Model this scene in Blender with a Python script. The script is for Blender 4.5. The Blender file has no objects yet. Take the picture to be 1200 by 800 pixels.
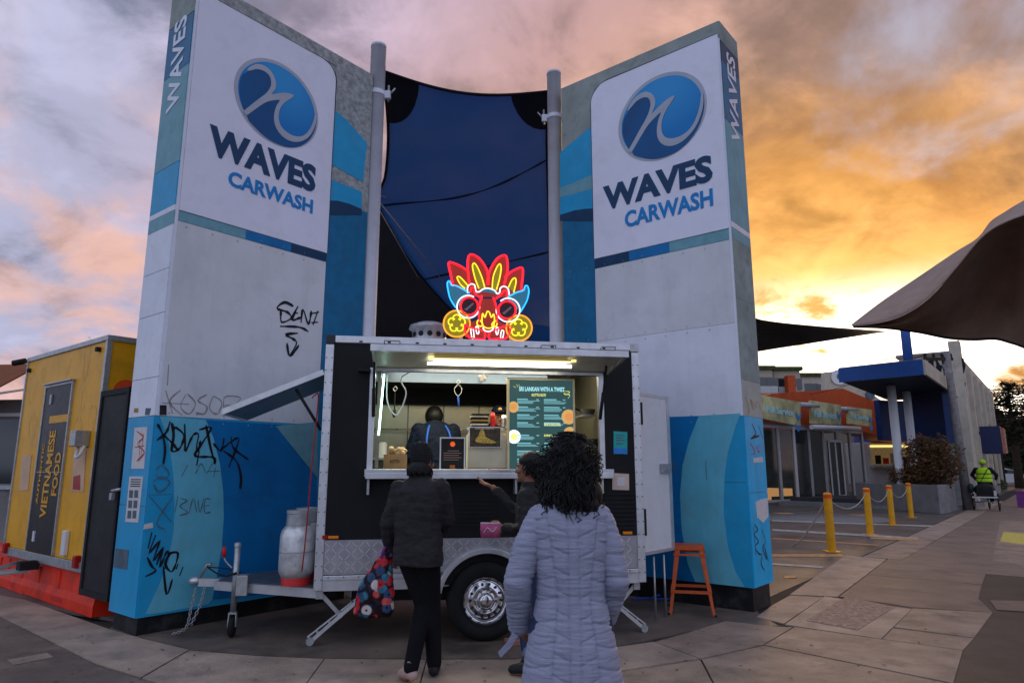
import bpy, math, random
import numpy as np
from mathutils import Vector, Matrix, noise
from mathutils.geometry import tessellate_polygon
random.seed(4)
SC = bpy.context.scene
C = SC.collection
R = math.radians
# ------------------------------------------------------------------ camera
PITCH = R(10.65); FL = 792.0; EYE = 1.5
cam = bpy.data.cameras.new("camera"); cam.lens = FL / 1200 * 36; cam.sensor_width = 36
cam.clip_start = .05; cam.clip_end = 3000
camo = bpy.data.objects.new("camera", cam); C.objects.link(camo)
camo.location = (0, 0, EYE); camo.rotation_euler = (math.pi / 2 + PITCH, 0, 0)
SC.camera = camo
SC.view_settings.view_transform = 'Standard'; SC.view_settings.look = 'None'
SC.view_settings.exposure = 0.92; SC.view_settings.gamma = 1
# ------------------------------------------------------------------ sky
SUN_AZ = R(25.0); SUN_EL = R(8.5)
SUND = Vector((math.sin(SUN_AZ) * math.cos(SUN_EL), math.cos(SUN_AZ) * math.cos(SUN_EL), math.sin(SUN_EL)))
world = bpy.data.worlds.new("World"); SC.world = world; world.use_nodes = True
def sky():
    nt = world.node_tree; N = nt.nodes; L = nt.links
    N.clear()
    def nd(t, **k):
        n = N.new(t)
        for a, b in k.items(): setattr(n, a, b)
        return n
    def ma(op, a, b=None, c=None, clamp=False):
        n = nd('ShaderNodeMath', operation=op); n.use_clamp = clamp
        for i, v in enumerate((a, b, c)):
            if v is None: continue
            if isinstance(v, (int, float)): n.inputs[i].default_value = v
            else: L.new(v, n.inputs[i])
        return n.outputs[0]
    def mix(f, a, b, bt='MIX'):
        n = nd('ShaderNodeMix', data_type='RGBA', blend_type=bt)
        n.clamp_factor = True
        for i, v in ((0, f), (6, a), (7, b)):
            if isinstance(v, (int, float)): n.inputs[i].default_value = v
            elif isinstance(v, tuple): n.inputs[i].default_value = (*v, 1)
            else: L.new(v, n.inputs[i])
        return n.outputs[2]
    def ramp(v, stops, interp='EASE'):
        n = nd('ShaderNodeValToRGB'); n.color_ramp.interpolation = interp
        e = n.color_ramp.elements
        while len(e) < len(stops): e.new(.5)
        for el, (p, c) in zip(e, stops):
            el.position = p; el.color = (*c, 1) if isinstance(c, tuple) else (c, c, c, 1)
        L.new(v, n.inputs[0]); return n.outputs[0]
    st = nd('ShaderNodeTexSky', sky_type='NISHITA'); st.sun_disc = False
    st.sun_elevation = SUN_EL; st.sun_rotation = SUN_AZ
    tc = nd('ShaderNodeTexCoord'); g = tc.outputs['Generated']
    dt = nd('ShaderNodeVectorMath', operation='DOT_PRODUCT'); L.new(g, dt.inputs[0]); dt.inputs[1].default_value = SUND
    a = dt.outputs['Value']
    sx = nd('ShaderNodeSeparateXYZ'); L.new(g, sx.inputs[0])
    zz = ma('MAXIMUM', sx.outputs[2], 0.0); zp = ma('ADD', zz, .38)
    cv = nd('ShaderNodeCombineXYZ')
    L.new(ma('DIVIDE', sx.outputs[0], zp), cv.inputs[0]); L.new(ma('DIVIDE', sx.outputs[1], zp), cv.inputs[1])
    def fbm(scale, off, detail=7, rough=.55, dist=.4):
        mp = nd('ShaderNodeMapping'); mp.inputs['Location'].default_value = off; L.new(cv.outputs[0], mp.inputs[0])
        n = nd('ShaderNodeTexNoise'); n.inputs['Scale'].default_value = scale; n.inputs['Detail'].default_value = detail
        n.inputs['Roughness'].default_value = rough; n.inputs['Distortion'].default_value = dist
        L.new(mp.outputs[0], n.inputs['Vector']); return n.outputs['Fac']
    n1 = fbm(1.5, (3.1, 1.7, 0), 8, .55, .25); n2 = fbm(3.0, (7.7, -2.2, 3), 8, .55, .3); n3 = fbm(5.6, (1.2, 8.2, 5), 9, .6, .35)
    am = ma('MULTIPLY_ADD', a, .5, .5)
    # colour of the lit cloud deck by angle to the sun (0 = opposite, 1 = at the sun)
    base = ramp(am, [(0, (.47, .52, .66)), (.5, (.36, .39, .52)), (.76, (.27, .27, .37)), (.86, (.33, .26, .33)), (.925, (.36, .22, .21)),
                     (.96, (.43, .25, .175)), (.985, (.55, .25, .07)), (1, (.95, .52, .16))], 'LINEAR')
    shade = ramp(am, [(0, (.30, .36, .52)), (.5, (.24, .27, .39)), (.76, (.125, .135, .20)), (.86, (.17, .14, .18)), (.925, (.20, .135, .13)),
                      (.965, (.22, .135, .10)), (.985, (.36, .16, .045)), (1, (.6, .3, .08))], 'LINEAR')
    m1 = ramp(ma('MULTIPLY_ADD', n3, .35, ma('MULTIPLY', n1, .68)), [(.44, 0.), (.575, 1.)])
    col = mix(m1, shade, base)
    # peach rims on the cloud bellies in the sunlit half of the sky
    peach = ma('MULTIPLY', ramp(n2, [(.43, 0.), (.60, 1.)]), ramp(am, [(.60, 0.), (.80, .95), (1., .6)]))
    low = ramp(sx.outputs[2], [(.0, 1.), (.30, .9), (.56, 0.)])
    peach = ma('MULTIPLY', peach, low)
    col = mix(ma('MULTIPLY', peach, .85), col, mix(ramp(am, [(.8, 0.), (.97, 1.)]), (.56, .31, .22), (.78, .38, .10)))
    col = mix(1., col, ramp(n3, [(.3, .78), (.52, 1.), (.7, 1.16)]), 'MULTIPLY')
    # open, burning gaps low round the sun
    gel = ramp(sx.outputs[2], [(.0, 1.), (.155, 1.), (.27, 0.)])
    gap = ma('MULTIPLY', ramp(ma('MULTIPLY_ADD', n2, .5, ma('MULTIPLY', n3, .5)), [(.47, 0.), (.56, 1.)]), ramp(am, [(.92, 0.), (.985, 1.)]))
    gap = ma('MULTIPLY', gap, gel)
    core = ma('MULTIPLY', ramp(am, [(.982, 0.), (.996, 1.)]), ramp(n3, [(.34, 0.), (.5, 1.)]))
    gap = ma('MAXIMUM', gap, ma('MULTIPLY', core, gel))
    col = mix(gap, col, mix(ramp(am, [(.94, 0.), (.985, 1.)]), (1.25, .75, .28), (2.0, 1.75, 1.45)))
    # thin breaks with clean sky
    nis = mix(1.0, st.outputs[0], (.11, .11, .11), 'MULTIPLY')
    hole = ma('MULTIPLY', ramp(n1, [(.30, 1.), (.42, 0.)]), .5)
    col = mix(hole, col, mix(.7, nis, (.36, .42, .62)))
    hor = ramp(sx.outputs[2], [(.0, .55), (.10, 0.)])
    col = mix(hor, col, ramp(am, [(0, (.30, .34, .48)), (.7, (.38, .34, .42)), (.9, (.50, .36, .32)), (.97, (.8, .42, .16)), (1, (1.4, .9, .45))], 'LINEAR'))
    bg = nd('ShaderNodeBackground'); L.new(col, bg.inputs[0]); bg.inputs[1].default_value = .92
    out = nd('ShaderNodeOutputWorld'); L.new(bg.outputs[0], out.inputs[0])
sky()
sl = bpy.data.lights.new("sun", 'SUN'); sl.energy = 1.0; sl.angle = R(12); sl.color = (1, .62, .30)
so = bpy.data.objects.new("sun", sl); C.objects.link(so)
so.rotation_euler = (-SUND).to_track_quat('-Z', 'Y').to_euler()
# ------------------------------------------------------------------ photo geometry (used to measure real positions)
CT, ST = math.cos(PITCH), math.sin(PITCH)
def ray(px, py):
    dx = (px - 600) / FL; dy = -(py - 400) / FL
    return Vector((dx, CT - dy * ST, ST + dy * CT))
def gnd(px, py, z=0.0):
    d = ray(px, py); t = (z - EYE) / d.z
    return Vector((d.x * t, d.y * t, z))
def at(px, py, Y):
    d = ray(px, py); t = Y / d.y
    return Vector((d.x * t, Y, EYE + d.z * t))
class Frame:
    def __init__(s, x, y, rot, z=0):
        s.o = Vector((x, y, z)); s.r = rot
        s.ux = Vector((math.cos(rot), math.sin(rot), 0)); s.uy = Vector((-math.sin(rot), math.cos(rot), 0))
    def loc(s, P):
        d = P - s.o; return Vector((d.dot(s.ux), d.dot(s.uy), d.z))
    def W(s, x, y, z): return s.o + s.ux * x + s.uy * y + Vector((0, 0, z))
    def uz(s, px, py, v=0.0):
        d = ray(px, py); e = Vector((0, 0, EYE))
        t = ((s.o + s.uy * v) - e).dot(s.uy) / d.dot(s.uy); q = s.loc(e + d * t)
        return (q.x, q.z)
    def yz(s, px, py, u=0.0):
        d = ray(px, py); e = Vector((0, 0, EYE))
        t = ((s.o + s.ux * u) - e).dot(s.ux) / d.dot(s.ux); q = s.loc(e + d * t)
        return (q.y, q.z)
# ------------------------------------------------------------------ materials
MATS = {}
def mat(name, col, rough=.6, metal=0., var=.12, scale=6., bump=0., bscale=60., spec=.22, emit=None, es=1., alpha=1., trans=0., streak=0., dirt=None, dscale=2.5, coat=0., spots=0.):
    if name in MATS: return MATS[name]
    m = bpy.data.materials.new(name); m.use_nodes = True; nt = m.node_tree; N = nt.nodes; L = nt.links
    b = N['Principled BSDF']
    b.inputs['Roughness'].default_value = rough; b.inputs['Metallic'].default_value = metal
    b.inputs['Specular IOR Level'].default_value = spec; b.inputs['Coat Weight'].default_value = coat
    tc = N.new('ShaderNodeTexCoord')
    def noi(sc, det=5, ro=.6, strv=None):
        n = N.new('ShaderNodeTexNoise'); n.inputs['Scale'].default_value = sc; n.inputs['Detail'].default_value = det; n.inputs['Roughness'].default_value = ro
        if strv:
            mp = N.new('ShaderNodeMapping'); mp.inputs['Scale'].default_value = strv; L.new(tc.outputs['Object'], mp.inputs[0]); L.new(mp.outputs[0], n.inputs['Vector'])
        else: L.new(tc.outputs['Object'], n.inputs['Vector'])
        return n.outputs['Fac']
    def mx(f, a, bb, bt='MIX'):
        n = N.new('ShaderNodeMix'); n.data_type = 'RGBA'; n.blend_type = bt
        for i, v in ((0, f), (6, a), (7, bb)):
            if isinstance(v, (int, float)): n.inputs[i].default_value = v
            elif isinstance(v, tuple): n.inputs[i].default_value = (*v, 1)
            else: L.new(v, n.inputs[i])
        return n.outputs[2]
    def rmp(v, p0, p1):
        n = N.new('ShaderNodeMapRange'); n.inputs[1].default_value = p0; n.inputs[2].default_value = p1; L.new(v, n.inputs[0]); return n.outputs[0]
    c = tuple(col)
    if var:
        lo = tuple(max(0, k * (1 - var)) for k in c); hi = tuple(min(1, k * (1 + var)) for k in c)
        cc = mx(rmp(noi(scale), .3, .7), lo, hi)
        if streak:
            cc = mx(mx(1., (streak,) * 3, rmp(noi(1, 6, .6, (9, 9, .7)), .5, .75), 'MULTIPLY'), cc, tuple(k * .45 + .02 for k in c))
        if dirt:
            cc = mx(mx(1., (dirt[3],) * 3, rmp(noi(dscale, 8, .7), .5, .68), 'MULTIPLY'), cc, tuple(dirt[:3]))
        if spots:
            vo = N.new('ShaderNodeTexVoronoi'); vo.inputs['Scale'].default_value = spots; L.new(tc.outputs['Object'], vo.inputs['Vector'])
            sc_ = N.new('ShaderNodeSeparateColor'); L.new(vo.outputs['Color'], sc_.inputs[0])
            cc = mx(1., cc, mx(rmp(noi(170, 3, .8), .35, .65), (.62, .60, .58), (1.35, 1.3, 1.25)), 'MULTIPLY')
            cc = mx(mx(1., rmp(vo.outputs['Distance'], .11, .07), rmp(sc_.outputs[0], .55, .6), 'MULTIPLY'), cc, tuple(k * .45 for k in c))
        L.new(cc, b.inputs['Base Color'])
        rr = N.new('ShaderNodeMapRange'); L.new(noi(scale * 1.7), rr.inputs[0]); rr.inputs[3].default_value = max(.02, rough - .1); rr.inputs[4].default_value = min(1, rough + .1)
        L.new(rr.outputs[0], b.inputs['Roughness'])
    else: b.inputs['Base Color'].default_value = (*c, 1)
    if name.startswith('lavender'):
        bp = N.new('ShaderNodeBump'); bp.inputs['Strength'].default_value = .55; bp.inputs['Distance'].default_value = .012
        L.new(noi(1, 5, .6, (13, 13, 85)), bp.inputs['Height']); L.new(bp.outputs[0], b.inputs['Normal'])
    elif bump:
        bp = N.new('ShaderNodeBump'); bp.inputs['Strength'].default_value = bump; bp.inputs['Distance'].default_value = .01
        L.new(noi(bscale, 6, .65), bp.inputs['Height']); L.new(bp.outputs[0], b.inputs['Normal'])
    if emit:
        b.inputs['Emission Color'].default_value = (*emit, 1); b.inputs['Emission Strength'].default_value = es
    if alpha < 1: b.inputs['Alpha'].default_value = alpha
    if trans:
        o = N['Material Output']; t = N.new('ShaderNodeBsdfTranslucent'); t.inputs[0].default_value = (*c, 1)
        x = N.new('ShaderNodeMixShader'); x.inputs[0].default_value = trans
        L.new(b.outputs[0], x.inputs[1]); L.new(t.outputs[0], x.inputs[2]); L.new(x.outputs[0], o.inputs[0])
    MATS[name] = m; return m
G = lambda v: (v, v, v)
M_white = mat('white panel paint', (.72, .74, .82), .3, var=.05, scale=3, streak=.12, dirt=(.45, .44, .46, .25))
M_mid = mat('satin white panel', (.64, .655, .68), .25, var=.06, scale=2, streak=.15, dirt=(.42, .43, .46, .3))
M_sign = mat('sign face vinyl', (.77, .77, .88), .4, var=.03, scale=2, dirt=(.5, .5, .52, .25))
M_cap = mat('weathered render grey green', (.30, .34, .32), .85, var=.25, scale=6, bump=.3, dirt=(.12, .12, .10, .6), dscale=3)
M_peel = mat('peeling cap render', (.34, .36, .36), .8, var=.35, scale=14, bump=.8, bscale=30, dirt=(.15, .13, .10, .7), dscale=9)
M_navy = mat('navy sign paint', (.008, .045, .11), .45, var=.15)
M_teal = mat('teal sign paint', (.008, .14, .29), .45, var=.15, dirt=(.02, .10, .16, .5))
M_tealL = mat('pale teal sign paint', (.16, .36, .42), .5, var=.12, dirt=(.12, .25, .30, .5))
M_blue = mat('mid blue wall paint', (.015, .33, .60), .42, var=.10, scale=4, streak=.15, dirt=(.05, .30, .50, .5), dscale=3)
M_blueD = mat('deep blue wall paint', (.003, .165, .43), .4, var=.12, scale=3, streak=.15, dirt=(.01, .10, .26, .6), dscale=2.2)
M_blueL = mat('pale blue wall paint', (.12, .46, .60), .45, var=.10, scale=4, streak=.2, dirt=(.16, .36, .45, .55), dscale=3.4)
M_brite = mat('bright blue wall paint', (.008, .42, .76), .45, var=.1, scale=4, streak=.3)
M_plinth = mat('black plinth paint', (.012, .012, .014), .6, var=.4, dirt=(.06, .06, .06, .5), dscale=6)
M_pole = mat('galvanised white pole', (.64, .65, .72), .4, var=.08, scale=5, streak=.25)
M_alu = mat('aluminium trim', (.60, .60, .62), .38, .75, var=.12, scale=9)
M_steel = mat('stainless steel', (.55, .55, .55), .3, .9, var=.15, scale=5)
M_wsteel = mat('satin steel wall lining', (.23, .215, .16), .34, .8, var=.15, scale=3)
M_black = mat('black gloss wall panel', (.009, .009, .010), .5, var=.25, scale=3, spec=.18, dirt=(.014, .014, .014, .4))
M_blackm = mat('matt black', (.015, .015, .016), .7, var=.2)
M_rubber = mat('tyre rubber', (.014, .014, .014), .75, var=.2, bump=.2)
M_chrome = mat('polished rim metal', (.72, .72, .74), .16, 1., var=.08)
M_dkchr = mat('dark slot metal', (.04, .04, .045), .4, .6)
M_galv = mat('galvanised steel', (.42, .43, .44), .45, .8, var=.2, scale=18)
M_check = mat('checker plate aluminium', (.40, .39, .42), .40, .75, var=.2, scale=8, dirt=(.2, .19, .2, .5))
M_yel = mat('mustard van paint', (.78, .37, .008), .42, var=.10, scale=3, dirt=(.45, .22, .02, .5), dscale=2)
M_yel2 = mat('pale mustard mural line', (.70, .42, .08), .5, var=.1)
M_red = mat('red barrier plastic', (.75, .035, .010), .5, var=.2, scale=4, dirt=(.25, .03, .02, .5), dscale=3)
M_redp = mat('red plastic', (.55, .02, .02), .35)
M_orangeL = mat('amber marker lens', (.8, .22, .01), .3, var=.05)
M_lens = mat('red tail lens', (.35, .012, .008), .25, var=.1)
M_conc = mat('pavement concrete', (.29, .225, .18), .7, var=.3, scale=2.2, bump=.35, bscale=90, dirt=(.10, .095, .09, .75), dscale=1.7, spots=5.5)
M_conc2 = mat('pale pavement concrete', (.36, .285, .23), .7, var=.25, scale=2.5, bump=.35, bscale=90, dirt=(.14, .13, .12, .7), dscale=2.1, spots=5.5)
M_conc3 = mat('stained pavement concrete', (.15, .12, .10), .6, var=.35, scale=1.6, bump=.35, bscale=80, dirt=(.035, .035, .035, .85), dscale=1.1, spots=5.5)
M_path = mat('asphalt footpath', (.22, .17, .14), .7, var=.18, scale=1.5, bump=.5, bscale=140, dirt=(.09, .085, .085, .6), dscale=1.2, spots=5.5)
M_asph = mat('asphalt', (.062, .054, .050), .7, var=.25, scale=2, bump=.5, bscale=120, dirt=(.03, .03, .03, .6), dscale=1.)
M_lot = mat('forecourt asphalt', (.13, .112, .098), .6, var=.3, scale=1.2, bump=.4, bscale=110, dirt=(.035, .033, .032, .7), dscale=.8)
M_joint = mat('joint dirt', (.035, .032, .03), .9, var=.3, scale=1)
M_line = mat('worn white road paint', (.42, .40, .36), .7, var=.25, scale=9, dirt=(.12, .11, .1, .9), dscale=7)
M_lineo = mat('worn orange road paint', (.52, .28, .12), .7, var=.25, scale=9, dirt=(.15, .10, .08, .9), dscale=7)
M_liney = mat('yellow road paint', (.60, .50, .10), .7, var=.15, scale=9, dirt=(.2, .17, .1, .7), dscale=12)
M_boll = mat('yellow bollard paint', (.72, .34, .012), .45, var=.12, dirt=(.4, .2, .03, .5), dscale=9)
M_bollr = mat('orange red reflective band', (.75, .08, .02), .4)
M_rope = mat('pale rope', (.40, .36, .30), .9)
M_brick = mat('orange facade paint', (.50, .075, .018), .55, var=.12, scale=2, dirt=(.3, .05, .02, .5))
M_dkwall = mat('charcoal wall', (.045, .045, .05), .6, var=.15)
M_mull = mat('grey aluminium mullion', (.45, .45, .46), .5, .2)
M_green = mat('dark shopfront interior', (.16, .21, .18), .5, var=.6, scale=.8)
M_bfas = mat('blue fascia paint', (.025, .09, .32), .45, var=.1)
M_cream = mat('cream render', (.50, .44, .36), .7, var=.12, scale=2, dirt=(.3, .26, .2, .5))
M_grey = mat('grey render', (.22, .21, .21), .8, var=.15, scale=2, dirt=(.1, .1, .1, .6))
M_grdk = mat('dark brown render', (.12, .085, .06), .8, var=.2)
M_sailb = mat('blue shade cloth', (.025, .13, .36), .75, var=.15, scale=3, bump=.15, bscale=200, alpha=.70, trans=.6)
M_saild = mat('black shade cloth', (.010, .010, .014), .8, var=.2, scale=3, alpha=.97, trans=.1)
M_sailr = mat('brown canvas underside', (.24, .165, .12), .8, var=.2, scale=4, bump=.3, bscale=120, trans=.4)
M_sailt = mat('sky-lit tan canvas', (.50, .40, .35), .8, var=.15, scale=7, bump=.3, trans=.35)  # paler copy of the canvas, sky light on its upper face painted in
M_skin = mat('brown skin', (.26, .12, .075), .5, var=.08, scale=20)
M_hair = mat('black hair', (.006, .005, .005), .5, var=.3, scale=40, spec=.3)
M_coat = mat('lavender quilted nylon', (.30, .31, .41), .6, var=.06, scale=12, bump=.3, bscale=70)
M_jack = mat('black quilted jacket', (.022, .019, .021), .75, var=.2, scale=12, bump=.4, bscale=60, spec=.25)
M_pant = mat('black trousers', (.007, .007, .009), .9, var=.2, spec=.15)
M_jean = mat('dark blue jeans', (.02, .035, .085), .8, var=.25, scale=20, bump=.2)
M_shoe = mat('black shoe', (.014, .014, .016), .5)
M_shoep = mat('pale pink shoe', (.42, .28, .25), .6)
M_navyj = mat('navy work jacket', (.004, .008, .022), .8, var=.25, scale=10, bump=.4, bscale=25, spec=.15)
M_strap = mat('blue apron strap', (.02, .09, .42), .6)
M_hiv = mat('hi vis yellow green', (.42, .72, .02), .6, var=.08, emit=None)
M_ink = mat('black marker ink', (.010, .009, .014), .5, var=.2)
M_inkf = mat('faded marker ink', (.09, .13, .17), .6, var=.2)
M_inkb = mat('brown faded marker ink', (.30, .25, .24), .6, var=.2)
M_inkr = mat('red marker ink', (.45, .04, .03), .6)
M_inkbl = mat('blue spray paint', (.03, .08, .45), .6)
M_paper = mat('white sticker paper', (.62, .60, .60), .6, var=.1, scale=20)
M_peach = mat('peach notice paper', (.62, .40, .26), .6, var=.1)
M_card = mat('cardboard', (.38, .22, .09), .8, var=.15, scale=8)
M_wbox = mat('off white board', (.50, .46, .36), .6, var=.1)
M_purple = mat('purple plastic', (.18, .04, .20), .5)
M_pink = mat('pink purse vinyl', (.42, .08, .19), .4, var=.3, scale=30)
M_stool = mat('orange stool enamel', (.56, .10, .025), .42, var=.15, dirt=(.3, .06, .02, .5), dscale=7)
M_trunk = mat('bark', (.05, .035, .025), .9, var=.3)
M_leaf = mat('dark conifer needles', (.030, .040, .018), .8, var=.4, scale=1.5)
M_hedge = mat('rusty hedge leaves', (.12, .055, .025), .8, var=.5, scale=3)
M_hedgeg = mat('hedge green leaves', (.06, .07, .02), .8, var=.4, scale=3)
M_glass = mat('dark shop glass', (.03, .05, .05), .06, var=0, spec=.8, alpha=.38)
M_glassd = mat('dark window glass', (.02, .025, .03), .08, var=0, spec=.8)
M_wpaint = mat('glossy white paint', (.66, .66, .68), .3, var=.05)
M_beige = mat('beige apartment wall', (.42, .36, .28), .8, var=.12)
M_hill = mat('wooded hillside', (.055, .032, .014), .95, var=.4, scale=.05)
def em(name, c, s, base=(.05, .05, .05)): return mat(name, base, .4, var=0, emit=c, es=s)
E_red = em('neon red', (1, .004, .012), 1.7); E_yel = em('neon yellow', (1, .80, .02), .8); E_cya = em('neon blue', (.01, .38, 1), 1.15)
E_wht = em('neon white', (.80, .9, 1), .85); E_org = em('neon amber', (1, .30, .01), .95)
E_tubey = em('warm hatch tube', (1, .74, .22), .75); E_tubew = em('white hatch tube', (1, .97, .80), 5.0)
E_led = em('green white LED strip', (.55, 1, .85), 4.0)
E_menu = em('menu screen glow', (.024, .062, .064), .6, (.01, .03, .03)); E_mtxt = em('menu lettering', (.35, .78, .88), .6); E_my = em('menu yellow lettering', (.85, .85, .25), .6)
E_food = em('menu food picture', (.80, .45, .13), .45); E_tail = em('lit red tail lamp', (1, .05, .03), 2.)
E_ceil = em('ceiling lamp diffuser', (1, .93, .70), 4.0)
# ------------------------------------------------------------------ mesh builder
class MB:
    def __init__(s): s.v = []; s.f = []; s.sm = []; s.M = None
    def add(s, vs, fs, smooth=False):
        n = len(s.v)
        for p in vs:
            p = Vector(p); s.v.append(s.M @ p if s.M else p)
        for f in fs: s.f.append([i + n for i in f]); s.sm.append(smooth)
        return s
    def box(s, x0, y0, z0, x1, y1, z1):
        vs = [(x0, y0, z0), (x1, y0, z0), (x1, y1, z0), (x0, y1, z0), (x0, y0, z1), (x1, y0, z1), (x1, y1, z1), (x0, y1, z1)]
        return s.add(vs, [(0, 3, 2, 1), (4, 5, 6, 7), (0, 1, 5, 4), (1, 2, 6, 5), (2, 3, 7, 6), (3, 0, 4, 7)])
    def beam(s, a, b, w, h, up=(0, 0, 1)):
        a, b = Vector(a), Vector(b); d = (b - a).normalized(); u = Vector(up)
        if abs(d.dot(u)) > .98: u = Vector((0, 1, 0))
        r = d.cross(u).normalized(); u = r.cross(d)
        vs = []
        for p in (a, b):
            for i, j in ((-1, -1), (1, -1), (1, 1), (-1, 1)): vs.append(p + r * i * w / 2 + u * j * h / 2)
        return s.add(vs, [(0, 1, 2, 3), (7, 6, 5, 4), (0, 4, 5, 1), (1, 5, 6, 2), (2, 6, 7, 3), (3, 7, 4, 0)])
    def tube(s, pts, r, n=8, caps=True, closed=False, flat=1.):
        pts = [Vector(p) for p in pts]; k = len(pts)
        rs = r if isinstance(r, (list, tuple)) else [r] * k
        vs = []; prev = None
        for i, p in enumerate(pts):
            if closed: d = pts[(i + 1) % k] - pts[i - 1]
            else: d = pts[min(i + 1, k - 1)] - pts[max(i - 1, 0)]
            d = d.normalized() if d.length > 1e-9 else Vector((0, 0, 1))
            if prev is None:
                a = Vector((0, 0, 1)) if abs(d.z) < .9 else Vector((0, 1, 0)); u = d.cross(a).normalized()
            else:
                u = prev - d * prev.dot(d); u = u.normalized() if u.length > 1e-6 else d.orthogonal().normalized()
            prev = u; w = d.cross(u)
            for j in range(n):
                t = 2 * math.pi * j / n; vs.append(p + (u * math.cos(t) + w * math.sin(t) * flat) * rs[i])
        fs = []
        for i in range(k if closed else k - 1):
            for j in range(n):
                a = i * n + j; b = i * n + (j + 1) % n; i2 = (i + 1) % k
                fs.append((a, b, i2 * n + (j + 1) % n, i2 * n + j))
        s.add(vs, fs, True)
        if caps and not closed:
            m = len(s.v) - len(vs)
            s.f.append([m + j for j in range(n)][::-1]); s.sm.append(False)
            s.f.append([m + (k - 1) * n + j for j in range(n)]); s.sm.append(False)
        return s
    def capsule(s, pts, rs, n=12):
        """closed round-ended tapered chain"""
        P = [Vector(p) for p in pts]; d0 = (P[0] - P[1]).normalized(); d1 = (P[-1] - P[-2]).normalized()
        pp = []; rr = []
        for a in (90, 65, 40, 20): pp.append(P[0] + d0 * rs[0] * math.sin(R(a))); rr.append(max(1e-4, rs[0] * math.cos(R(a))))
        for p, r in zip(P, rs): pp.append(p); rr.append(r)
        for a in (20, 40, 65, 90): pp.append(P[-1] + d1 * rs[-1] * math.sin(R(a))); rr.append(max(1e-4, rs[-1] * math.cos(R(a))))
        return s.tube(pp, rr, n)
    def lathe(s, prof, n=24, c=(0, 0, 0), axis='z', caps=True):
        vs = []
        for r, h in prof:
            for j in range(n):
                t = 2 * math.pi * j / n; a, b = r * math.cos(t), r * math.sin(t)
                v = (a, b, h) if axis == 'z' else ((a, h, b) if axis == 'y' else (h, a, b))
                vs.append((v[0] + c[0], v[1] + c[1], v[2] + c[2]))
        fs = []
        for i in range(len(prof) - 1):
            for j in range(n): fs.append((i * n + j, i * n + (j + 1) % n, (i + 1) * n + (j + 1) % n, (i + 1) * n + j))
        m = len(s.v); s.add(vs, fs, True)
        if caps:
            for i in (0, len(prof) - 1):
                if prof[i][0] > 1e-4: s.f.append([m + i * n + j for j in range(n)]); s.sm.append(False)
        return s
    def ell(s, c, r, n=16, m=10, M=None):
        vs = []
        for i in range(m + 1):
            p = math.pi * i / m
            for j in range(n):
                t = 2 * math.pi * j / n
                q = Vector((r[0] * math.sin(p) * math.cos(t), r[1] * math.sin(p) * math.sin(t), r[2] * math.cos(p)))
                if M: q = M @ q
                vs.append(Vector(c) + q)
        fs = [(i * n + j, (i + 1) * n + j, (i + 1) * n + (j + 1) % n, i * n + (j + 1) % n) for i in range(m) for j in range(n)]
        return s.add(vs, fs, True)
    def sheet(s, poly, th):
        """flat polygon (3-D points) given thickness along vector th"""
        P = [Vector(p) for p in poly]; th = Vector(th); n = len(P)
        tr = tessellate_polygon([P])
        vs = P + [p + th for p in P]
        fs = [tuple(t) for t in tr] + [tuple(i + n for i in reversed(t)) for t in tr]
        fs += [(i, (i + 1) % n, (i + 1) % n + n, i + n) for i in range(n)]
        return s.add(vs, fs)
    def ribbon(s, pts, w, nrm):
        pts = [Vector(p) for p in pts]; nrm = Vector(nrm).normalized(); k = len(pts); vs = []
        for i, p in enumerate(pts):
            d = (pts[min(i + 1, k - 1)] - pts[max(i - 1, 0)]); d = d.normalized() if d.length > 1e-9 else Vector((1, 0, 0))
            r = d.cross(nrm).normalized(); ww = w * ((.8 + .35 * math.sin(i * .9 + p.x * 40 + p.z * 23)) if 0 < i < k - 1 else .5)
            vs += [p - r * ww / 2, p + r * ww / 2]
        return s.add(vs, [(2 * i, 2 * i + 1, 2 * i + 3, 2 * i + 2) for i in range(k - 1)])
    def grid(s, fn, nu, nv, th=None):
        vs = [fn(i / nu, j / nv) for j in range(nv + 1) for i in range(nu + 1)]
        fs = [(j * (nu + 1) + i, j * (nu + 1) + i + 1, (j + 1) * (nu + 1) + i + 1, (j + 1) * (nu + 1) + i) for j in range(nv) for i in range(nu)]
        s.add(vs, fs, True)
        if th is not None:
            th = Vector(th); s.add([Vector(v) + th for v in vs], [tuple(reversed(f)) for f in fs], True)
            m = len(s.v) - 2 * len(vs); q = len(vs)
            ring = list(range(nu + 1)) + [(j + 1) * (nu + 1) + nu for j in range(nv)] + [nv * (nu + 1) + i for i in range(nu - 1, -1, -1)] + [j * (nu + 1) for j in range(nv - 1, 0, -1)]
            for a in range(len(ring)):
                b = (a + 1) % len(ring); s.f.append([m + ring[a], m + ring[b], m + q + ring[b], m + q + ring[a]]); s.sm.append(False)
        return s
    def mesh(s, name, mt):
        me = bpy.data.meshes.new(name); me.from_pydata([tuple(v) for v in s.v], [], s.f)
        me.polygons.foreach_set('use_smooth', s.sm); me.update()
        if mt: me.materials.append(mt)
        return me
    def build(s, name, mt, parent=None, bevel=0, **tags):
        o = bpy.data.objects.new(name, s.mesh(name, mt)); C.objects.link(o)
        if parent: o.parent = parent
        if bevel:
            b = o.modifiers.new('bevel', 'BEVEL'); b.width = bevel; b.segments = 2; b.limit_method = 'ANGLE'; b.angle_limit = R(40)
        for k, v in tags.items(): o[k] = v
        return o
def tag(o, label=None, cat=None, group=None, kind=None):
    if label: o['label'] = label
    if cat: o['category'] = cat
    if group: o['group'] = group
    if kind: o['kind'] = kind
    return o
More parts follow.
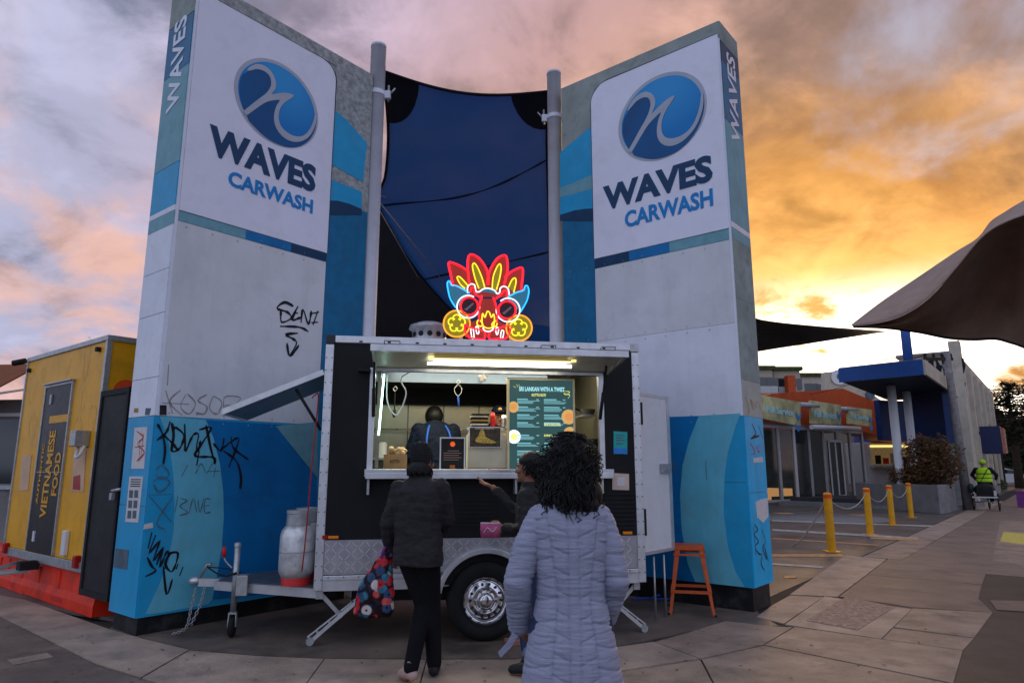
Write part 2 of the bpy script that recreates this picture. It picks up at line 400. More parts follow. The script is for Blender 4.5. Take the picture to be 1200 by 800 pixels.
def thing(name, label, cat, loc=(0, 0, 0), rot=0, group=None):
    o = bpy.data.objects.new(name, None); C.objects.link(o); o.empty_display_size = .1
    o.location = loc; o.rotation_euler = (0, 0, rot)
    return tag(o, label, cat, group)
def copy_tree(o, parent=None):
    c = o.copy(); C.objects.link(c); c.parent = parent
    for ch in [x for x in list(C.objects) if x.parent == o]: copy_tree(ch, c)
    return c
def fthing(name, label, cat, F, group=None): return thing(name, label, cat, F.o, F.r, group)
def cr(pts, n=6, closed=False):
    """Catmull-Rom through the points"""
    P = [Vector(p) for p in pts]; k = len(P); out = []
    for i in range(k if closed else k - 1):
        if closed: a, b, c, d = P[i - 1], P[i], P[(i + 1) % k], P[(i + 2) % k]
        else: a, b, c, d = P[max(i - 1, 0)], P[i], P[i + 1], P[min(i + 2, k - 1)]
        for j in range(n):
            t = j / n
            out.append(.5 * ((2 * b) + (c - a) * t + (2 * a - 5 * b + 4 * c - d) * t * t + (3 * b - a - 3 * c + d) * t ** 3))
    if not closed: out.append(P[-1])
    return out
_tx = {}
def text_data(s, bold=.0):
    if (s, bold) in _tx: return _tx[(s, bold)]
    cu = bpy.data.curves.new('lettering', 'FONT'); cu.body = s; cu.offset = bold; cu.extrude = .05; cu.resolution_u = 3
    o = bpy.data.objects.new('lettering', cu); C.objects.link(o)
    dg = bpy.context.evaluated_depsgraph_get(); me = bpy.data.meshes.new_from_object(o.evaluated_get(dg))
    V = np.array([v.co[:] for v in me.vertices]); Fc = [tuple(p.vertices) for p in me.polygons]
    bpy.data.objects.remove(o); bpy.data.curves.remove(cu); bpy.data.meshes.remove(me)
    lo = V.min(0); hi = V.max(0); V = (V - lo) / (hi - lo + 1e-9)
    _tx[(s, bold)] = (V, Fc); return _tx[(s, bold)]
def text_mb(mb, s, O, U, V, Nn, bold=.02):
    """lettering fitted to the parallelogram O, U (reading), V (up); Nn = outward thickness vector"""
    vs, fs = text_data(s, bold); O, U, V, Nn = map(Vector, (O, U, V, Nn))
    return mb.add([O + U * a + V * b + Nn * c for a, b, c in vs], fs)
def remeshed(mb, name, mt, parent, vox=.012, smooth=4, fn=None):
    me = mb.mesh('tmp', None); o = bpy.data.objects.new('tmp', me); C.objects.link(o)
    r = o.modifiers.new('r', 'REMESH'); r.mode = 'VOXEL'; r.voxel_size = vox; r.use_smooth_shade = True
    if smooth: q = o.modifiers.new('s', 'SMOOTH'); q.iterations = smooth; q.factor = .5
    dg = bpy.context.evaluated_depsgraph_get(); dg.update(); m2 = bpy.data.meshes.new_from_object(o.evaluated_get(dg))
    bpy.data.objects.remove(o); bpy.data.meshes.remove(me)
    if fn:
        n = len(m2.vertices); co = np.empty(n * 3, 'f'); m2.vertices.foreach_get('co', co); co = co.reshape(-1, 3)
        no = np.empty(n * 3, 'f'); m2.vertices.foreach_get('normal', no); no = no.reshape(-1, 3)
        co2 = fn(co, no); m2.vertices.foreach_set('co', co2.astype('f').ravel()); m2.update()
    m2.polygons.foreach_set('use_smooth', [True] * len(m2.polygons))
    m2.materials.clear(); m2.materials.append(mt); m2.name = name
    o = bpy.data.objects.new(name, m2); C.objects.link(o); o.parent = parent
    return o
# =================================================================== GROUND
gm = MB(); gm.add([(-900, -300, -.05), (900, -300, -.05), (900, 1500, -.05), (-900, 1500, -.05)], [(0, 1, 2, 3)])
gm.build('ground', M_joint, kind='structure')
def inset(P, d):
    n = len(P); c = sum((Vector(p[:2]) for p in P), Vector((0, 0))) / n; out = []
    area = sum(P[i][0] * P[(i + 1) % n][1] - P[(i + 1) % n][0] * P[i][1] for i in range(n)); sg = 1 if area > 0 else -1
    for i in range(n):
        a, b, e = Vector(P[i - 1][:2]), Vector(P[i][:2]), Vector(P[(i + 1) % n][:2])
        d1 = (b - a).normalized(); d2 = (e - b).normalized()
        n1 = Vector((-d1.y, d1.x)) * sg; n2 = Vector((-d2.y, d2.x)) * sg; m = n1 + n2
        m = m / max(.5, m.dot(n1)) if m.length > 1e-6 else n1
        out.append(b + m * d)
    return out
def slab(px, name, mt, parent, z=0., gap=.007, world=False, **k):
    P = px if world else [gnd(*p) for p in px]
    Q = inset(P, gap); mb = MB(); mb.sheet([(q[0], q[1], z) for q in Q], (0, 0, -.04 - z))
    return mb.build(name, mt, parent, **k)
# street frame: s along the footpath, t towards the road
SF = Frame(3.89, 8.48, math.atan2(.782, .623))
def S(s, t): return SF.W(s, -t, 0)
def sheetw(name, pts, mt, z, parent=None, **k):
    mb = MB(); mb.sheet([(p[0], p[1], z) for p in pts], (0, 0, -.03)); return mb.build(name, mt, parent, **k)
road = sheetw('road', [S(-60, .6), S(-1.2, .6), S(.0, .4), S(300, .4), S(300, 14), S(-60, 60)], M_asph, -.006, kind='structure')
lot = sheetw('forecourt', [S(-1.2, -.65), S(300, -.65), S(300, -140), S(-2, -80), (-80, 40, 0), (-80, 8.6, 0), (-6.5, 8.6, 0), (-3.3, 6.9, 0), (0, 6.4, 0), (2.6, 7.0, 0)], M_lot, -.004, kind='structure')
fp = tag(MB().sheet([(p[0], p[1], -.012) for p in (S(-60, -60), S(-1.2, -.65), S(300, -.65), S(300, 1.9), S(-60, 1.9))], (0, 0, -.02)).build('footpath', M_joint), kind='structure')
slabs = [
 ([(966, 698), (1069, 713), (1033, 748), (919, 731)], M_conc2, 'frame'),
 ([(1158, 666), (1030, 662.3), (1016, 673), (1151, 684.5)], M_path, 0),
 ([(1151, 684.5), (1016, 673), (1001, 684.5), (1057, 690.5), (1147, 701)], M_path, 0),
 ([(1001, 684.5), (983, 698.5), (1069, 711), (1164, 717), (1147, 701)], M_path, 0),
 ([(1069, 712), (1164, 717), (1142, 746.6), (1047, 734)], M_conc, 0),
 ([(1046, 735), (1142, 747), (1129, 761), (1033, 748)], M_conc, 0),
 ([(931, 734), (1033, 748.5), (1129, 761.5), (1118, 800), (1108, 798), (895, 755)], M_conc, 0),
 ([(895, 755.5), (1108, 799), (1117, 845), (860, 845), (822, 772), (866, 762)], M_conc, 0),
 ([(821, 772), (860, 845), (560, 850), (640, 800), (721, 787)], M_conc, 0),
 ([(732, 756), (766, 751), (820, 771), (720, 786), (640, 799), (560, 850), (480, 845), (500, 772), (600, 772)], M_conc2, 0),
 ([(767, 751), (804, 741), (850, 727), (905, 733), (930, 734), (894, 755), (866, 761), (821, 771)], M_conc, 0),
 ([(905, 708), (925, 697), (965, 699), (919, 730), (886, 722)], M_conc2, 0),
 ([(991, 650), (1039, 655), (982, 698.5), (925, 696)], M_conc2, 0),
 ([(380, 771), (500, 772), (480, 845), (330, 840)], M_conc2, 0),
 ([(222, 761), (300, 767.5), (380, 771), (330, 840), (165, 794)], M_conc2, 0),
 ([(165, 747), (222, 760.5), (165, 793), (110, 776), (63, 753)], M_conc2, 0),
 ([(128, 736), (165, 746.5), (63, 752.5), (0, 722), (-60, 700), (-40, 690), (30, 702)], M_conc2, 0),
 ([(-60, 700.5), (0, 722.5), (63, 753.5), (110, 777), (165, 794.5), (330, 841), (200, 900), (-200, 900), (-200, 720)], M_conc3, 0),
]
for i, (p, m_, k) in enumerate(slabs):
    slab(p, 'paving_slab', m_, fp, z=-.001 * (i % 3), gap=.0055)
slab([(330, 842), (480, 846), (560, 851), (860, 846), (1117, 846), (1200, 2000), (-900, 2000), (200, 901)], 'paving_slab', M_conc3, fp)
# narrow concrete strip and long asphalt strip of the footpath
def stp(a, b, t0, t1, m_, z=0.): slab([S(a, t0), S(b, t0), S(b, t1), S(a, t1)], 'paving_slab', m_, fp, z=z, gap=.009, world=True)
pl = SF.loc(gnd(1037, 663)).x
bounds = [pl, 6.5, 9., 12., 16., 20., 25., 31.]
ps_ = SF.loc(gnd(1015, 652.5)).x + .02; bounds[0] = ps_
for a, b in zip(bounds[:-1], bounds[1:]): stp(a, b, -.62, .0, M_conc if a < 9 else M_conc2)
stp(pl + .02, 90, .0, 1.75, M_path, .0)
slab([(1029, 662.3), (1041, 653.8), (1068, 636), (1120, 640), (1158, 665.5)], 'paving_slab', M_path, fp, z=-.0045)
random.seed(77); m = MB()
for _ in range(170):
    q = gnd(random.uniform(0, 1190), random.choice((random.uniform(735, 800), random.uniform(690, 800)))); a = random.uniform(0, 6.3); s_ = random.uniform(.006, .022)
    if q.z > .1 or q.y > 12: continue
    u_ = Vector((math.cos(a), math.sin(a), .15)) * s_; v_ = Vector((-math.sin(a), math.cos(a), 0)) * s_ * .6; q = q + Vector((0, 0, .006)); m.add([q - u_, q + v_, q + u_, q - v_], [(0, 1, 2, 3)])
tag(m.build('leaf_litter', mat('dry leaf scraps', (.16, .10, .05), .8, var=.5, scale=3)), 'scattered leaf scraps and grit lying on the pavement', 'litter', kind='stuff')
# manhole patch
slab([(992, 699), (1049, 711), (1005, 738), (945, 727)], 'manhole_cover', mat('rusty chipped cover infill', (.33, .22, .16), .85, var=.5, scale=18, bump=.9, bscale=45, dirt=(.55, .45, .38, .6), dscale=22), fp, z=.005, gap=.0)
# darker concrete apron under the trailer
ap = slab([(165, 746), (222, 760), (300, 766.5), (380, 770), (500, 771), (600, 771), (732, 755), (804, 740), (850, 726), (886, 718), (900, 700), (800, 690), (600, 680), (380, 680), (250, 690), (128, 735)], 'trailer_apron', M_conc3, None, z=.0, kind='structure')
# markings on the forecourt and the road
mk = tag(MB().sheet([gnd(905, 619.3) + Vector((0, 0, .0)), gnd(1077, 629.5), gnd(1073, 631.5), gnd(905, 621.5)], (0, 0, .003)).build('parking_line', M_line, lot))
for (a, b, c, d, m_) in [((905, 609), (1095, 615.5), (1092, 617), (905, 610.5), M_line), ((905, 630), (1030, 638), (1029, 639.2), (905, 631.2), M_lineo),
                         ((905, 649), (985, 649), (991, 652), (905, 652), M_lineo), ((905, 659.5), (966, 663.5), (964, 665.5), (905, 661.5), M_line),
                         ((918, 674.5), (932, 674), (934, 676.5), (920, 677.5), M_lineo), ((1020, 629), (1078, 631), (1074, 633.5), (1020, 631), M_lineo)]:
    MB().sheet([gnd(*a), gnd(*b), gnd(*c), gnd(*d)], (0, 0, .004)).build('parking_line', m_, lot)
MB().sheet([gnd(1176, 623), gnd(1215, 626), gnd(1215, 640), gnd(1172, 634)], (0, 0, .004)).build('yellow_marking', M_liney, road)
MB().sheet([gnd(1172, 610), gnd(1215, 611), gnd(1215, 664), gnd(1163, 657)], (0, 0, .002)).build('concrete_patch', M_conc, road)
MB().sheet([gnd(1160, 703), gnd(1215, 704), gnd(1215, 717), gnd(1168, 714)], (0, 0, .002)).build('concrete_patch', M_path, road)
dc = MB(); dc.lathe([(2.3, .0), (2.3, .003), (.01, .003)], 40, gnd(950, 606)); dc.build('concrete_disc', M_grey, lot)
for (px, py) in ((917, 601), (1008, 603)): MB().lathe([(.35, 0), (.35, .006), (.01, .008)], 20, gnd(px, py)).build('drain_cover', M_lineo, lot)
MB().sheet([gnd(8, 773), gnd(55, 765), gnd(63, 770), (gnd(16, 779))], (0, 0, .004)).build('service_cover', M_conc, fp)
# =================================================================== PYLONS
def polyF(F, pts, v=0.): return [F.uz(x, y, v) for x, y in pts]
def art(mb, F, pts, v, th=.0035, smooth=0):
    zmin = {id(RF): .254, id(LF): .164}.get(id(F), -9) if 'RF' in globals() else -9
    P = [Vector((a, v, max(b, zmin))) for a, b in polyF(F, pts, v)]
    if smooth: P = cr(P, smooth, True)
    return mb.sheet(P, (0, -th, 0))
def strokesF(F, strokes, v, w, mt, parent, name='graffiti', label=None, sm=5):
    mb = MB()
    for st in strokes:
        P = [Vector((a, v, b)) for a, b in polyF(F, st, v)]
        P = cr(P, sm) if len(P) > 2 else P
        mb.ribbon(P, w, (0, -1, 0))
    o = mb.build(name, mt, parent)
    if label: o['label'] = label
    return o
def strokesX(F, strokes, u, w, mt, parent, name='graffiti'):
    mb = MB()
    for st in strokes:
        P = [Vector((u, *F.yz(x, y, u))) for x, y in st]
        mb.ribbon(cr(P, 5) if len(P) > 2 else P, w, (1, 0, 0))
    return mb.build(name, mt, parent)
LF = Frame(-3.43, 6.52, math.atan2(1.83, 1.46))
RF = Frame(.72, 9.10, math.atan2(-1.54, 1.86))
LL, RL = 2.36, 2.415; DP = .57; LH, RH = 6.8, 7.0
def zr(F, p): return F.uz(*p)[1]
# --- logo in RF pixels
def zp(x, y): return (690 + x * .2623, 70 + y * .2625)
logo_c = RF.uz(*zp(334, 255)); lx0 = RF.uz(*zp(136, 300))[0]; lx1 = RF.uz(*zp(532, 215))[0]
zt = RF.uz(*zp(385, 46))[1]; zb = RF.uz(*zp(275, 465))[1]
LC = Vector(((lx0 + lx1) / 2, 0, (zt + zb) / 2)); LRx = (lx1 - lx0) / 2; LRz = (zt - zb) / 2
def P_(l): return [Vector((RF.uz(*zp(*p))[0] - LC.x, 0, RF.uz(*zp(*p))[1] - LC.z)) for p in l]
sw1 = P_([(178, 235), (190, 205), (215, 172), (245, 152), (272, 150), (294, 165), (303, 190), (300, 215), (288, 245), (312, 222), (340, 195), (365, 176), (389, 166), (378, 190), (355, 225), (335, 268), (330, 305), (335, 335), (350, 352),
          (375, 356), (405, 350), (440, 330), (470, 295), (492, 245), (503, 200), (508, 160), (516, 165), (517, 200), (508, 245), (488, 295), (460, 335), (425, 368), (385, 388), (348, 388), (322, 370), (311, 340), (311, 305), (318, 270), (328, 240),
          (300, 265), (270, 298), (240, 345), (208, 400), (195, 418), (184, 410), (205, 370), (235, 315), (258, 275), (274, 240), (282, 205), (276, 182), (262, 173), (240, 178), (215, 195), (195, 218)])
blob = P_([(180, 240), (196, 215), (218, 192), (243, 176), (264, 174), (279, 186), (282, 208), (274, 240), (256, 275), (235, 312), (210, 355), (188, 402), (170, 375), (158, 335), (158, 290), (166, 262)])
lower = P_([(200, 420), (235, 350), (268, 300), (300, 266), (326, 245), (318, 272), (311, 310), (313, 345), (328, 374), (352, 388), (388, 388), (425, 368), (462, 335), (490, 292), (510, 240), (518, 190), (514, 150), (520, 190), (516, 240), (496, 300), (462, 355), (415, 402), (360, 432), (300, 447), (245, 442)])
M_disc = mat('gradient blue logo disc', (.012, .17, .50), .4, var=0)
def disc_material():
    nt = M_disc.node_tree; N = nt.nodes; L = nt.links; tc = N['Texture Coordinate'] if 'Texture Coordinate' in N else N.new('ShaderNodeTexCoord')
    d = N.new('ShaderNodeVectorMath'); d.operation = 'DISTANCE'; L.new(tc.outputs['Generated'], d.inputs[0]); d.inputs[1].default_value = (.56, .5, .86)
    r = N.new('ShaderNodeValToRGB'); r.color_ramp.elements[0].position = .0; r.color_ramp.elements[0].color = (.55, .80, .95, 1)
    r.color_ramp.elements[1].position = .8; r.color_ramp.elements[1].color = (.004, .19, .52, 1); q = r.color_ramp.elements.new(.28); q.color = (.05, .38, .75, 1)
    L.new(d.outputs['Value'], r.inputs[0]); L.new(r.outputs[0], N['Principled BSDF'].inputs['Base Color'])
disc_material()
M_silv = mat('silver logo edge', (.40, .43, .50), .4, var=.1, scale=2)
M_dkdisc = mat('dark blue logo swell', (.004, .085, .25), .4, var=.2, scale=1.5)
M_word = mat('navy lettering', (.010, .050, .13), .45, var=.05); M_word2 = mat('blue lettering', (.008, .22, .56), .45, var=.05)
def ellipse(rx, rz, n=64): return [Vector((rx * math.cos(2 * math.pi * i / n), 0, rz * math.sin(2 * math.pi * i / n))) for i in range(n)]
def logo(F, parent, cx, cz, k, v):
    def put(P, dv, mt, name, sm=3):
        Q = [Vector((cx + p.x * k, v - dv, cz + p.z * k)) for p in (cr(P, sm, True) if sm else P)]
        return MB().sheet(Q, (0, -.003, 0)).build(name, mt, parent)
    put(ellipse(LRx, LRz), .0, M_silv, 'logo_ring', 0)
    put(ellipse(LRx * .915, LRz * .915), .003, M_disc, 'logo_disc', 0)
    put(blob, .006, M_dkdisc, 'logo_swell'); put(lower, .006, M_dkdisc, 'logo_swell')
    put(sw1, .009, M_silv, 'logo_wave')
def words(F, parent, boxW, boxC, v):
    for (s, bx, mt, nm, bd) in (('WAVES', boxW, M_word, 'lettering', .045), ('CARWASH', boxC, M_word2, 'lettering', .032)):
        x0, z0, x1, z1 = bx; mb = MB(); text_mb(mb, s, (x0, v, z0), (x1 - x0, 0, 0), (0, 0, z1 - z0), (0, -.006, 0), bd); mb.build(nm, mt, parent)
# ---------- right pylon
rp = fthing('sign_pylon', 'tall carwash sign pylon standing to the right of the food trailer beside the orange stool', 'sign pylon', RF)
MB().box(0, .0, .25, RL, DP, RH).build('core', M_cap, rp, .006)
MB().box(.02, .03, 0, RL - .03, DP - .03, .25).build('plinth', M_plinth, rp)
v0 = -.004
z208 = RF.uz(870, 487)[1]; zlb, zlt = .25, z208
# lower painted panels, two rows with a joint
zj = RF.uz(860, 565)[1]
for a, b in ((zlb, zj - .003), (zj + .003, zlt)):
    MB().box(.0, -.012, a, RL, .0, b).build('wall_panel', M_blue, rp)
e = v0 - .009
# light column and bright column (pixel outlines measured on the face)
art(MB(), RF, [(819, 487), (868, 484), (862, 500), (853, 530), (849, 560), (848, 600), (853, 640), (862, 670), (873, 693), (815, 686), (806, 660), (799, 620), (797, 580), (800, 545), (808, 515)], e).build('painted_wave', M_blueL, rp)
art(MB(), RF, [(779, 488.5), (819, 487), (808, 515), (800, 545), (797, 580), (799, 620), (806, 660), (815, 686), (753, 680), (753, 490)], e - .0).build('painted_wave', M_blueD, rp)
# middle panels
xl = RF.uz(700, 400)[0]
zm0 = RF.uz(870, 377)[1]; zm1 = RF.uz(856, 281)[1]; zs0 = RF.uz(856, 268)[1]
MB().box(xl, -.012, z208 + .004, RL - .03, 0, zm0).build('wall_panel', M_white, rp)
MB().box(xl, -.014, zm0 + .003, RL - .03, 0, zm1).build('wall_panel', M_mid, rp)
MB().box(RL - .028, -.016, z208 + .004, RL, 0, RH - .25).build('corner_strip', M_white, rp)
MB().box(xl, -.016, zm1 + .004, RL - .03, 0, zs0).build('sign_band', M_tealL, rp)
bx = RF.uz(785, 290)[0]; bx2 = RF.uz(738, 300)[0]
MB().box(bx2, -.019, zm1 + .006, bx, -.016, zs0 - .002).build('sign_band', M_blueD, rp)
MB().box(xl, -.019, zm1 + .006, bx2, -.016, zs0 - .002).build('sign_band', M_navy, rp)
# the far column beside the pole: teal fields
MB().box(0, -.010, z208 + .004, xl - .006, 0, zr(RF, (676, 243))).build('wall_panel', M_teal, rp)
def zc(x, y): return (620 + x * .35, y * .35)
art(MB(), RF, [zc(104, 655), zc(215, 632), zc(216, 700), zc(190, 700), zc(150, 706), zc(104, 722)], -.010).build('painted_wave', M_blue, rp)
art(MB(), RF, [zc(104, 720), zc(150, 705), zc(190, 699), zc(217, 698), zc(218, 740), zc(104, 740)], -.011).build('painted_wave', M_navy, rp)
art(MB(), RF, [zc(104, 630), zc(214, 585), zc(215, 632), zc(104, 662)], -.0115).build('painted_wave', M_tealL, rp)
art(MB(), RF, [zc(104, 512), zc(212, 420), zc(214, 586), zc(104, 632)], -.0105).build('painted_wave', M_blue, rp)
MB().box(0, -.009, zr(RF, (676, 243)), xl - .006, 0, zr(RF, (676, 180))).build('wall_panel', M_cap, rp)
# sign face with one rounded corner
x0 = RF.uz(695, 200)[0]; x1 = RL - .02; z0 = zs0 + .006; ztl = RF.uz(838, 42)[1]
rr = .28; P = [(x0, z0), (x1, z0), (x1, ztl)] + [(x0 + rr - rr * math.sin(t), ztl - rr + rr * math.cos(t)) for t in [i * math.pi / 2 / 8 for i in range(9)]]
MB().sheet([Vector((a, -.002, b)) for a, b in P], (0, -.022, 0)).build('sign_face', M_sign, rp)
MB().ribbon([Vector((a, -.0265, b)) for a, b in P[2:] + [P[0]]], .012, (0, -1, 0)).build('sign_edge', M_plinth, rp)
logo(RF, rp, LC.x, LC.z, 1, -.025)
def bxf(F, l, r, t, b):  # box from left px x, right px x, top, bottom point (measured on right hand end)
    return (F.uz(*l)[0], F.uz(*b)[1], F.uz(*r)[0], F.uz(*t)[1])
words(RF, rp, bxf(RF, (708, 230), (836, 200), (835, 181), (836, 213)), bxf(RF, (733.5, 258), (836.5, 232), (836, 221), (836.5, 242)), -.025)
# narrow end face at x = RL
def endpanel(F, th, X, a, b, mt, sgn, name='end_panel', y0=.0, y1=DP):
    return MB().box(min(X, X + sgn * .01), y0, a, max(X, X + sgn * .01), y1, b).build(name, mt, th)
yzr = lambda p: RF.yz(*p, RL)[1]
endpanel(RF, rp, RL, .252, yzr((880, 577)) - .003, M_brite, 1); endpanel(RF, rp, RL, yzr((880, 577)) + .003, z208, M_brite, 1)
endpanel(RF, rp, RL, z208 + .003, yzr((872, 445)), mat('cream primer patch', (.42, .42, .38), .7, dirt=(.3, .3, .28, .5)), 1)
endpanel(RF, rp, RL, yzr((872, 445)) + .003, yzr((866, 350)), M_cap, 1); endpanel(RF, rp, RL, yzr((866, 350)) + .003, zs0 - .12, M_cap, 1)
endpanel(RF, rp, RL, zs0 - .117, zs0 + .02, M_tealL, 1); endpanel(RF, rp, RL, zs0 + .023, zs0 + .09, M_white, 1)
zw = yzr((852, 142)); endpanel(RF, rp, RL, zs0 + .093, zw - .005, M_tealL, 1); endpanel(RF, rp, RL, zw, RH - .55, M_teal, 1); endpanel(RF, rp, RL, RH - .545, RH - .28, M_navy, 1)
endpanel(RF, rp, RL, RH - .27, RH - .01, M_cap, 1)
mb = MB(); text_mb(mb, 'WAVES', (RL + .011, .43, yzr((853, 160))), (0, 0, yzr((857, 68)) - yzr((853, 160))), (0, -.27, 0), (.004, 0, 0), .02); mb.build('lettering', M_white, rp)
strokesX(RF, [[(873, 465), (878, 478), (876, 486)], [(879, 470), (883, 480), (880, 468), (886, 478), (886, 470)], [(888, 470), (893, 484)]], RL + .012, .02, mat('ochre marker ink', (.42, .27, .10), .6), rp)
strokesX(RF, [[(881, 496), (886, 508), (880, 514), (890, 510)], [(889, 498), (894, 514)]], RL + .012, .022, M_ink, rp)
strokesX(RF, [[(879, 518), (885, 530), (880, 532)], [(885, 522), (890, 530), (888, 520)], [(893, 516), (895, 530)]], RL + .012, .016, M_inkr, rp)
strokesX(RF, [[(884, 614), (888, 620), (884, 626), (889, 634), (885, 640), (889, 648), (893, 650), (892, 660), (896, 668)], [(893, 620), (897, 634), (894, 642), (899, 655), (896, 640), (901, 658)], [(883, 617), (886, 650)]], RL + .012, .018, M_ink, rp)
art2 = [(884, 588), (890, 585), (898, 583), (899, 605), (893, 612), (886, 606)]
MB().sheet([Vector((RL + .011, *RF.yz(x, y, RL))) for x, y in art2], (.003, 0, 0)).build('torn_sticker', M_paper, rp)
MB().sheet([Vector((RL + .011, *RF.yz(x, y, RL))) for x, y in [(881, 537), (892, 535), (893, 541), (882, 542)]], (.003, 0, 0)).build('torn_sticker', M_paper, rp)
strokesF(RF, [[(783, 556), (788, 540), (792, 556)], [(785, 550), (797, 549)]], -.02, .02, M_inkf, rp)
strokesF(RF, [[(797, 632), (799, 650)], [(797, 633), (806, 640), (812, 641)]], -.02, .02, M_inkbl, rp)
strokesF(RF, [[(827, 540), (828, 562)]], -.02, .014, M_inkf, rp)
# ---------- left pylon
lp = fthing('sign_pylon', 'tall graffiti-tagged carwash sign pylon between the yellow trailer and the black food trailer', 'sign pylon', LF)
MB().box(0, .0, .16, LL + .08, DP, LH).build('core', M_cap, lp, .006)
MB().box(.03, .03, 0, LL, DP - .03, .16).build('plinth', M_plinth, lp)
zl = 2.0; zjl = LF.uz(200, 579)[1]
for a, b in ((.16, zjl - .003), (zjl + .003, zl)): MB().box(0, -.012, a, LL, 0, b).build('wall_panel', M_blue, lp)
def zq(x, y): return (130 + x * .3, 480 + y * .3)
art(MB(), LF, [zq(190, 24), zq(370, 40), zq(400, 110), zq(425, 210), zq(438, 320), zq(440, 420), zq(432, 540), zq(415, 640), zq(395, 740), zq(380, 758), zq(300, 772), zq(220, 788), zq(135, 798),
               zq(185, 690), zq(225, 590), zq(243, 480), zq(248, 380), zq(243, 250), zq(225, 130)], e, smooth=0).build('painted_wave', M_blueL, lp)
art(MB(), LF, [zq(370, 40), (370, 500), (372, 690), zq(395, 740), zq(415, 640), zq(432, 540), zq(440, 420), zq(438, 320), zq(425, 210), zq(400, 110)], e).build('painted_wave', M_blueD, lp)
art(MB(), LF, [(323, 499), (372, 494), (372, 560), (361, 546), (340, 520)], e - .004).build('painted_wave', M_tealL, lp)
xr = LF.uz(380, 330)[0]; zb0 = LF.uz(209, 259)[1]; zb1 = LF.uz(209, 247)[1]
MB().box(.03, -.013, zl + .004, xr, 0, zb0).build('wall_panel', M_mid, lp)
MB().box(0, -.016, zl + .004, .028, 0, LH - .1).build('corner_strip', M_white, lp)
MB().box(.03, -.016, zb0 + .004, xr, 0, zb1).build('sign_band', M_tealL, lp)
MB().box(LF.uz(287, 275)[0], -.019, zb0 + .006, LF.uz(340, 290)[0], -.016, zb1 - .002).build('sign_band', M_blueD, lp)
MB().box(LF.uz(340, 290)[0], -.0195, zb0 + .006, xr, -.016, zb1 - .002).build('sign_band', M_navy, lp)
MB().box(xr + .006, -.010, zl + .004, LL + .08, 0, LF.uz(405, 240)[1]).build('wall_panel', M_teal, lp)
def zl3(x, y): return (150 + x * .35, y * .35)
art(MB(), LF, [zl3(666, 672), zl3(700, 672), zl3(740, 682), zl3(782, 700), zl3(782, 720), zl3(666, 720)], -.0115).build('painted_wave', M_navy, lp)
art(MB(), LF, [zl3(676, 600), zl3(782, 642), zl3(782, 702), zl3(740, 684), zl3(700, 673), zl3(668, 673)], -.0105).build('painted_wave', M_blue, lp)
art(MB(), LF, [zl3(690, 368), zl3(730, 400), zl3(800, 480), zl3(786, 610), zl3(680, 550)], -.0105).build('painted_wave', M_blue, lp)
MB().box(xr + .006, -.009, LF.uz(405, 240)[1], LL + .08, 0, LH - .01).build('wall_panel', M_peel, lp)
x0 = .03; x1 = LF.uz(392, 110)[0]; z0 = zb1 + .006; ztl = LF.uz(330, 47)[1]; rr = .22
ztl = LF.uz(250, -1)[1]
P = [(x1, z0), (x0, z0), (x0, ztl)] + [(x1 - rr + rr * math.sin(t), ztl - rr + rr * math.cos(t)) for t in [i * math.pi / 2 / 8 for i in range(9)]]
MB().sheet([Vector((a, -.002, b)) for a, b in P], (0, -.022, 0)).build('sign_face', M_sign, lp)
MB().ribbon([Vector((a, -.0265, b)) for a, b in P[2:] + [P[0]]], .012, (0, -1, 0)).build('sign_edge', M_plinth, lp)
MB().box(x0, -.010, ztl + .012, LL + .08, 0, LH - .008).build('cap_render', M_peel, lp)
def zl4(x, y): return (260 + x * .25, 60 + y * .25)
ax = LF.uz(*zl4(46, 150))[0]; bx_ = LF.uz(*zl4(450, 330))[0]; az = LF.uz(*zl4(170, 15))[1]; bz = LF.uz(*zl4(320, 466))[1]
logo(LF, lp, (ax + bx_) / 2, (az + bz) / 2, ((bx_ - ax) / 2 / LRx + (az - bz) / 2 / LRz) / 2, -.025)
def bxl(l, r, t, b): return (LF.uz(*l)[0], LF.uz(*b)[1], LF.uz(*r)[0], LF.uz(*t)[1])
words(LF, lp, bxl((243, 165), (368.5, 210), (368, 195.5), (368, 227.5)), bxl((266, 212), (365, 243), (365, 235), (365, 251.5)), -.025)
yzl = lambda p: LF.yz(*p, 0)[1]
endpanel(LF, lp, 0, .162, 1.15, M_blue, -1); endpanel(LF, lp, 0, 1.156, zl, M_blue, -1)
zz = [zl + .003, yzl((180, 442)), yzl((185, 368)), yzl((195, 315)), yzl((203, 252)) - .1]
for a, b in zip(zz[:-1], zz[1:]): endpanel(LF, lp, 0, a + .003, b - .003, M_white, -1)
endpanel(LF, lp, 0, zz[-1], zb1 - .0, M_tealL, -1); endpanel(LF, lp, 0, zb1 + .003, zb1 + .06, M_white, -1)
z5 = yzl((200, 195)); z6 = yzl((215, 80)); endpanel(LF, lp, 0, zb1 + .063, z5, M_blue, -1); endpanel(LF, lp, 0, z5 + .006, z6, M_tealL, -1); endpanel(LF, lp, 0, z6 + .006, LH - .45, M_teal, -1); endpanel(LF, lp, 0, LH - .44, LH - .01, M_cap, -1)
mb = MB(); zwa = yzl((202, 131)); zwb = yzl((220, 17)); text_mb(mb, 'WAVES', (-.011, .14, zwa), (0, 0, zwb - zwa), (0, .28, 0), (-.004, 0, 0), .02); mb.build('lettering', M_white, lp)
def stick(pts, mt, name='sticker'):
    return MB().sheet([Vector((-.011, *LF.yz(x, y, -.011))) for x, y in pts], (-.003, 0, 0)).build(name, mt, lp)
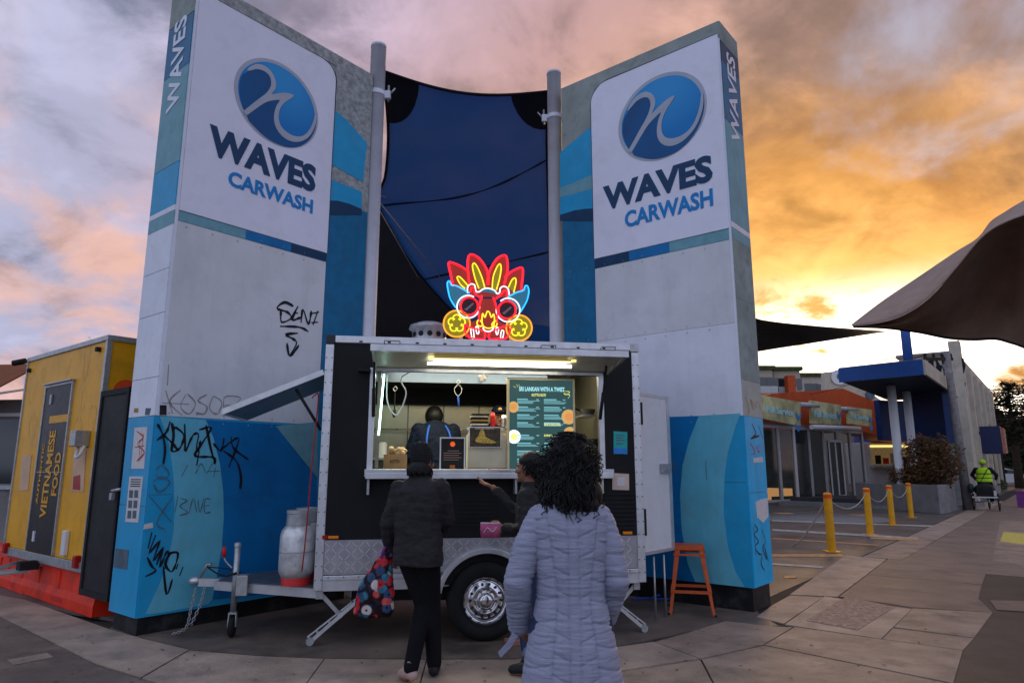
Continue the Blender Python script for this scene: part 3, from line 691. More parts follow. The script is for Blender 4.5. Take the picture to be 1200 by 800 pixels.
stick([(158, 501), (173, 500), (169, 549), (154, 549)], M_paper, 'torn_poster'); stick([(152, 558), (168, 558), (162, 612), (147, 611)], M_paper, 'notice_poster')
stick([(136, 642), (151, 644), (149, 667), (133, 664)], M_inkf, 'faded_sticker'); stick([(158, 478), (162, 478), (162, 483), (157, 483)], M_card)
stick([(171, 478), (177, 478), (175, 486), (170, 486)], M_inkf)
strokesX(LF, [[(160, 505), (168, 512), (161, 520), (169, 530), (160, 540)], [(164, 515), (163, 540)], [(168, 508), (165, 538)], [(158, 524), (169, 522)]], -.0155, .018, M_inkr, lp)
mb = MB()
for k in range(3):
    for j in range(2): mb.add([Vector((-.0152, *LF.yz(*q, -.0152))) for q in [(151.5 + j * 6 - k, 574 + k * 12), (156 + j * 6 - k, 574 + k * 12), (155.5 + j * 6 - k, 583 + k * 12), (151 + j * 6 - k, 583 + k * 12)]], [(0, 1, 2, 3)])
mb.build('poster_picture', M_inkf, lp)
mb = MB()
for k in range(4): mb.add([Vector((-.0152, *LF.yz(*q, -.0152))) for q in [(153.5 - k * .3, 561 + k * 2.6), (165 - k * .3, 561 + k * 2.6), (165 - k * .3, 562.2 + k * 2.6), (153.5 - k * .3, 562.2 + k * 2.6)]], [(0, 1, 2, 3)])
mb.build('poster_text', M_ink, lp)
art(MB(), LF, [(187, 474.5), (195, 474.5), (195, 486), (187, 486)], -.014).build('sticker', M_plinth, lp)
art(MB(), LF, [(169, 614), (179, 612), (179, 618), (168, 620)], -.014).build('sticker', M_paper, lp)
# tags on the face, measured stroke by stroke
def gz(l, sx=130, sy=480, k=.3): return [[(sx + x * k, sy + y * k) for x, y in s] for s in l]
strokesF(LF, gz([[(182, 55), (200, 90), (212, 150), (205, 212)], [(180, 118), (215, 90), (232, 45)], [(200, 92), (240, 130), (262, 160)], [(238, 50), (245, 100), (238, 160), (270, 148), (285, 100), (255, 70), (240, 78)],
                 [(288, 55), (290, 120), (292, 160), (320, 100), (342, 95), (335, 140), (340, 160), (350, 120)], [(345, 78), (392, 70), (350, 140), (330, 180), (400, 185), (405, 212)], [(372, 60), (390, 150), (408, 212)],
                 [(400, 130), (430, 160), (442, 110)], [(430, 155), (500, 110), (460, 225)], [(470, 105), (480, 150), (538, 195)], [(345, 160), (335, 218)], [(440, 160), (490, 200), (508, 260), (505, 310)]]), -.0195, .026, M_ink, lp, sm=4)
strokesF(LF, gz([[(160, 478), (145, 540)], [(175, 488), (150, 560), (190, 510), (165, 590), (200, 540), (178, 605)], [(205, 535), (190, 615), (215, 560), (225, 555), (212, 620)], [(235, 555), (212, 600), (240, 630), (262, 560), (225, 560)],
                 [(262, 600), (255, 622)], [(282, 612), (268, 648)], [(142, 575), (160, 610), (175, 628), (135, 650)], [(205, 610), (218, 720), (240, 660)]]), -.0195, .022, M_ink, lp, sm=4)
strokesF(LF, gz([[(175, 235), (200, 215), (228, 250), (200, 270), (175, 250)], [(165, 280), (200, 260), (230, 285), (190, 320), (168, 290)], [(150, 335), (240, 440)], [(240, 340), (180, 440), (212, 465)], [(262, 335), (250, 400)],
                 [(272, 345), (298, 355), (270, 375), (300, 400), (268, 412)], [(305, 405), (322, 345), (335, 400)], [(340, 350), (348, 400), (362, 345)], [(388, 348), (368, 350), (366, 400), (390, 398)], [(368, 375), (386, 372)],
                 [(275, 262), (300, 215)], [(330, 250), (352, 210), (370, 245)], [(372, 250), (400, 205)], [(378, 240), (425, 238)], [(402, 262), (408, 225)]]), -.0195, .012, M_inkf, lp, sm=4)
g6 = lambda l: gz(l, 120, 280, .35)
strokesF(LF, g6([[(640, 225), (610, 212), (585, 232), (620, 245), (632, 265), (600, 278), (598, 240)], [(655, 225), (635, 270), (665, 262)], [(640, 248), (655, 248)], [(665, 280), (672, 235), (690, 285), (700, 240)], [(695, 250), (725, 245)], [(722, 240), (705, 288)], [(700, 280), (722, 278)],
                 [(595, 292), (660, 295), (690, 310)], [(655, 315), (615, 320), (640, 335), (650, 350), (628, 392)], [(618, 348), (628, 392), (658, 355)]]), -.0165, .032, M_ink, lp, sm=4)
strokesF(LF, g6([[(212, 505), (235, 585)], [(262, 505), (225, 545), (268, 590)], [(280, 520), (262, 560), (290, 585), (312, 550), (285, 518)], [(350, 520), (320, 540), (350, 560), (340, 585), (312, 580)], [(372, 525), (358, 565), (385, 585), (400, 545), (372, 525)],
                 [(412, 590), (408, 530), (462, 530), (440, 555), (412, 558), (445, 590)], [(200, 548), (290, 552)], [(222, 420), (218, 490)]]), -.0165, .014, M_inkb, lp, sm=4)
for F_, T_, L_, zs_ in ((RF, rp, RL, (zm0, zm1, z208)), (LF, lp, xr, (zb0, 2.0))):
    m = MB()
    for z_ in zs_:
        for k in range(int(L_ / .28)):
            for dz in (.035, -.045): m.lathe([(.005, -.0215), (.008, -.012)], 6, (.12 + k * .28, 0, z_ + dz), 'y')
    m.build('panel_rivets', M_mull, T_, kind='stuff')
# =================================================================== SAIL POSTS
def post(px, Ybase, top, bot, label, sgn):
    p = at(px, 400, Ybase); t = thing('sail_post', label, 'post', (p.x, Ybase, 0), 0, 'white shade sail posts')
    m = MB(); m.lathe([(.105, 0), (.105, top - .05), (.11, top - .05), (.11, top - .01), (.09, top)], 28); m.build('post_shaft', M_pole, t)
    m = MB(); m.lathe([(.118, top - .78), (.118, top - .72)], 28); m.beam((sgn * .11, 0, top - .76), (sgn * .19, 0, top - .76), .05, .11); m.build('clamp', M_pole, t)
    m = MB(); m.tube([(sgn * .16, 0, top - .86), (sgn * .16, 0, top - .62)], .014, 8); m.tube([(sgn * .19, 0, top - .74), (sgn * .25, 0, top - .66)], .012, 6); m.build('shackle', M_galv, t)
    return t, p
post(430, 8.55, 7.33, 0, 'white steel sail post at the inner edge of the graffiti-tagged pylon', 1)
post(653, 9.35, 7.42, 0, 'white steel sail post at the inner edge of the pylon beside the orange stool', -1)
# =================================================================== SHADE SAILS
def sail_surface(L_, Rr, yl, yr, nu=24, nv=24):
    Lc = cr([Vector((x, y, 0)) for x, y in L_], 8); Rc = cr([Vector((x, y, 0)) for x, y in Rr], 8)
    def samp(c, t): k = t * (len(c) - 1); i = min(int(k), len(c) - 2); return c[i].lerp(c[i + 1], k - i)
    def fn(u, v):
        a = samp(Lc, v); b = samp(Rc, v); p = a.lerp(b, u)
        sag = 14 * math.sin(math.pi * u) * (1 - v) ** 1.5
        Y = (yl[0] + (yl[1] - yl[0]) * v) * (1 - u) + (yr[0] + (yr[1] - yr[0]) * v) * u
        return at(p.x, p.y + sag, Y)
    return fn
f1 = sail_surface([(449, 84), (455, 150), (452, 205), (443, 238), (470, 290), (500, 332), (545, 380), (585, 420)], [(641, 108), (641, 180), (643, 250), (644, 300), (645, 350), (646, 420)], (8.75, 14), (9.4, 14))
sb = thing('shade_sail', 'large blue shade sail strung between the two white posts above the food trailer', 'shade sail', at(545, 250, 11))
def rel(mb, o):
    q = o.location; mb.v = [v - q for v in mb.v]; return mb
rel(MB().grid(f1, 26, 30, (0, .004, -.003)), sb).build('sail_cloth', M_sailb, sb)
m = MB()
for a, b in (((0, .44), (1, .22)), ((0, .70), (1, .58))):
    m.ribbon([f1(a[0] + (b[0] - a[0]) * t / 20, a[1] + (b[1] - a[1]) * t / 20) + Vector((0, -.02, -.01)) for t in range(21)], .05, (0, -1, .3))
rel(m, sb).build('seam', M_saild, sb)
m = MB()
for (pts) in ([f1(u / 20, 0) for u in range(21)], [f1(0, v / 30) for v in range(31)], [f1(1, v / 30) for v in range(31)]): m.tube([p + Vector((0, -.012, 0)) for p in pts], .022, 6)
rel(m, sb).build('hem', M_saild, sb)
for c, (du, dv) in (((0, 0), (1, 1)), ((1, 0), (-1, 1))):
    pts = [f1(c[0], 0)] + [f1(min(1, max(0, c[0] + du * .22 * math.cos(t))), .13 * math.sin(t)) for t in [i * math.pi / 2 / 8 for i in range(9)]]
    m = MB(); n_ = len(pts); m.add([p + Vector((0, -.03, -.015)) for p in pts], [(0, i, i + 1) for i in range(1, n_ - 1)]); rel(m, sb).build('corner_patch', M_saild, sb)
f2 = lambda u, v: at(434 + (10 - 8 * v) * 0 + u * (10 + 140 * v), 238 + 175 * v - 4 * math.sin(math.pi * u), 15 + 1.5 * v)
def f2(u, v):
    x0 = 437 - 14 * v; x1 = float(np.interp(240 + 180 * v, [238, 290, 332, 380, 420], [446, 476, 506, 551, 590])); return at(x0 + (x1 - x0) * u, 240 + 180 * v, 15.5 + v)
s2 = thing('shade_sail', 'black shade sail hanging lower down behind the left white post', 'shade sail', at(470, 330, 16))
rel(MB().grid(f2, 12, 16, (0, .006, 0)), s2).build('sail_cloth', M_saild, s2)
m = MB()
for a, b in (((431, 222), (470, 240)), ((433, 232), (446, 246)), ((430, 240), (442, 225)), ((436, 226), (520, 330)), ((441, 240), (490, 325))):
    p, q = at(*a, 8.7), at(*b, 12); m.tube([p, q], .008, 5)
rel(m, s2).build('stay_wire', M_galv, s2)
def f3(u, v):
    x = 880 + 162 * u; yt = 371 + 17 * (u ** .6); yb = 413 - 25 * u; yb = max(yb, yt + .5)
    return at(x, yt + (yb - yt) * v, 17 + 3 * v + 4 * u)
s3 = thing('shade_sail', 'dark brown pointed shade sail coming out behind the right pylon against the sunset', 'shade sail', at(940, 390, 18))
rel(MB().grid(f3, 14, 4, (0, .01, 0)), s3).build('sail_cloth', M_saild, s3)
# big sail at upper right: top outline and lower outline
up4 = cr([Vector((x, y, 0)) for x, y in [(998, 381), (1035, 353), (1080, 323), (1120, 296), (1147, 279), (1162, 260), (1180, 248), (1200, 236), (1260, 205), (1330, 175)]], 6)
md4 = cr([Vector((x, y, 0)) for x, y in [(999, 382), (1032, 378), (1060, 369), (1090, 349), (1120, 316), (1147, 283), (1165, 268), (1185, 258), (1205, 250), (1260, 222), (1330, 190)]], 6)
lo4 = cr([Vector((x, y, 0)) for x, y in [(1000, 383), (1035, 384), (1075, 389), (1110, 396), (1140, 398), (1165, 397), (1182, 401), (1200, 407), (1260, 430), (1330, 460)]], 6)
def sm4(c, t): k = t * (len(c) - 1); i = min(int(k), len(c) - 2); return c[i].lerp(c[i + 1], k - i)
s4 = thing('canvas_canopy', 'large brown canvas canopy hanging in from the right edge, its sky-lit upper face made paler', 'canopy', at(1120, 340, 7.5))
def f4a(u, v): p = sm4(up4, u).lerp(sm4(md4, u), v); return at(p.x, p.y, 9.7 - 2.4 * u - .85 * v)
def f4b(u, v): p = sm4(md4, u).lerp(sm4(lo4, u), v); return at(p.x, p.y, 8.85 - 2.4 * u + 2.2 * math.sin(v * 1.5) * u + .12 * math.sin(9 * u + 5 * v))
rel(MB().grid(f4a, 40, 5, (0, .02, .012)), s4).build('canopy_lit_top', M_sailt, s4)
rel(MB().grid(f4b, 44, 22, (0, .015, .01)), s4).build('canopy_cloth', M_sailr, s4)
rel(MB().tube([f4b(i / 44, 1) + Vector((0, -.01, 0)) for i in range(45)], .018, 6), s4).build('edge_cord', M_blackm, s4)
# =================================================================== FOOD TRAILER
VF = Frame(-1.72, 6.15, math.atan2(.47, 2.974)); VL = 3.01; VD = 1.8; VZ0, VZ1 = .445, 2.70
van = fthing('food_trailer', 'black food trailer with lit open serving hatch standing between the two carwash pylons', 'food trailer', VF)
U = VF.uz
wx0 = U(436, 500)[0]; wx1 = U(704, 500)[0]; wz0 = U(560, 551)[1]; wz1 = U(600, 438)[1]
zstrip = U(400, 632)[1]
# front wall in pieces round the opening
T = .05
m = MB(); m.box(.07, 0, zstrip, VL - .07, T, wz0).build('wall_panel', M_black, van)
MB().box(.07, 0, wz0, wx0, T, wz1).build('wall_panel', M_black, van); MB().box(wx1, 0, wz0, VL - .07, T, wz1).build('wall_panel', M_black, van)
MB().box(.07, 0, wz1, VL - .07, T, VZ1 - .055).build('wall_panel', M_black, van)
MB().box(.07, 0, .59, VL - .07, T, zstrip - .003).build('checker_panel', M_check, van)
# end, back, roof, floor
MB().box(0, T, .46, .04, VD, VZ1 - .03).build('end_wall', M_wpaint, van); MB().box(VL - .04, T, .46, VL, .28, VZ1 - .03).build('end_wall', M_wpaint, van)
MB().box(VL - .04, 1.0, .46, VL, VD, VZ1 - .03).build('end_wall', M_wpaint, van)
MB().box(.04, VD - .04, .46, VL - .04, VD, VZ1 - .03).build('back_wall', M_wsteel, van)
MB().box(0, 0.02, VZ1 - .03, VL, VD, VZ1 + .01).build('roof', M_wpaint, van)
MB().box(.0, T, .46, VL, VD, .55).build('floor', M_galv, van)
wx, wr = U(568, 709, .05)[0], .345
# diamond lugs on the checker plate: real relief, joined
m = MB()
nx = 48; nz = 5
for i in range(nx):
    for j in range(nz):
        x = .10 + i * (VL - .2) / nx
        if math.hypot(x - wx, .61 + j * (zstrip - .62) / nz + .02 - wr) < .47: continue
        z = .61 + j * (zstrip - .62) / nz + .02; s_ = 1 if (i + j) % 2 else -1
        m.beam((x - .021, -.001, z - .021 * s_), (x + .021, -.001, z + .021 * s_), .007, .007, (0, 1, 0))
m.build('checker_lugs', M_alu, van, kind='stuff')
# trim
MB().box(0, -.012, .46, .075, .06, VZ1 - .07).build('corner_trim', M_alu, van, .006); MB().box(VL - .075, -.012, .46, VL, .06, VZ1 - .07).build('corner_trim', M_alu, van, .006)
MB().box(.08, -.014, VZ1 - .055, VL - .08, .03, VZ1 + .015).build('roof_rail', M_alu, van, .008)
MB().box(0, -.016, VZ1 - .068, .085, .06, VZ1 + .02).build('corner_cap', M_dkchr, van, .008); MB().box(VL - .085, -.016, VZ1 - .068, VL, .06, VZ1 + .02).build('corner_cap', M_galv, van, .008)
MB().box(.075, -.016, VZ0 + .01, 1.08, .04, .585).build('chassis_rail', M_alu, van, .005); MB().box(1.98, -.016, VZ0 + .01, VL - .075, .04, .585).build('chassis_rail', M_alu, van, .005)
MB().box(.075, -.019, .54, 1.05, -.015, .555).build('rail_lip', M_galv, van); MB().box(2.0, -.019, .54, VL - .075, -.015, .555).build('rail_lip', M_galv, van)
m = MB()
for z in np.arange(.55, 2.6, .115):
    for x in (.012, .062, VL - .012, VL - .062): m.lathe([(.0045, -.018), (.006, -.012)], 8, (x, 0, z), 'y')
for x in np.arange(.3, 2.8, .26): m.box(x, -.0175, VZ1 - .045, x + .03, -.0135, VZ1 - .03)
for x in np.arange(.12, 2.95, .13):
    if not 1.05 < x < 2: m.lathe([(.0045, -.021), (.006, -.016)], 8, (x, 0, .57), 'y')
m.build('rivets', M_dkchr, van, kind='stuff')
# serving counter, window frame
cz0 = U(500, 560)[1]; cz1 = wz0
cx0, cx1 = U(428, 555)[0], U(714, 556)[0]
MB().box(cx0, -.16, cz0 + .01, cx1, .05, cz1 + .012).build('serving_counter', M_steel, van, .006)
MB().box(cx0 + .01, -.165, cz0 - .004, cx1 - .01, -.15, cz0 + .05).build('counter_edge', M_alu, van, .004)
for x in (wx0 - .02, wx1 - .04, .75, 1.75): MB().box(x, -.12, cz0 - .14, x + .02, .0, cz0 + .01).build('counter_bracket', M_galv, van)
MB().box(wx0 - .035, -.008, wz0, wx0 + .015, .05, wz1).build('window_frame', M_alu, van); MB().box(wx1 - .015, -.008, wz0, wx1 + .035, .05, wz1).build('window_frame', M_alu, van)
MB().box(wx0 - .035, -.008, wz1, wx1 + .035, .05, wz1 + .03).build('window_frame', M_alu, van)
# hatch
hz1 = 2.50; hy = -.60
hx0, hx1 = VF.loc(at(436, 412, 5.48)).x, VF.loc(at(737, 420, 5.9)).x
hx0 = wx0 - .0; hx1 = wx1 + .085
hat = MB(); hat.add([(hx0, 0, wz1 + .035), (hx1, 0, wz1 + .035), (hx1, hy, hz1), (hx0, hy, hz1), (hx0, 0, wz1 + .06), (hx1, 0, wz1 + .06), (hx1, hy, hz1 + .025), (hx0, hy, hz1 + .025)],
                    [(0, 3, 2, 1), (4, 5, 6, 7), (0, 1, 5, 4), (1, 2, 6, 5), (2, 3, 7, 6), (3, 0, 4, 7)])
hatch = hat.build('serving_hatch', mat('grey hatch lining', (.42, .41, .38), .45, .2, var=.1), van)
MB().box(hx0 - .01, hy - .02, hz1 - .025, hx1 + .01, hy + .015, hz1 + .035).build('hatch_edge', M_alu, hatch, .004)
for x in (hx0, hx1 - .02): MB().beam((x + .01, -.005, wz1 + .03), (x + .01, hy + .02, hz1 + .0), .022, .05).build('hatch_edge', M_alu, hatch)
def hp(x, t, dz=0): return Vector((x, hy * t, wz1 + .035 + (hz1 - wz1 - .035) * t - dz))
tx0, tx1 = VF.loc(at(501, 425, 5.98)).x, VF.loc(at(668, 425, 6.25)).x
MB().box(tx0 + .05, hy * .85, hp(0, .6).z - .02, tx1 - .05, hy * .45, hp(0, .6).z - .008).build('lamp_batten', M_wpaint, hatch, .004)
m = MB(); m.tube([hp(tx0, .80, .03), hp(tx1, .80, .03)], .013, 10); m.build('hatch_lamp_tube', E_tubey, hatch)
m = MB(); m.tube([hp(tx0, .50, .035), hp(tx1, .50, .035)], .013, 10); m.build('hatch_lamp_tube', E_tubew, hatch)
for x in (wx0 + .01, wx1 - .01):
    m = MB(); m.tube([(x, -.02, wz1 - .42), hp(x, .45, .01)], .011, 8); m.tube([(x, -.02, wz1 - .42), Vector((x, -.02, wz1 - .42)).lerp(hp(x, .45, .01), .5)], .017, 8); m.build('gas_strut', M_blackm, van)
for x in (.55, 1.9, hx1 - .25):
    m = MB(); m.tube([(x, hy - .02, hz1 + .045), (x, hy - .045, hz1 + .06), (x + .13, hy - .045, hz1 + .06), (x + .13, hy - .02, hz1 + .045)], .006, 6); m.build('grab_handle', M_galv, hatch)
MB().box(wx0 - .14, -.09, wz1 - .015, wx0 - .03, .0, wz1 + .01).build('hatch_hinge', M_blackm, van)
# wheel
wx, wr = U(568, 709, .05)[0], .345
wh = MB()
wh.lathe([(.20, .005), (.215, -.012), (.28, -.022), (.325, -.012), (wr, .03), (wr, .20), (.325, .24), (.20, .24)], 48, (wx, -.03, wr), 'y', caps=False)
wheel = wh.build('wheel', M_rubber, van)
m = MB(); m.lathe([(.212, -.022), (.216, -.008), (.205, .0), (.192, .018), (.175, .03), (.165, .018), (.12, .008), (.105, .0), (.10, .012), (.07, .015), (.065, -.02), (.05, -.045), (.035, -.05), (.001, -.052)], 48, (wx, -.03, wr), 'y', caps=False); m.build('rim', M_chrome, wheel)
for k in range(14):
    a = 2 * math.pi * k / 14; m = MB(); m.lathe([(.012, .0), (.012, .012), (.001, .012)], 10, (wx + .142 * math.cos(a), -.03, wr + .142 * math.sin(a)), 'y'); m.build('rim_slot', M_dkchr, wheel)
for k in range(6):
    a = 2 * math.pi * k / 6; m = MB(); m.lathe([(.009, -.028), (.012, -.022), (.012, .015)], 6, (wx + .086 * math.cos(a), -.03, wr + .086 * math.sin(a)), 'y'); m.build('wheel_nut', M_chrome, wheel)
# dark wheel recess and mudguard
MB().box(1.08, .30, .3, 1.98, .34, .75).build('wheel_well', M_blackm, van)
m = MB(); arc = [(wx + .455 * math.cos(t), wr + .455 * math.sin(t)) for t in [R(a) for a in range(12, 169, 6)]]
vs = []; fs = []
for i, (x, z) in enumerate(arc):
    c_ = Vector((x - wx, 0, z - wr)).normalized() * .045
    vs += [(x, -.10, z), (x, .26, z), (x - c_.x, .26, z - c_.z), (x - c_.x, -.10, z - c_.z)]
    if i:
        b = (i - 1) * 4
        for q in range(4): fs.append((b + q, b + (q + 1) % 4, b + 4 + (q + 1) % 4, b + 4 + q))
n_ = len(arc); fs += [(0, 1, 2, 3), (n_ * 4 - 1, n_ * 4 - 2, n_ * 4 - 3, n_ * 4 - 4)]
m.add(vs, fs); m.build('mudguard', M_alu, van, .004)
# black arch cut in front of the checker panel
m = MB(); P = [Vector((wx + .41 * math.cos(R(a)), -.004, wr + .41 * math.sin(R(a)))) for a in range(16, 165, 6)]; m.sheet(P, (0, .003, 0)); m.build('wheel_arch_shade', M_blackm, van)
MB().box(.3, .35, .3, 2.7, 1.7, .46).build('chassis', M_blackm, van)
MB().beam((wx, .1, wr), (wx, 1.7, wr), .06, .06).build('axle', M_blackm, van)
m = MB(); m.lathe([(.20, 0), (.30, -.01), (wr, .03), (wr, .17), (.20, .2)], 32, (wx, 1.55, wr), 'y'); m.build('wheel', M_rubber, van)
# stabiliser legs
def stab(x, y, s_, label=None):
    m = MB(); a = Vector((x, y, .43)); b = Vector((x + s_ * .20, y, .22)); f = Vector((x - s_ * .06, y - .02, .03)); top = Vector((x + s_ * .42, y, .43))
    o = MB().beam(f, top, .03, .03, (0, 1, 0)).build('stabiliser_leg', M_alu, van)
    mm = MB(); mm.beam(f + Vector((s_ * -.03, .045, .03)), top + Vector((-s_ * .02, .045, 0)), .012, .03, (0, 1, 0))
    for t in (.15, .35, .55, .75): p = f.lerp(top, t); mm.beam(p, p + Vector((-s_ * .03, .045, .02)), .02, .012)
    mm.build('leg_channel', M_alu, o)
    MB().beam(a, b, .035, .02, (0, 1, 0)).build('leg_strut', M_galv, o); MB().box(x - .03, y - .03, .38, x + .03, y + .03, .46).build('leg_bracket', M_galv, o)
    mm = MB(); mm.lathe([(.034, -.02), (.034, .02)], 14, (f.x, f.y, .034), 'y'); mm.build('leg_roller', M_galv, o)
    return o
stab(.045, .10, 1); stab(VL - .06, .12, -1)
# marker lights
for px in (391, 574, 735): x = U(px, 628)[0]; MB().box(x - .045, -.022, zstrip + .01, x + .045, 0, zstrip + .035).build('marker_light', M_orangeL, van, .004)
MB().box(U(378, 628)[0], -.02, zstrip + .008, U(384, 628)[0], -.0, zstrip + .04).build('marker_light', M_lens, van)
# plaque, teal sign, louvres on the right wall
def plate(pts, mt, name, v=-.004, th=.004): return art(MB(), VF, pts, v, th).build(name, mt, van)
ts = plate([(719, 505), (735, 506), (735, 532), (719, 531.5)], mat('teal vinyl sign', (.02, .36, .34), .4), 'teal_sign')
m = MB(); 
for k, y in enumerate((509, 512, 515, 519)): m.add([Vector((a, -.0095, b)) for a, b in polyF(VF, [(721.5, y), (732 - k % 2 * 2, y), (732 - k % 2 * 2, y + 1.5), (721.5, y + 1.5)])], [(0, 1, 2, 3)])
m.build('sign_text', M_inkf, ts); art(MB(), VF, [(719.5, 524.5), (734.6, 525), (734.6, 531.6), (719.5, 531)], -.0095, .001).build('sign_panel', mat('blue vinyl', (.03, .20, .62), .4), ts)
pq = plate([(717.5, 554), (737, 555), (737, 574), (717.5, 573.5)], mat('blush plaque', (.60, .45, .38), .4), 'plaque')
art(MB(), VF, [(723, 559), (732, 559), (732, 569), (723, 569)], -.009, .001).build('plaque_square', M_paper, pq)
for k in range(9):
    y = 578 + k * 5; a = polyF(VF, [(708, y), (744, y - .5)]); MB().box(a[0][0], -.014, a[0][1] - .012, a[1][0], -.0, a[0][1]).build('louvre', M_blackm, van)
for k in range(7):
    y = 585 + k * 5; a = polyF(VF, [(537, y), (580, y)]); MB().box(a[0][0], -.009, a[0][1] - .008, a[1][0], -.0, a[0][1]).build('louvre', M_blackm, van)
# flap raised on the left end, with strut, hose
fl = MB(); A = Vector((-.005, .06, 2.36)); B = Vector((-.86, .06, 1.985)); dpt = Vector((0, .9, 0)); n_ = Vector((-.02, 0, .035))
fl.add([A, B, B + dpt, A + dpt, A + n_, B + n_, B + dpt + n_, A + dpt + n_], [(0, 1, 2, 3), (7, 6, 5, 4), (0, 4, 5, 1), (1, 5, 6, 2), (2, 6, 7, 3), (3, 7, 4, 0)])
flp = fl.build('end_flap', mat('flap underside grey', (.16, .24, .30), .5), van); MB().beam(A + n_ * .5 + Vector((0, -.01, 0)), B + n_ * .5 + Vector((0, -.01, 0)), .02, .05).build('flap_edge', M_alu, flp)
MB().beam(B + n_ * .5, B + dpt + n_ * .5, .03, .05).build('flap_edge', M_alu, flp)
MB().tube([(-.26, .1, 2.22), (-.02, .1, 1.85)], .014, 8).build('gas_strut', M_blackm, van)
# white door hanging open at the right end
dA, dB = Vector((VL + .01, .30, 0)), Vector((VL + .60, .80, 0))
dd = (dB - dA).normalized(); nn = Vector((dd.y, -dd.x, 0))
doorz0, doorz1 = .66, 2.27
def dbox(u0, u1, z0, z1, n0, n1, name, mt, par, bev=0):
    P = [dA + dd * u + nn * q for u, q in ((u0, n0), (u1, n0), (u1, n1), (u0, n1))]
    m = MB(); m.sheet([(p.x, p.y, z0) for p in P], (0, 0, z1 - z0)); return m.build(name, mt, par, bev)
DLn = (dB - dA).length
door = dbox(0, DLn, doorz0, doorz1, -.03, .01, 'door', M_wpaint, van)
dbox(DLn - .05, DLn + .01, doorz0 - .01, doorz1 + .01, -.035, .018, 'door_trim', M_alu, door); dbox(0, DLn, doorz1 - .02, doorz1 + .012, -.033, .014, 'door_trim', M_alu, door); dbox(0, DLn, doorz0 - .012, doorz0 + .02, -.033, .014, 'door_trim', M_alu, door)
dbox(.12, .20, 1.95, 2.18, .01, .02, 'door_vent', M_blackm, door); dbox(.12, .20, .84, 1.10, .01, .02, 'door_vent', M_blackm, door)
dbox(DLn - .24, DLn - .03, 1.46, 1.55, .01, .04, 'latch', M_galv, door, .004); dbox(DLn - .16, DLn - .10, 1.485, 1.525, .04, .055, 'latch_knob', M_steel, door)
dbox(.10, .115, 1.45, 1.62, .01, .013, 'door_label', M_inkbl, door)
for u in (.05, .12): 
    for p in (dA + dd * (.2 + u * 3),): MB().tube([(p.x, p.y, .02), (p.x, p.y, .62)], .012, 8).build('door_prop', M_galv, van)
# drawbar
tip = Vector((-1.13, .80, .42))
MB().beam((.05, .12, .42), (-.98, .72, .42), .05, .08).build('drawbar_rail', M_alu, van); MB().beam((.05, 1.55, .42), (-.98, .9, .42), .05, .08).build('drawbar_rail', M_alu, van)
m = MB(); m.sheet([(.0, .09, .465), (-.95, .67, .465), (-.95, .95, .465), (0, 1.58, .465)], (0, 0, .006)); m.build('drawbar_deck', mat('dull checker deck', (.16, .17, .18), .4, .6, var=.3), van)
m = MB(); m.beam((-.9, .81, .43), (-1.15, .81, .44), .09, .07); m.ell((-1.20, .81, .45), (.06, .045, .04), 14, 8); m.build('coupling', M_alu, van, 0)
m = MB(); m.tube([(-1.15, .80, .48), (-1.09, .79, .60), (-1.05, .78, .60)], .014, 8); m.build('coupling_handle', M_galv, van)
m = MB(); m.tube(cr([(-1.08, .76, .58), (-.98, .74, .52), (-.90, .72, .50)], 6), .007, 6); m.tube(cr([(-1.08, .76, .58), (-.9, .73, .565), (-.76, .70, .53)], 6), .006, 6); m.build('brake_cable', M_blackm, van)
jx, jy = -.76, .50
m = MB(); m.tube([(jx, jy, .20), (jx, jy, .80)], .027, 12); jw = m.build('jockey_stand', M_galv, van)
MB().lathe([(.031, 0), (.031, .03), (.01, .04)], 12, (jx, jy, .79)).build('stand_cap', M_galv, jw)
m = MB(); m.beam((jx - .035, jy, .09), (jx - .03, jy, .21), .01, .05, (0, 1, 0)); m.beam((jx + .035, jy, .09), (jx + .03, jy, .21), .01, .05, (0, 1, 0)); m.box(jx - .035, jy - .028, .2, jx + .035, jy + .028, .215); m.build('wheel_fork', M_galv, jw)
m = MB(); m.lathe([(.03, -.022), (.075, -.024), (.088, -.01), (.088, .01), (.075, .024), (.03, .022)], 24, (jx, jy, .088), 'x'); m.build('jockey_wheel', M_rubber, jw)
m = MB(); m.tube(cr([(jx - .03, jy - .02, .60), (jx - .09, jy - .02, .66), (jx - .11, jy - .02, .70)], 4), .008, 6); m.build('stand_handle', M_galv, jw)
MB().tube([(jx - .11, jy - .02, .70), (jx - .115, jy - .02, .79)], .018, 8).build('handle_grip', M_redp, jw)
MB().box(jx + .02, jy - .06, .36, jx + .12, jy + .05, .54).build('stand_clamp', M_galv, jw, .006); MB().tube([(jx - .07, jy - .05, .54), (jx + .02, jy - .05, .56)], .012, 6).build('clamp_screw', M_blackm, jw)
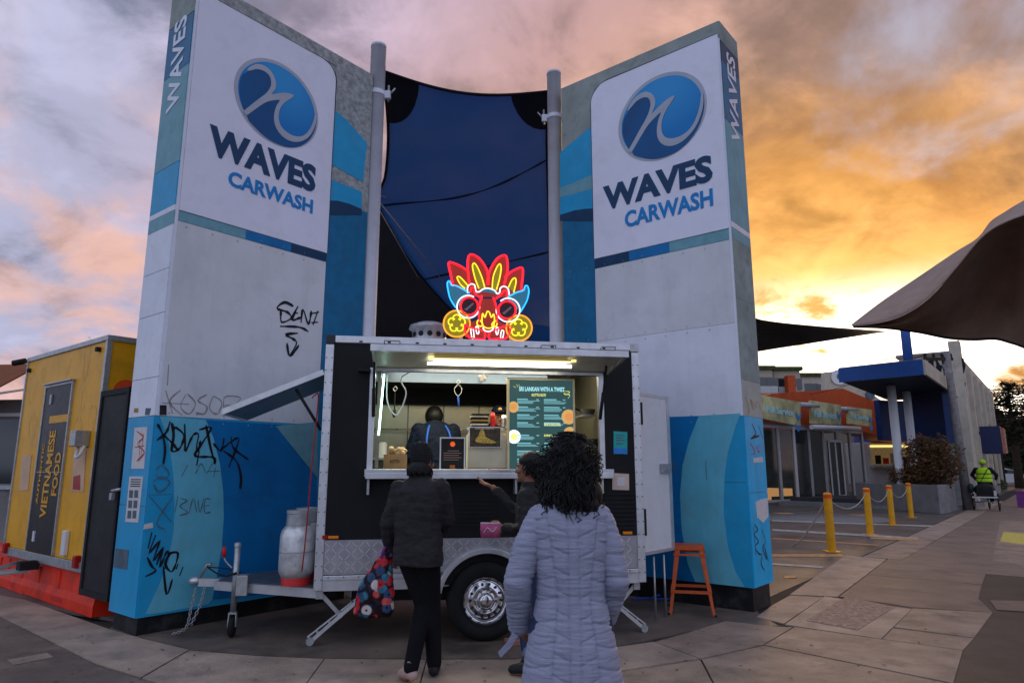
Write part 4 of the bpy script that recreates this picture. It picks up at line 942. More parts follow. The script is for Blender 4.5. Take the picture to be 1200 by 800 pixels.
# chain
cp = cr([(-1.16, .72, .40), (-1.18, .70, .22), (-1.20, .66, .06), (-1.30, .60, .02)], 7) 
cp2 = cr([(-1.08, .72, .40), (-1.10, .69, .25), (-1.16, .66, .08)], 7)
lk = MB(); lk.tube([(.016 * math.cos(t), .0, .026 * math.sin(t)) for t in [i * math.pi / 4 for i in range(8)]], .0055, 5, closed=True); lme = lk.mesh('chain_link', M_galv)
for CP in (cp, cp2):
    for i in range(0, len(CP) - 1):
        o = bpy.data.objects.new('chain_link', lme); C.objects.link(o); o.parent = van; o.location = (CP[i] + CP[i + 1]) / 2
        d = CP[i + 1] - CP[i]; q = d.to_track_quat('Z', 'Y'); o.rotation_mode = 'QUATERNION'; o.rotation_quaternion = q @ Matrix.Rotation(math.pi / 2 * (i % 2), 3, 'Z').to_quaternion(); s_ = d.length / .044; o.scale = (.75, .75, s_)
# roof vent
cxv, czv = U(503, 392, .7); m = MB(); m.lathe([(.24, 0), (.24, .03), (.18, .04), (.18, .22), (.215, .23), (.20, .27), (.12, .30), (.001, .31)], 32, (cxv, .7, VZ1 + .01)); rv = m.build('roof_vent', M_galv, van)
for k in range(12):
    a = 2 * math.pi * k / 12; m = MB(); m.lathe([(.028, 0), (.028, .006)], 10, (0, 0, 0), 'x'); m.v = [Matrix.Rotation(a, 3, 'Z') @ (v + Vector((.179, 0, 0))) + Vector((cxv, .7, VZ1 + .17)) for v in m.v]; m.build('vent_hole', M_blackm, rv)
# ---- interior
IN = van
MB().box(.10, .06, .55, .12, VD - .04, VZ1 - .03).build('inner_lining', M_wsteel, IN)
MB().box(.04, T + .02, 2.60, VL - .04, VD - .04, 2.63).build('ceiling', M_wpaint, IN)
MB().box(VL - .30, .06, .55, VL - .28, VD - .04, VZ1 - .1).build('inner_lining', M_wsteel, IN)
m = MB(); hA = VF.uz(500, 448, 1.0)[1]; hB = VF.uz(500, 434, 1.0)[1]; m.box(.13, 1.0, hA, 2.3, 1.02, hB); m.box(.13, 1.0, hB - .02, 2.3, 1.7, hB); m.build('range_hood', mat('hood lip steel', (.22, .29, .40), .35, .3), IN)
for k in range(6): MB().box(.35 + k * .42, VD - .046, .6, .362 + k * .42, VD - .04, 2.58).build('lining_seam', M_dkchr, IN)
MB().box(.2, 1.5, 1.60, 1.1, 1.74, 1.62).build('wall_shelf', M_steel, IN); MB().box(1.35, 1.45, 1.25, 1.95, 1.72, 1.52).build('fryer', M_steel, IN); MB().box(1.4, 1.44, 1.3, 1.9, 1.45, 1.42).build('fryer_panel', M_blackm, IN)
m = MB(); m.tube([(.3, 1.68, 1.95), (2.3, 1.68, 1.95)], .008, 6); m.build('wall_rail', M_steel, IN)
for k, (x_, r_, h_) in enumerate(((.3, .07, .12), (.5, .05, .16), (.68, .06, .10), (.9, .08, .14))): MB().lathe([(r_, 0), (r_, h_), (r_ * .6, h_ + .02)], 16, (x_, 1.6, 1.62)).build('canister', (M_steel, M_wpaint, M_card, M_steel)[k], IN)
MB().box(.13, 1.70, VF.uz(500, 474, 1.7)[1], 2.6, 1.74, 2.59).build('hood_shade_panel', M_blackm, IN); MB().box(.13, 1.04, hA + .01, 2.3, 1.7, hA + .03).build('hood_shade_panel', M_blackm, IN)  # black panels paint in the dark recess under and behind the hood
MB().box(.12, .12, 1.33, wx1 + .05, .55, 1.40).build('inner_bench', M_steel, IN); MB().box(.12, 1.3, 1.20, 2.2, 1.74, 1.25).build('cook_bench', M_steel, IN)
MB().box(.10, .10, wz0 - .03, .14 + .1, .16, wz1).build('inner_post', M_wsteel, IN)
m = MB(); m.tube([(wx0 + .06, .05, wz0 + .32), (wx0 + .09, .05, wz1 - .02)], .008, 6); m.build('led_strip', E_led, IN)
m = MB(); m.box(wx0 + .035, .06, wz0 + .02, wx0 + .065, .09, wz1); m.build('inner_post', M_wsteel, IN)
m = MB(); m.tube(cr([(wx0 + .12, .07, wz1 - .02), (wx0 + .13, .07, wz1 - .28), (wx0 + .22, .07, wz1 - .40), (wx0 + .3, .07, wz1 - .2), (wx0 + .25, .07, wz1 - .05), (wx0 + .45, .0, wz1 + .05)], 6), .006, 6); m.build('cable', M_wpaint, IN)
for (a, b) in (((wx1 - .1, .3, 2.02), (wx1 + .03, .6, 2.04)), ((wx1 - .1, .3, 1.72), (wx1 + .03, .6, 1.74))): MB().box(*a, *b).build('side_shelf', M_steel, IN)
MB().box(.6, .9, 2.585, 2.5, 1.0, 2.60).build('ceiling_lamp', E_ceil, IN)
for nm, loc, sz, e_, col in (('interior_lamp', (1.5, .45, 2.56), (1.8, .2), 15, (1, .88, .60)), ('interior_lamp', (.5, .4, 2.4), (.3, .2), 3, (.7, 1, .9))):
    l = bpy.data.lights.new(nm, 'AREA'); l.shape = 'RECTANGLE'; l.size, l.size_y = sz; l.energy = e_; l.color = col
    o = bpy.data.objects.new(nm, l); C.objects.link(o); o.parent = van; o.location = loc
# ---- things in and on the trailer
def vthing(name, label, cat, x, y, z, group=None): return thing(name, label, cat, VF.W(x, y, z), VF.r, group)
def vpix(px0, px1, pyt, pyb, v): a = VF.uz(px0, pyb, v); b = VF.uz(px1, pyt, v); return a[0], a[1], b[0], b[1]
# lit menu
x0, z0, x1, z1 = vpix(597, 671, 446, 551, .16)
mn = vthing('menu_board', 'tall lit green menu board standing at the right side of the serving hatch', 'menu board', x0, .16, wz0 - .02)
w_, h_ = x1 - x0, z1 - wz0 + .02
MB().box(0, .01, 0, w_, .05, h_).build('board', M_blackm, mn)
gold = mat('brass coloured frame', (.62, .52, .30), .35, .5)
for b_ in ((-.02, 0, 0, 0, .055, h_), (w_, 0, 0, w_ + .02, .055, h_), (-.02, 0, h_, w_ + .02, .055, h_ + .02)): MB().box(*b_).build('frame', gold, mn)
MB().box(0, .004, 0, w_, .0095, h_).build('screen', E_menu, mn)
def mtext(s, x, z, w, h, mt, bd=.02): m = MB(); text_mb(m, s, (x * w_, .003, z * h_), (w * w_, 0, 0), (0, 0, h * h_), (0, -.001, 0), bd); m.build('screen_text', mt, mn)
mtext('SRI LANKAN WITH A TWIST', .15, .875, .72, .05, E_mtxt, .03); mtext('KOTTU ROTI', .35, .82, .22, .03, E_my); mtext('INFUSIONS', .54, .50, .26, .03, E_my); mtext('DRINKS', .54, .385, .18, .022, E_my)
m = MB(); random.seed(8)
for col_ in (0, 1):
    for blk in range(8):
        zb_ = .78 - blk * .085 - (.05 if blk > 3 else 0)
        if col_ and blk in (4, 6): continue
        xx = .12 + col_ * .42
        m.box(xx * w_, .002, (zb_) * h_, (xx + random.uniform(.14, .26)) * w_, .0038, (zb_ + .012) * h_); m.box((xx + .30) * w_, .002, zb_ * h_, (xx + .34) * w_, .0038, (zb_ + .01) * h_)
        for k in range(3 if blk != 7 else 2):
            if k == 2 and random.random() < .4: continue
            m.box(xx * w_, .002, (zb_ - .014 - k * .013) * h_, (xx + random.uniform(.24, .36)) * w_, .0038, (zb_ - .008 - k * .013) * h_)
m.build('screen_text', mat('dim menu text', (.1, .2, .2), .5, var=0, emit=(.16, .42, .48), es=.6), mn)
for (x, z, r_) in ((.93, .60, .10), (.95, .41, .10), (.07, .38, .09), (.06, .70, .075)):
    m = MB(); rx = r_ * w_ * 1.15; zc_ = z * h_; P = [Vector((min(w_, max(0, x * w_ + rx * math.cos(t))), .003, zc_ + rx * math.sin(t))) for t in [i * math.pi / 10 for i in range(20)]]; m.sheet(P, (0, -.001, 0)); f_ = m.build('food_picture', E_wht if r_ == .09 else E_food, mn)
    m = MB(); m.lathe([(rx * .55, -.001), (rx * .55, .0015)], 12, (min(w_ - rx * .56, max(rx * .56, x * w_)), 0.0, zc_), 'y'); m.build('food_picture', E_my if r_ == .09 else em('curry picture', (.55, .22, .05), .7), mn)
m = MB(); m.ribbon(cr([(.84 * w_, .002, .885 * h_), (.95 * w_, .002, .875 * h_), (.90 * w_, .002, .84 * h_), (.86 * w_, .002, .86 * h_), (.95 * w_, .002, .84 * h_), (.92 * w_, .002, .80 * h_)], 5), .006, (0, -1, 0)); m.build('screen_doodle', E_my, mn)
for a in ((.06, .93, .10, .91), (.11, .95, .13, .92), (.15, .95, .15, .93)): MB().ribbon([(a[0] * w_, .002, a[1] * h_), (a[2] * w_, .002, a[3] * h_)], .006, (0, -1, 0)).build('screen_doodle', E_my, mn)
# framed card
def cardstand(px0, px1, pyt, v, label, face, frame, tilt=.06):
    x0, z0, x1, z1 = vpix(px0, px1, pyt, 550, v); t = vthing('card_stand', label, 'card stand', x0, v, cz1 + .013)
    w, h = x1 - x0, z1 - cz1 - .013
    M_ = Matrix.Rotation(-tilt, 4, 'X'); m = MB(); m.M = M_; m.box(0, 0, 0, w, .012, h); m.build('frame', frame, t)
    m = MB(); m.M = M_; m.box(.012, -.003, .0, w - .012, 0, h - .012); m.build('card', face, t); return t, w, h, M_
t, w, h, M_ = cardstand(515, 545.5, 512, .08, 'small white-framed black card with an orange ball picture standing on the counter', M_blackm, M_wpaint)
m = MB(); m.M = M_; m.lathe([(.024, -.005), (.024, -.003)], 18, (w * .5, 0, h * .78), 'y'); m.build('card_picture', mat('orange print', (.75, .10, .02), .5, emit=(1, .12, .02), es=.25), t)  # the printed ball also emits a faint orange glow of its own
m = MB(); m.M = M_
for k in range(5): m.box(w * (.15 if k else .3), -.0045, h * (.56 - k * .07), w * (.75 + .1 * (k % 2)), -.0035, h * (.575 - k * .07))
m.build('card_text', mat('orange grey print', (.42, .26, .2), .5), t)
m = MB(); m.M = M_; m.box(w * .4, -.0045, .005, w * .6, -.0035, h * .12); m.build('card_picture', mat('dim orange print', (.45, .12, .02), .5), t)
# white food display box and poster on it
x0, z0, x1, z1 = vpix(548, 597, 519, 551, .22)
bxx = vthing('counter_box', 'low cream box on the counter below the food photo', 'box', x0, .22, cz1 + .013); MB().box(0, 0, 0, x1 - x0, .2, z1 - cz1 + .07).build('box_body', M_wbox, bxx, .004)
MB().box(.0, -.002, .002, x1 - x0, .0, .012).build('box_trim', M_card, bxx)
x0, z0, x1, z1 = vpix(549.5, 587, 500, 524, .20)
ps = vthing('food_photo', 'framed landscape photo of a fried dish taped on the cream box', 'photo', x0, .19, z0); w, h = x1 - x0, z1 - z0
MB().box(0, 0, 0, w, .012, h).build('frame', M_wpaint, ps); MB().box(.006, -.002, .006, w - .006, 0, h - .01).build('print', mat('dark wood print', (.06, .045, .03), .5, var=.6, scale=30), ps)
m = MB(); P = [Vector((w * a, -.002, h * b)) for a, b in ((.22, .25), (.85, .22), (.65, .4), (.52, .52), (.45, .82), (.36, .85), (.3, .6))]; m.sheet(cr(P, 3, True), (0, -.001, 0)); m.build('print_dish', mat('golden fried print', (.48, .32, .07), .5, var=.5, scale=40), ps)
m = MB(); text_mb(m, 'CHICKEN KOTTU', (w * .18, -.002, h * .88), (w * .6, 0, 0), (0, 0, h * .07), (0, -.001, 0)); m.build('print_text', M_paper, ps)
# tan box with crumpled paper
x0, z0, x1, z1 = vpix(449, 477, 534, 550, .15)
tb = vthing('paper_bag_box', 'brown cardboard box with crumpled paper at the left end of the counter', 'box', x0, .15, cz1 + .013); w = x1 - x0
MB().box(0, 0, 0, w, .18, .135).build('carton', M_card, tb, .003)
m = MB(); random.seed(3)
for k in range(16): m.ell((random.uniform(.02, w - .02), random.uniform(.02, .16), .14 + random.uniform(0, .045)), (.03, .03, .02), 6, 4, Matrix.Rotation(random.uniform(0, 3), 3, 'X'))
m.build('crumpled_paper', mat('kraft paper', (.50, .34, .18), .8), tb)
m = MB(); text_mb(m, 'KOTTU', (w * .28, -.001, .055), (w * .4, 0, 0), (0, 0, .03), (0, -.002, 0)); m.build('carton_print', M_ink, tb)
# stack on the shelf, bottle, jar
x0, z0, x1, z1 = vpix(552, 574, 484, 500, .35)
st = vthing('tray_stack', 'stack of dark takeaway trays and napkins on the hatch shelf beside the red bottle', 'trays', x0, .35, z0); w = x1 - x0
random.seed(11)
for k in range(7): MB().box(random.uniform(0, .015), random.uniform(0, .01), k * (z1 - z0) / 7, w - random.uniform(0, .02), .14, (k + .75) * (z1 - z0) / 7).build('tray', (M_blackm, M_wbox, M_blackm, M_card, M_blackm, M_wbox, M_blackm)[k], st)
MB().box(-.04, 0, -.03, .45, .16, -.005).build('shelf', M_steel, st)
MB().box(-.02, .02, -.30, .42, .14, -.03).build('shelf_back', M_wbox, st)
def bottle(px, top, bot, r_, mt, cap, label, cat, name):
    x, z = VF.uz(px, bot, .40); zt_ = VF.uz(px, top, .40)[1]; t = vthing(name, label, cat, x, .40, z); h = zt_ - z
    MB().lathe([(r_ * .9, 0), (r_, .01), (r_, h * .72), (r_ * .8, h * .82)], 18).build('vessel', mt, t)
    MB().lathe([(r_ * .82, h * .82), (r_ * .82, h * .97), (r_ * .4, h)], 18).build('lid', cap, t)
bottle(577.5, 483, 500, .026, M_redp, M_redp, 'red plastic squeeze bottle on the hatch shelf', 'bottle', 'sauce_bottle'); bottle(590.5, 486, 500, .030, M_steel, M_wpaint, 'small steel shaker on the hatch shelf beside the menu board', 'shaker', 'shaker')
# hanging tools
for px, yy, label, kind in ((463, 458, 'black-handled ladle hanging from the hood at the left', 0), (537, 450, 'wire whisk hanging from the hood behind the cook', 1)):
    x, z = VF.uz(px, yy, 1.0); t = vthing('hanging_ladle' if not kind else 'hanging_whisk', label, 'utensil', x, 1.0, z)
    MB().tube(cr([(0, 0, .05), (.02, 0, .03), (0, 0, 0), (-.02, 0, .02), (0, 0, .05)], 4), .005, 6).build('hook', M_steel, t)
    if not kind: MB().tube([(0, 0, 0), (.0, 0, -.20)], .006, 6).build('shaft', M_blackm, t); MB().ell((0, 0, -.24), (.022, .015, .045), 10, 8).build('bowl', M_blackm, t)
    else:
        m = MB()
        for s_ in (-1, 1): m.tube(cr([(0, 0, 0), (s_ * .04, 0, -.05), (s_ * .03, 0, -.10), (0, 0, -.13)], 5), .004, 5)
        m.build('wires', M_steel, t); MB().tube([(0, 0, -.13), (.01, 0, -.24)], .011, 8).build('grip', M_strap, t)
x, z = VF.uz(567, 441, .9); t = vthing('plastic_bag', 'small knotted clear plastic bag hanging from the hood lip', 'bag', x, .95, z); m = MB()
for k in range(9): m.ell((random.uniform(-.03, .03), 0, random.uniform(-.03, .03)), (.03, .012, .02), 7, 5, Matrix.Rotation(random.uniform(0, 3), 3, 'Y'))
m.build('bag_film', M_paper, t)
# stacked pots at right inside
for k, (px, py) in enumerate(((688, 495), (693, 520))):
    x, z = VF.uz(px, py, .45); t = vthing('cooking_pan', ('black pan on the upper side shelf right of the menu board', 'black pan on the lower side shelf right of the menu board')[k], 'pan', x, .45, (2.04, 1.74)[k])
    MB().lathe([(.07, 0), (.09, .06), (.082, .06), (.06, .01)], 20).build('pan_body', M_blackm, t); MB().tube([(-.08, -.02, .05), (-.18, -.08, .07)], .01, 6).build('handle', M_blackm, t)
# red hose hanging on the left end
m = MB(); m.tube(cr([(-.10, .0, 2.13), (-.075, .02, 2.16), (-.05, .05, 2.13), (-.07, .02, 1.6), (-.09, .02, .95), (-.11, .04, .62)], 6), .006, 6); m.build('gas_hose', M_lens, van)
# gas bottles
def gasb(x, y, label, r_=.155, k=1.):
    t = vthing('gas_bottle', label, 'gas bottle', x, y, .472, 'gas bottles on the drawbar')
    MB().lathe([(r_ * .80, .0), (r_ * .82, .085), (r_ * .80, .09)], 32).build('foot_ring', M_redp, t)
    MB().lathe([(.02, .055), (r_ * .8, .06), (r_ * .97, .11), (r_, .15), (r_, .42 * k), (r_ * .94, .47 * k), (r_ * .72, .515 * k), (r_ * .4, .535 * k), (.001, .54 * k)], 36).build('tank', mat('aluminium gas bottle skin', (.66, .66, .66), .35, .6, var=.2, scale=10, dirt=(.2, .2, .2, .5), dscale=8), t)
    MB().lathe([(r_ + .001, .285), (r_ + .004, .29), (r_ + .001, .295)], 36, caps=False).build('weld_band', M_galv, t)
    m = MB(); c_ = .105
    for a0, a1 in ((20, 160), (200, 340)):
        P = [(c_ * math.cos(R(a)), c_ * math.sin(R(a))) for a in range(a0, a1 + 1, 10)]
        for (p, q) in zip(P[:-1], P[1:]): m.beam((*p, .575 * k), (*q, .575 * k), .006, .09)
    P = [(c_ * math.cos(R(a)), c_ * math.sin(R(a))) for a in range(0, 361, 10)]
    for (p, q) in zip(P[:-1], P[1:]): m.beam((*p, .64 * k), (*q, .64 * k), .008, .03); m.beam((*p, .53 * k), (*q, .53 * k), .008, .02)
    m.build('collar', M_galv, t); MB().lathe([(.02, .53 * k), (.02, .58 * k), (.035, .585 * k), (.03, .61 * k)], 12).build('valve', mat('brass', (.5, .33, .1), .3, .9), t)
pq_ = gnd(604, 756); wc = thing('wheel_chock', 'small reddish timber block lying behind the trailer wheel', 'block', pq_ + Vector((0, .05, 0)), R(12)); MB().box(-.09, -.05, 0, .09, .05, .045).build('block', mat('reddish timber', (.30, .13, .10), .8), wc, .004)
gasb(-.20, .31, 'silver gas bottle with red foot ring standing on the trailer drawbar'); gasb(-.17, .68, 'second gas bottle mostly hidden behind the first on the drawbar')
# neon mask on the roof
m0 = VF.uz(570, 398, .12)
ns = vthing('neon_sign', 'glowing neon mask sign with red feathers and round glasses on the trailer roof', 'neon sign', m0[0], .12, VZ1 + .015)
def nz(l, v=.0):
    out = []
    for x, y in l:
        a = VF.uz(500 + x * .15, 290 + y * .15, .12 + v); out.append(Vector((a[0] - m0[0], v, a[1] - VZ1 - .015)))
    return out
def neon(strokes, mt, r_=.011, sm=5, v=-.01):
    for s_ in strokes:
        closed = s_[0] == s_[-1]; P = nz(s_[:-1] if closed else s_, v)
        MB().tube(cr(P, sm, closed), r_, 8, closed=closed).build('neon_tube', mt, ns)
def circ(cx, cy, r_, a0=0, a1=360, st=30): return [(cx + r_ * math.cos(R(a)), cy + r_ * math.sin(R(a))) for a in range(a0, a1 + 1, st)]
def circc(cx, cy, r_): q = circ(cx, cy, r_, 0, 330); return q + [q[0]]
neon([[(205, 292), (190, 220), (172, 125), (200, 120), (262, 145), (325, 185)], [(335, 290), (322, 180), (325, 80), (355, 55), (420, 95), (475, 190), (480, 290)], [(475, 290), (490, 190), (545, 95), (600, 62), (625, 80), (632, 180), (605, 290)], [(610, 235), (670, 185), (740, 158), (752, 200), (738, 330)]], E_red, .0105)
neon([[(300, 320), (262, 285), (238, 235), (262, 232), (325, 300)], [(408, 320), (378, 240), (358, 150), (370, 122), (395, 150), (430, 230), (455, 315)], [(512, 320), (520, 230), (548, 155), (572, 128), (582, 160), (570, 240), (545, 330)], [(640, 310), (665, 255), (690, 238), (698, 270), (680, 350)]], E_yel, .0065)
neon([[(228, 470), (185, 400), (165, 320), (162, 275), (178, 262), (195, 295), (240, 302), (335, 355)], [(735, 500), (780, 420), (798, 350), (790, 305), (770, 300), (755, 335), (700, 352), (635, 388)]], E_cya, .0075)
neon([circ(325, 462, 88, 0, 300, 20)[::1], circ(636, 488, 92, -130, 200, 20), [(320, 355), (320, 310), (345, 285), (375, 295), (385, 340), (410, 345), (440, 325), (480, 318), (530, 335), (550, 360), (570, 350), (575, 320), (600, 303), (635, 320), (645, 370)],
      [(440, 622), (450, 645), (480, 655), (510, 645), (522, 622)]], E_wht, .0068)
neon([circc(333, 458, 68), circc(628, 488, 68), [(345, 345), (350, 315), (370, 320), (380, 360), (410, 385), (432, 378)], [(540, 400), (575, 375), (595, 350), (612, 335), (628, 350), (625, 385)], [(432, 378), (412, 450), (408, 520), (412, 580)], [(520, 390), (540, 450), (552, 520), (548, 590)],
      [(300, 600), (340, 625), (400, 640), (440, 650)], [(295, 598), (298, 650), (330, 700), (400, 712), (450, 712), (455, 660)], [(490, 660), (490, 712), (560, 712), (620, 708), (650, 660), (655, 615), (600, 620), (520, 650)]], E_red, .009)
neon([[(400, 570), (395, 600), (420, 615), (438, 600), (420, 572), (400, 570)], [(530, 575), (548, 580), (545, 610), (520, 618), (510, 600), (530, 575)], [(440, 610), (432, 560), (438, 515), (455, 545), (470, 505), (480, 498), (492, 510), (505, 545), (522, 520), (530, 560), (520, 615), (480, 630), (440, 610)],
      ] + [[(c_[0] + 38 * math.cos(R(a)) + 30 * math.cos(R(a + b)), c_[1] + 38 * math.sin(R(a)) + 30 * math.sin(R(a + b))) for b in (-120, -60, 0, 60, 120)] for c_ in ((235, 592), (717, 627)) for a in range(-90, 270, 72)], E_yel, .0065)
neon([circc(235, 595, 103), circc(722, 628, 100)], E_org, .0075)
neon([[(345, 640), (362, 635), (370, 700), (355, 708), (345, 640)], [(385, 620), (402, 620), (408, 665), (392, 670), (385, 620)], [(540, 640), (552, 622), (562, 640), (555, 675), (545, 675), (540, 640)], [(585, 650), (602, 655), (592, 712), (578, 700), (585, 650)]], E_wht, .0055)
def fill(l, mt, v=.012): MB().sheet(nz(l, v), (0, .004, 0)).build('backing', mt, ns)
F_red = em('tinted red acrylic', (.35, .03, .02), .35, (.10, .012, .01)); F_olv = em('tinted olive acrylic', (.30, .25, .01), .35, (.10, .08, .01)); F_blu = em('tinted blue acrylic', (.03, .15, .25), .4, (.02, .07, .10)); F_dk = mat('dark acrylic', (.03, .02, .03), .3)
fill([(205, 292), (172, 125), (262, 145), (335, 200), (325, 80), (355, 55), (420, 95), (478, 200), (545, 95), (600, 62), (628, 90), (625, 230), (740, 158), (738, 330), (640, 390), (320, 380)], F_red)
for s_ in ([(300, 320), (238, 235), (262, 232), (325, 300)], [(408, 320), (358, 150), (370, 122), (395, 150), (455, 315)], [(512, 320), (548, 155), (572, 128), (582, 160), (545, 330)], [(640, 310), (665, 255), (690, 238), (680, 350)]): fill(s_, F_olv, .008)
fill([(228, 470), (165, 320), (165, 270), (195, 298), (340, 358), (330, 400)], F_blu, .010); fill([(735, 500), (798, 350), (780, 302), (755, 335), (635, 388), (640, 430)], F_blu, .010)
fill(circ(235, 595, 103, 0, 340, 20), F_olv, .010); fill(circ(722, 628, 100, 0, 340, 20), F_olv, .010); fill([(300, 600), (410, 560), (408, 400), (540, 400), (550, 570), (655, 615), (650, 700), (300, 700)], F_red, .009)
fill(circ(333, 458, 66, 0, 340, 20), F_dk, .004); fill(circ(628, 488, 66, 0, 340, 20), F_dk, .004); fill([(410, 345), (440, 325), (480, 318), (530, 335), (550, 365), (480, 350)], F_blu, .003)
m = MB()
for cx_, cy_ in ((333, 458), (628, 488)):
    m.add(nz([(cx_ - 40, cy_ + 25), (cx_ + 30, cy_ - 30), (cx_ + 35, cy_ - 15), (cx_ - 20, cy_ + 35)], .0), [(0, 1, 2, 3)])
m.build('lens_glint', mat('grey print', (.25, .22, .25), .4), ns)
for x in (-.25, .25): MB().box(x - .02, .02, -.003, x + .02, .05, .25).build('bracket', M_galv, ns)
# =================================================================== STOOL
def stool():
    p = gnd(811, 716); t = thing('bar_stool', 'orange metal stool standing in front of the right pylon', 'stool', (p.x, p.y, 0), R(-14)); h = .69; a = .155; b = .235
    m = MB(); m.box(-a, -a, h - .012, a, a, h); m.box(-a, -a, h - .045, a, -a + .006, h - .01); m.box(-a, a - .006, h - .045, a, a, h - .01); m.box(-a, -a, h - .045, -a + .006, a, h - .01); m.box(a - .006, -a, h - .045, a, a, h - .01); m.build('seat', M_stool, t, .01)
    for sx in (-1, 1):
        for sy in (-1, 1):
            m = MB(); top = Vector((sx * (a - .01), sy * (a - .01), h - .02)); bot = Vector((sx * b, sy * b, .0))
            for off in ((-sx * .022, 0, 0), (0, -sy * .022, 0)):
                o_ = Vector(off); w0 = .05; m.add([top, top + o_ * 2.2, bot + o_ * 1.1, bot, top + Vector((-sx * .004, -sy * .004, 0)), top + o_ * 2.2 + Vector((-sx * .004, -sy * .004, 0)), bot + o_ * 1.1 + Vector((-sx * .004, -sy * .004, 0)), bot + Vector((-sx * .004, -sy * .004, 0))],
                      [(0, 1, 2, 3), (7, 6, 5, 4), (0, 4, 5, 1), (1, 5, 6, 2), (2, 6, 7, 3), (3, 7, 4, 0)])
            m.build('leg', M_stool, t); MB().lathe([(.018, 0), (.014, .02)], 10, (bot.x, bot.y, 0)).build('foot', M_blackm, t)
    k = .205; zf = .23
    for P in (((-k, -k), (k, -k)), ((k, -k), (k, k)), ((k, k), (-k, k)), ((-k, k), (-k, -k))): MB().beam((*P[0], zf), (*P[1], zf), .012, .03).build('rung', M_stool, t)
    k = .165; zf = .60
    for P in (((-k, -k), (k, -k)), ((k, -k), (k, k)), ((k, k), (-k, k)), ((-k, k), (-k, -k))): MB().beam((*P[0], zf), (*P[1], zf), .006, .02).build('brace', M_stool, t)
stool()
p = gnd(772, 708); t = thing('blue_hose', 'bundle of thin blue hose lying behind the orange stool', 'hose', (p.x, p.y + .2, 0)); m = MB()
m.tube(cr([(-.25, 0, .02), (-.1, .08, .02), (.1, -.05, .03), (.22, .05, .02), (.3, -.05, .02), (.1, .1, .05), (-.05, -.04, .04)], 6), .012, 6); m.tube(cr([(.1, .1, .05), (.12, .12, .3), (.1, .12, .6), (.18, .12, .52)], 5), .008, 6); m.build('hose', M_inkbl, t)
# =================================================================== YELLOW TRAILER
YF = Frame(-5.52, 8.27, math.atan2(-.623, .782)); yu = YF.uz
yx0, yx1 = yu(30, 560)[0] - .0, yu(111, 560)[0]; yx0 = (yu(30, 425)[0] + yu(8, 650)[0]) / 2; yx1 = (yu(125, 400)[0] + yu(99, 672)[0]) / 2
yz0 = yu(60, 662)[1]; yz1 = yu(80, 409)[1]
yt = fthing('yellow_trailer', 'mustard yellow food trailer with a narrow black door, left of the tagged pylon', 'food trailer', YF)
YD = 3.6
MB().box(yx0, 0, yz0 + .1, yx1, YD, yz1).build('body', M_yel, yt, .01); MB().box(yx0 - .02, -.02, yz0, yx1 + .02, YD, yz0 + .1).build('chassis_rail', M_galv, yt, .004)
MB().box(yx0 - .02, -.02, yz1 - .03, yx1 + .02, .05, yz1 + .03).build('roof_rail', M_galv, yt, .004); MB().box(yx1 - .03, -.018, yz0 + .1, yx1 + .02, .04, yz1 - .03).build('corner_trim', M_galv, yt, .004); MB().box(yx1 - .0, .04, yz1 - .03, yx1 + .02, YD, yz1 + .03).build('roof_rail', M_galv, yt)
MB().box(yx0 - .012, -.018, yz0 + .1, yx0 + .025, .04, yz1 - .03).build('corner_trim', M_galv, yt, .004)
dx0, dx1 = (yu(55, 453)[0] + yu(34, 650)[0]) / 2, (yu(86, 446)[0] + yu(63, 660)[0]) / 2; dz1 = yu(70, 452)[1]; dz0 = yz0 + .11
yd = MB().box(dx0, -.02, dz0, dx1, .0, dz1).build('door', mat('charcoal door paint', (.014, .015, .016), .4, var=.15), yt, .004)
for b_ in ((dx0 - .03, -.028, dz0, dx0, .0, dz1 + .03), (dx1, -.028, dz0, dx1 + .03, .0, dz1 + .03), (dx0, -.028, dz1, dx1, 0, dz1 + .03)): MB().box(*b_).build('door_frame', M_galv, yd)
MB().box(dx0 - .05, -.06, dz1 + .03, dx1 + .05, 0, dz1 + .045).build('rain_strip', M_galv, yd); MB().box(dx0, -.023, (dz0 + dz1) / 2 - .06, dx1, -.02, (dz0 + dz1) / 2 - .052).build('door_joint', M_galv, yd)
MB().box(dx0 + .2, -.035, dz1 - .22, dx0 + .26, -.02, dz1 - .1).build('door_latch', M_galv, yd); MB().box(dx0 + .25, -.024, dz1 - .46, dx1 - .0, -.02, dz1 - .37).build('door_sticker', M_boll, yd)
MB().box(dx0 + .2, -.035, dz0 + .12, dx0 + .25, -.02, dz0 + .24).build('door_latch', M_wpaint, yd)
def vtext(s, xa, xb, za, zb): m = MB(); text_mb(m, s, (xa, -.022, za), (0, 0, zb - za), (xb - xa, 0, 0), (0, -.003, 0), .025); m.build('lettering', M_boll, yd)
dw = dx1 - dx0
vtext('VIETNAMESE', dx0 + dw * .62, dx0 + dw * .38, yu(48, 606)[1], yu(60, 505)[1]); vtext('FOOD', dx0 + dw * .92, dx0 + dw * .72, yu(58, 580)[1], yu(66, 530)[1]); vtext('AUTHENTIC', dx0 + dw * .24, dx0 + dw * .16, yu(46, 590)[1], yu(54, 520)[1])
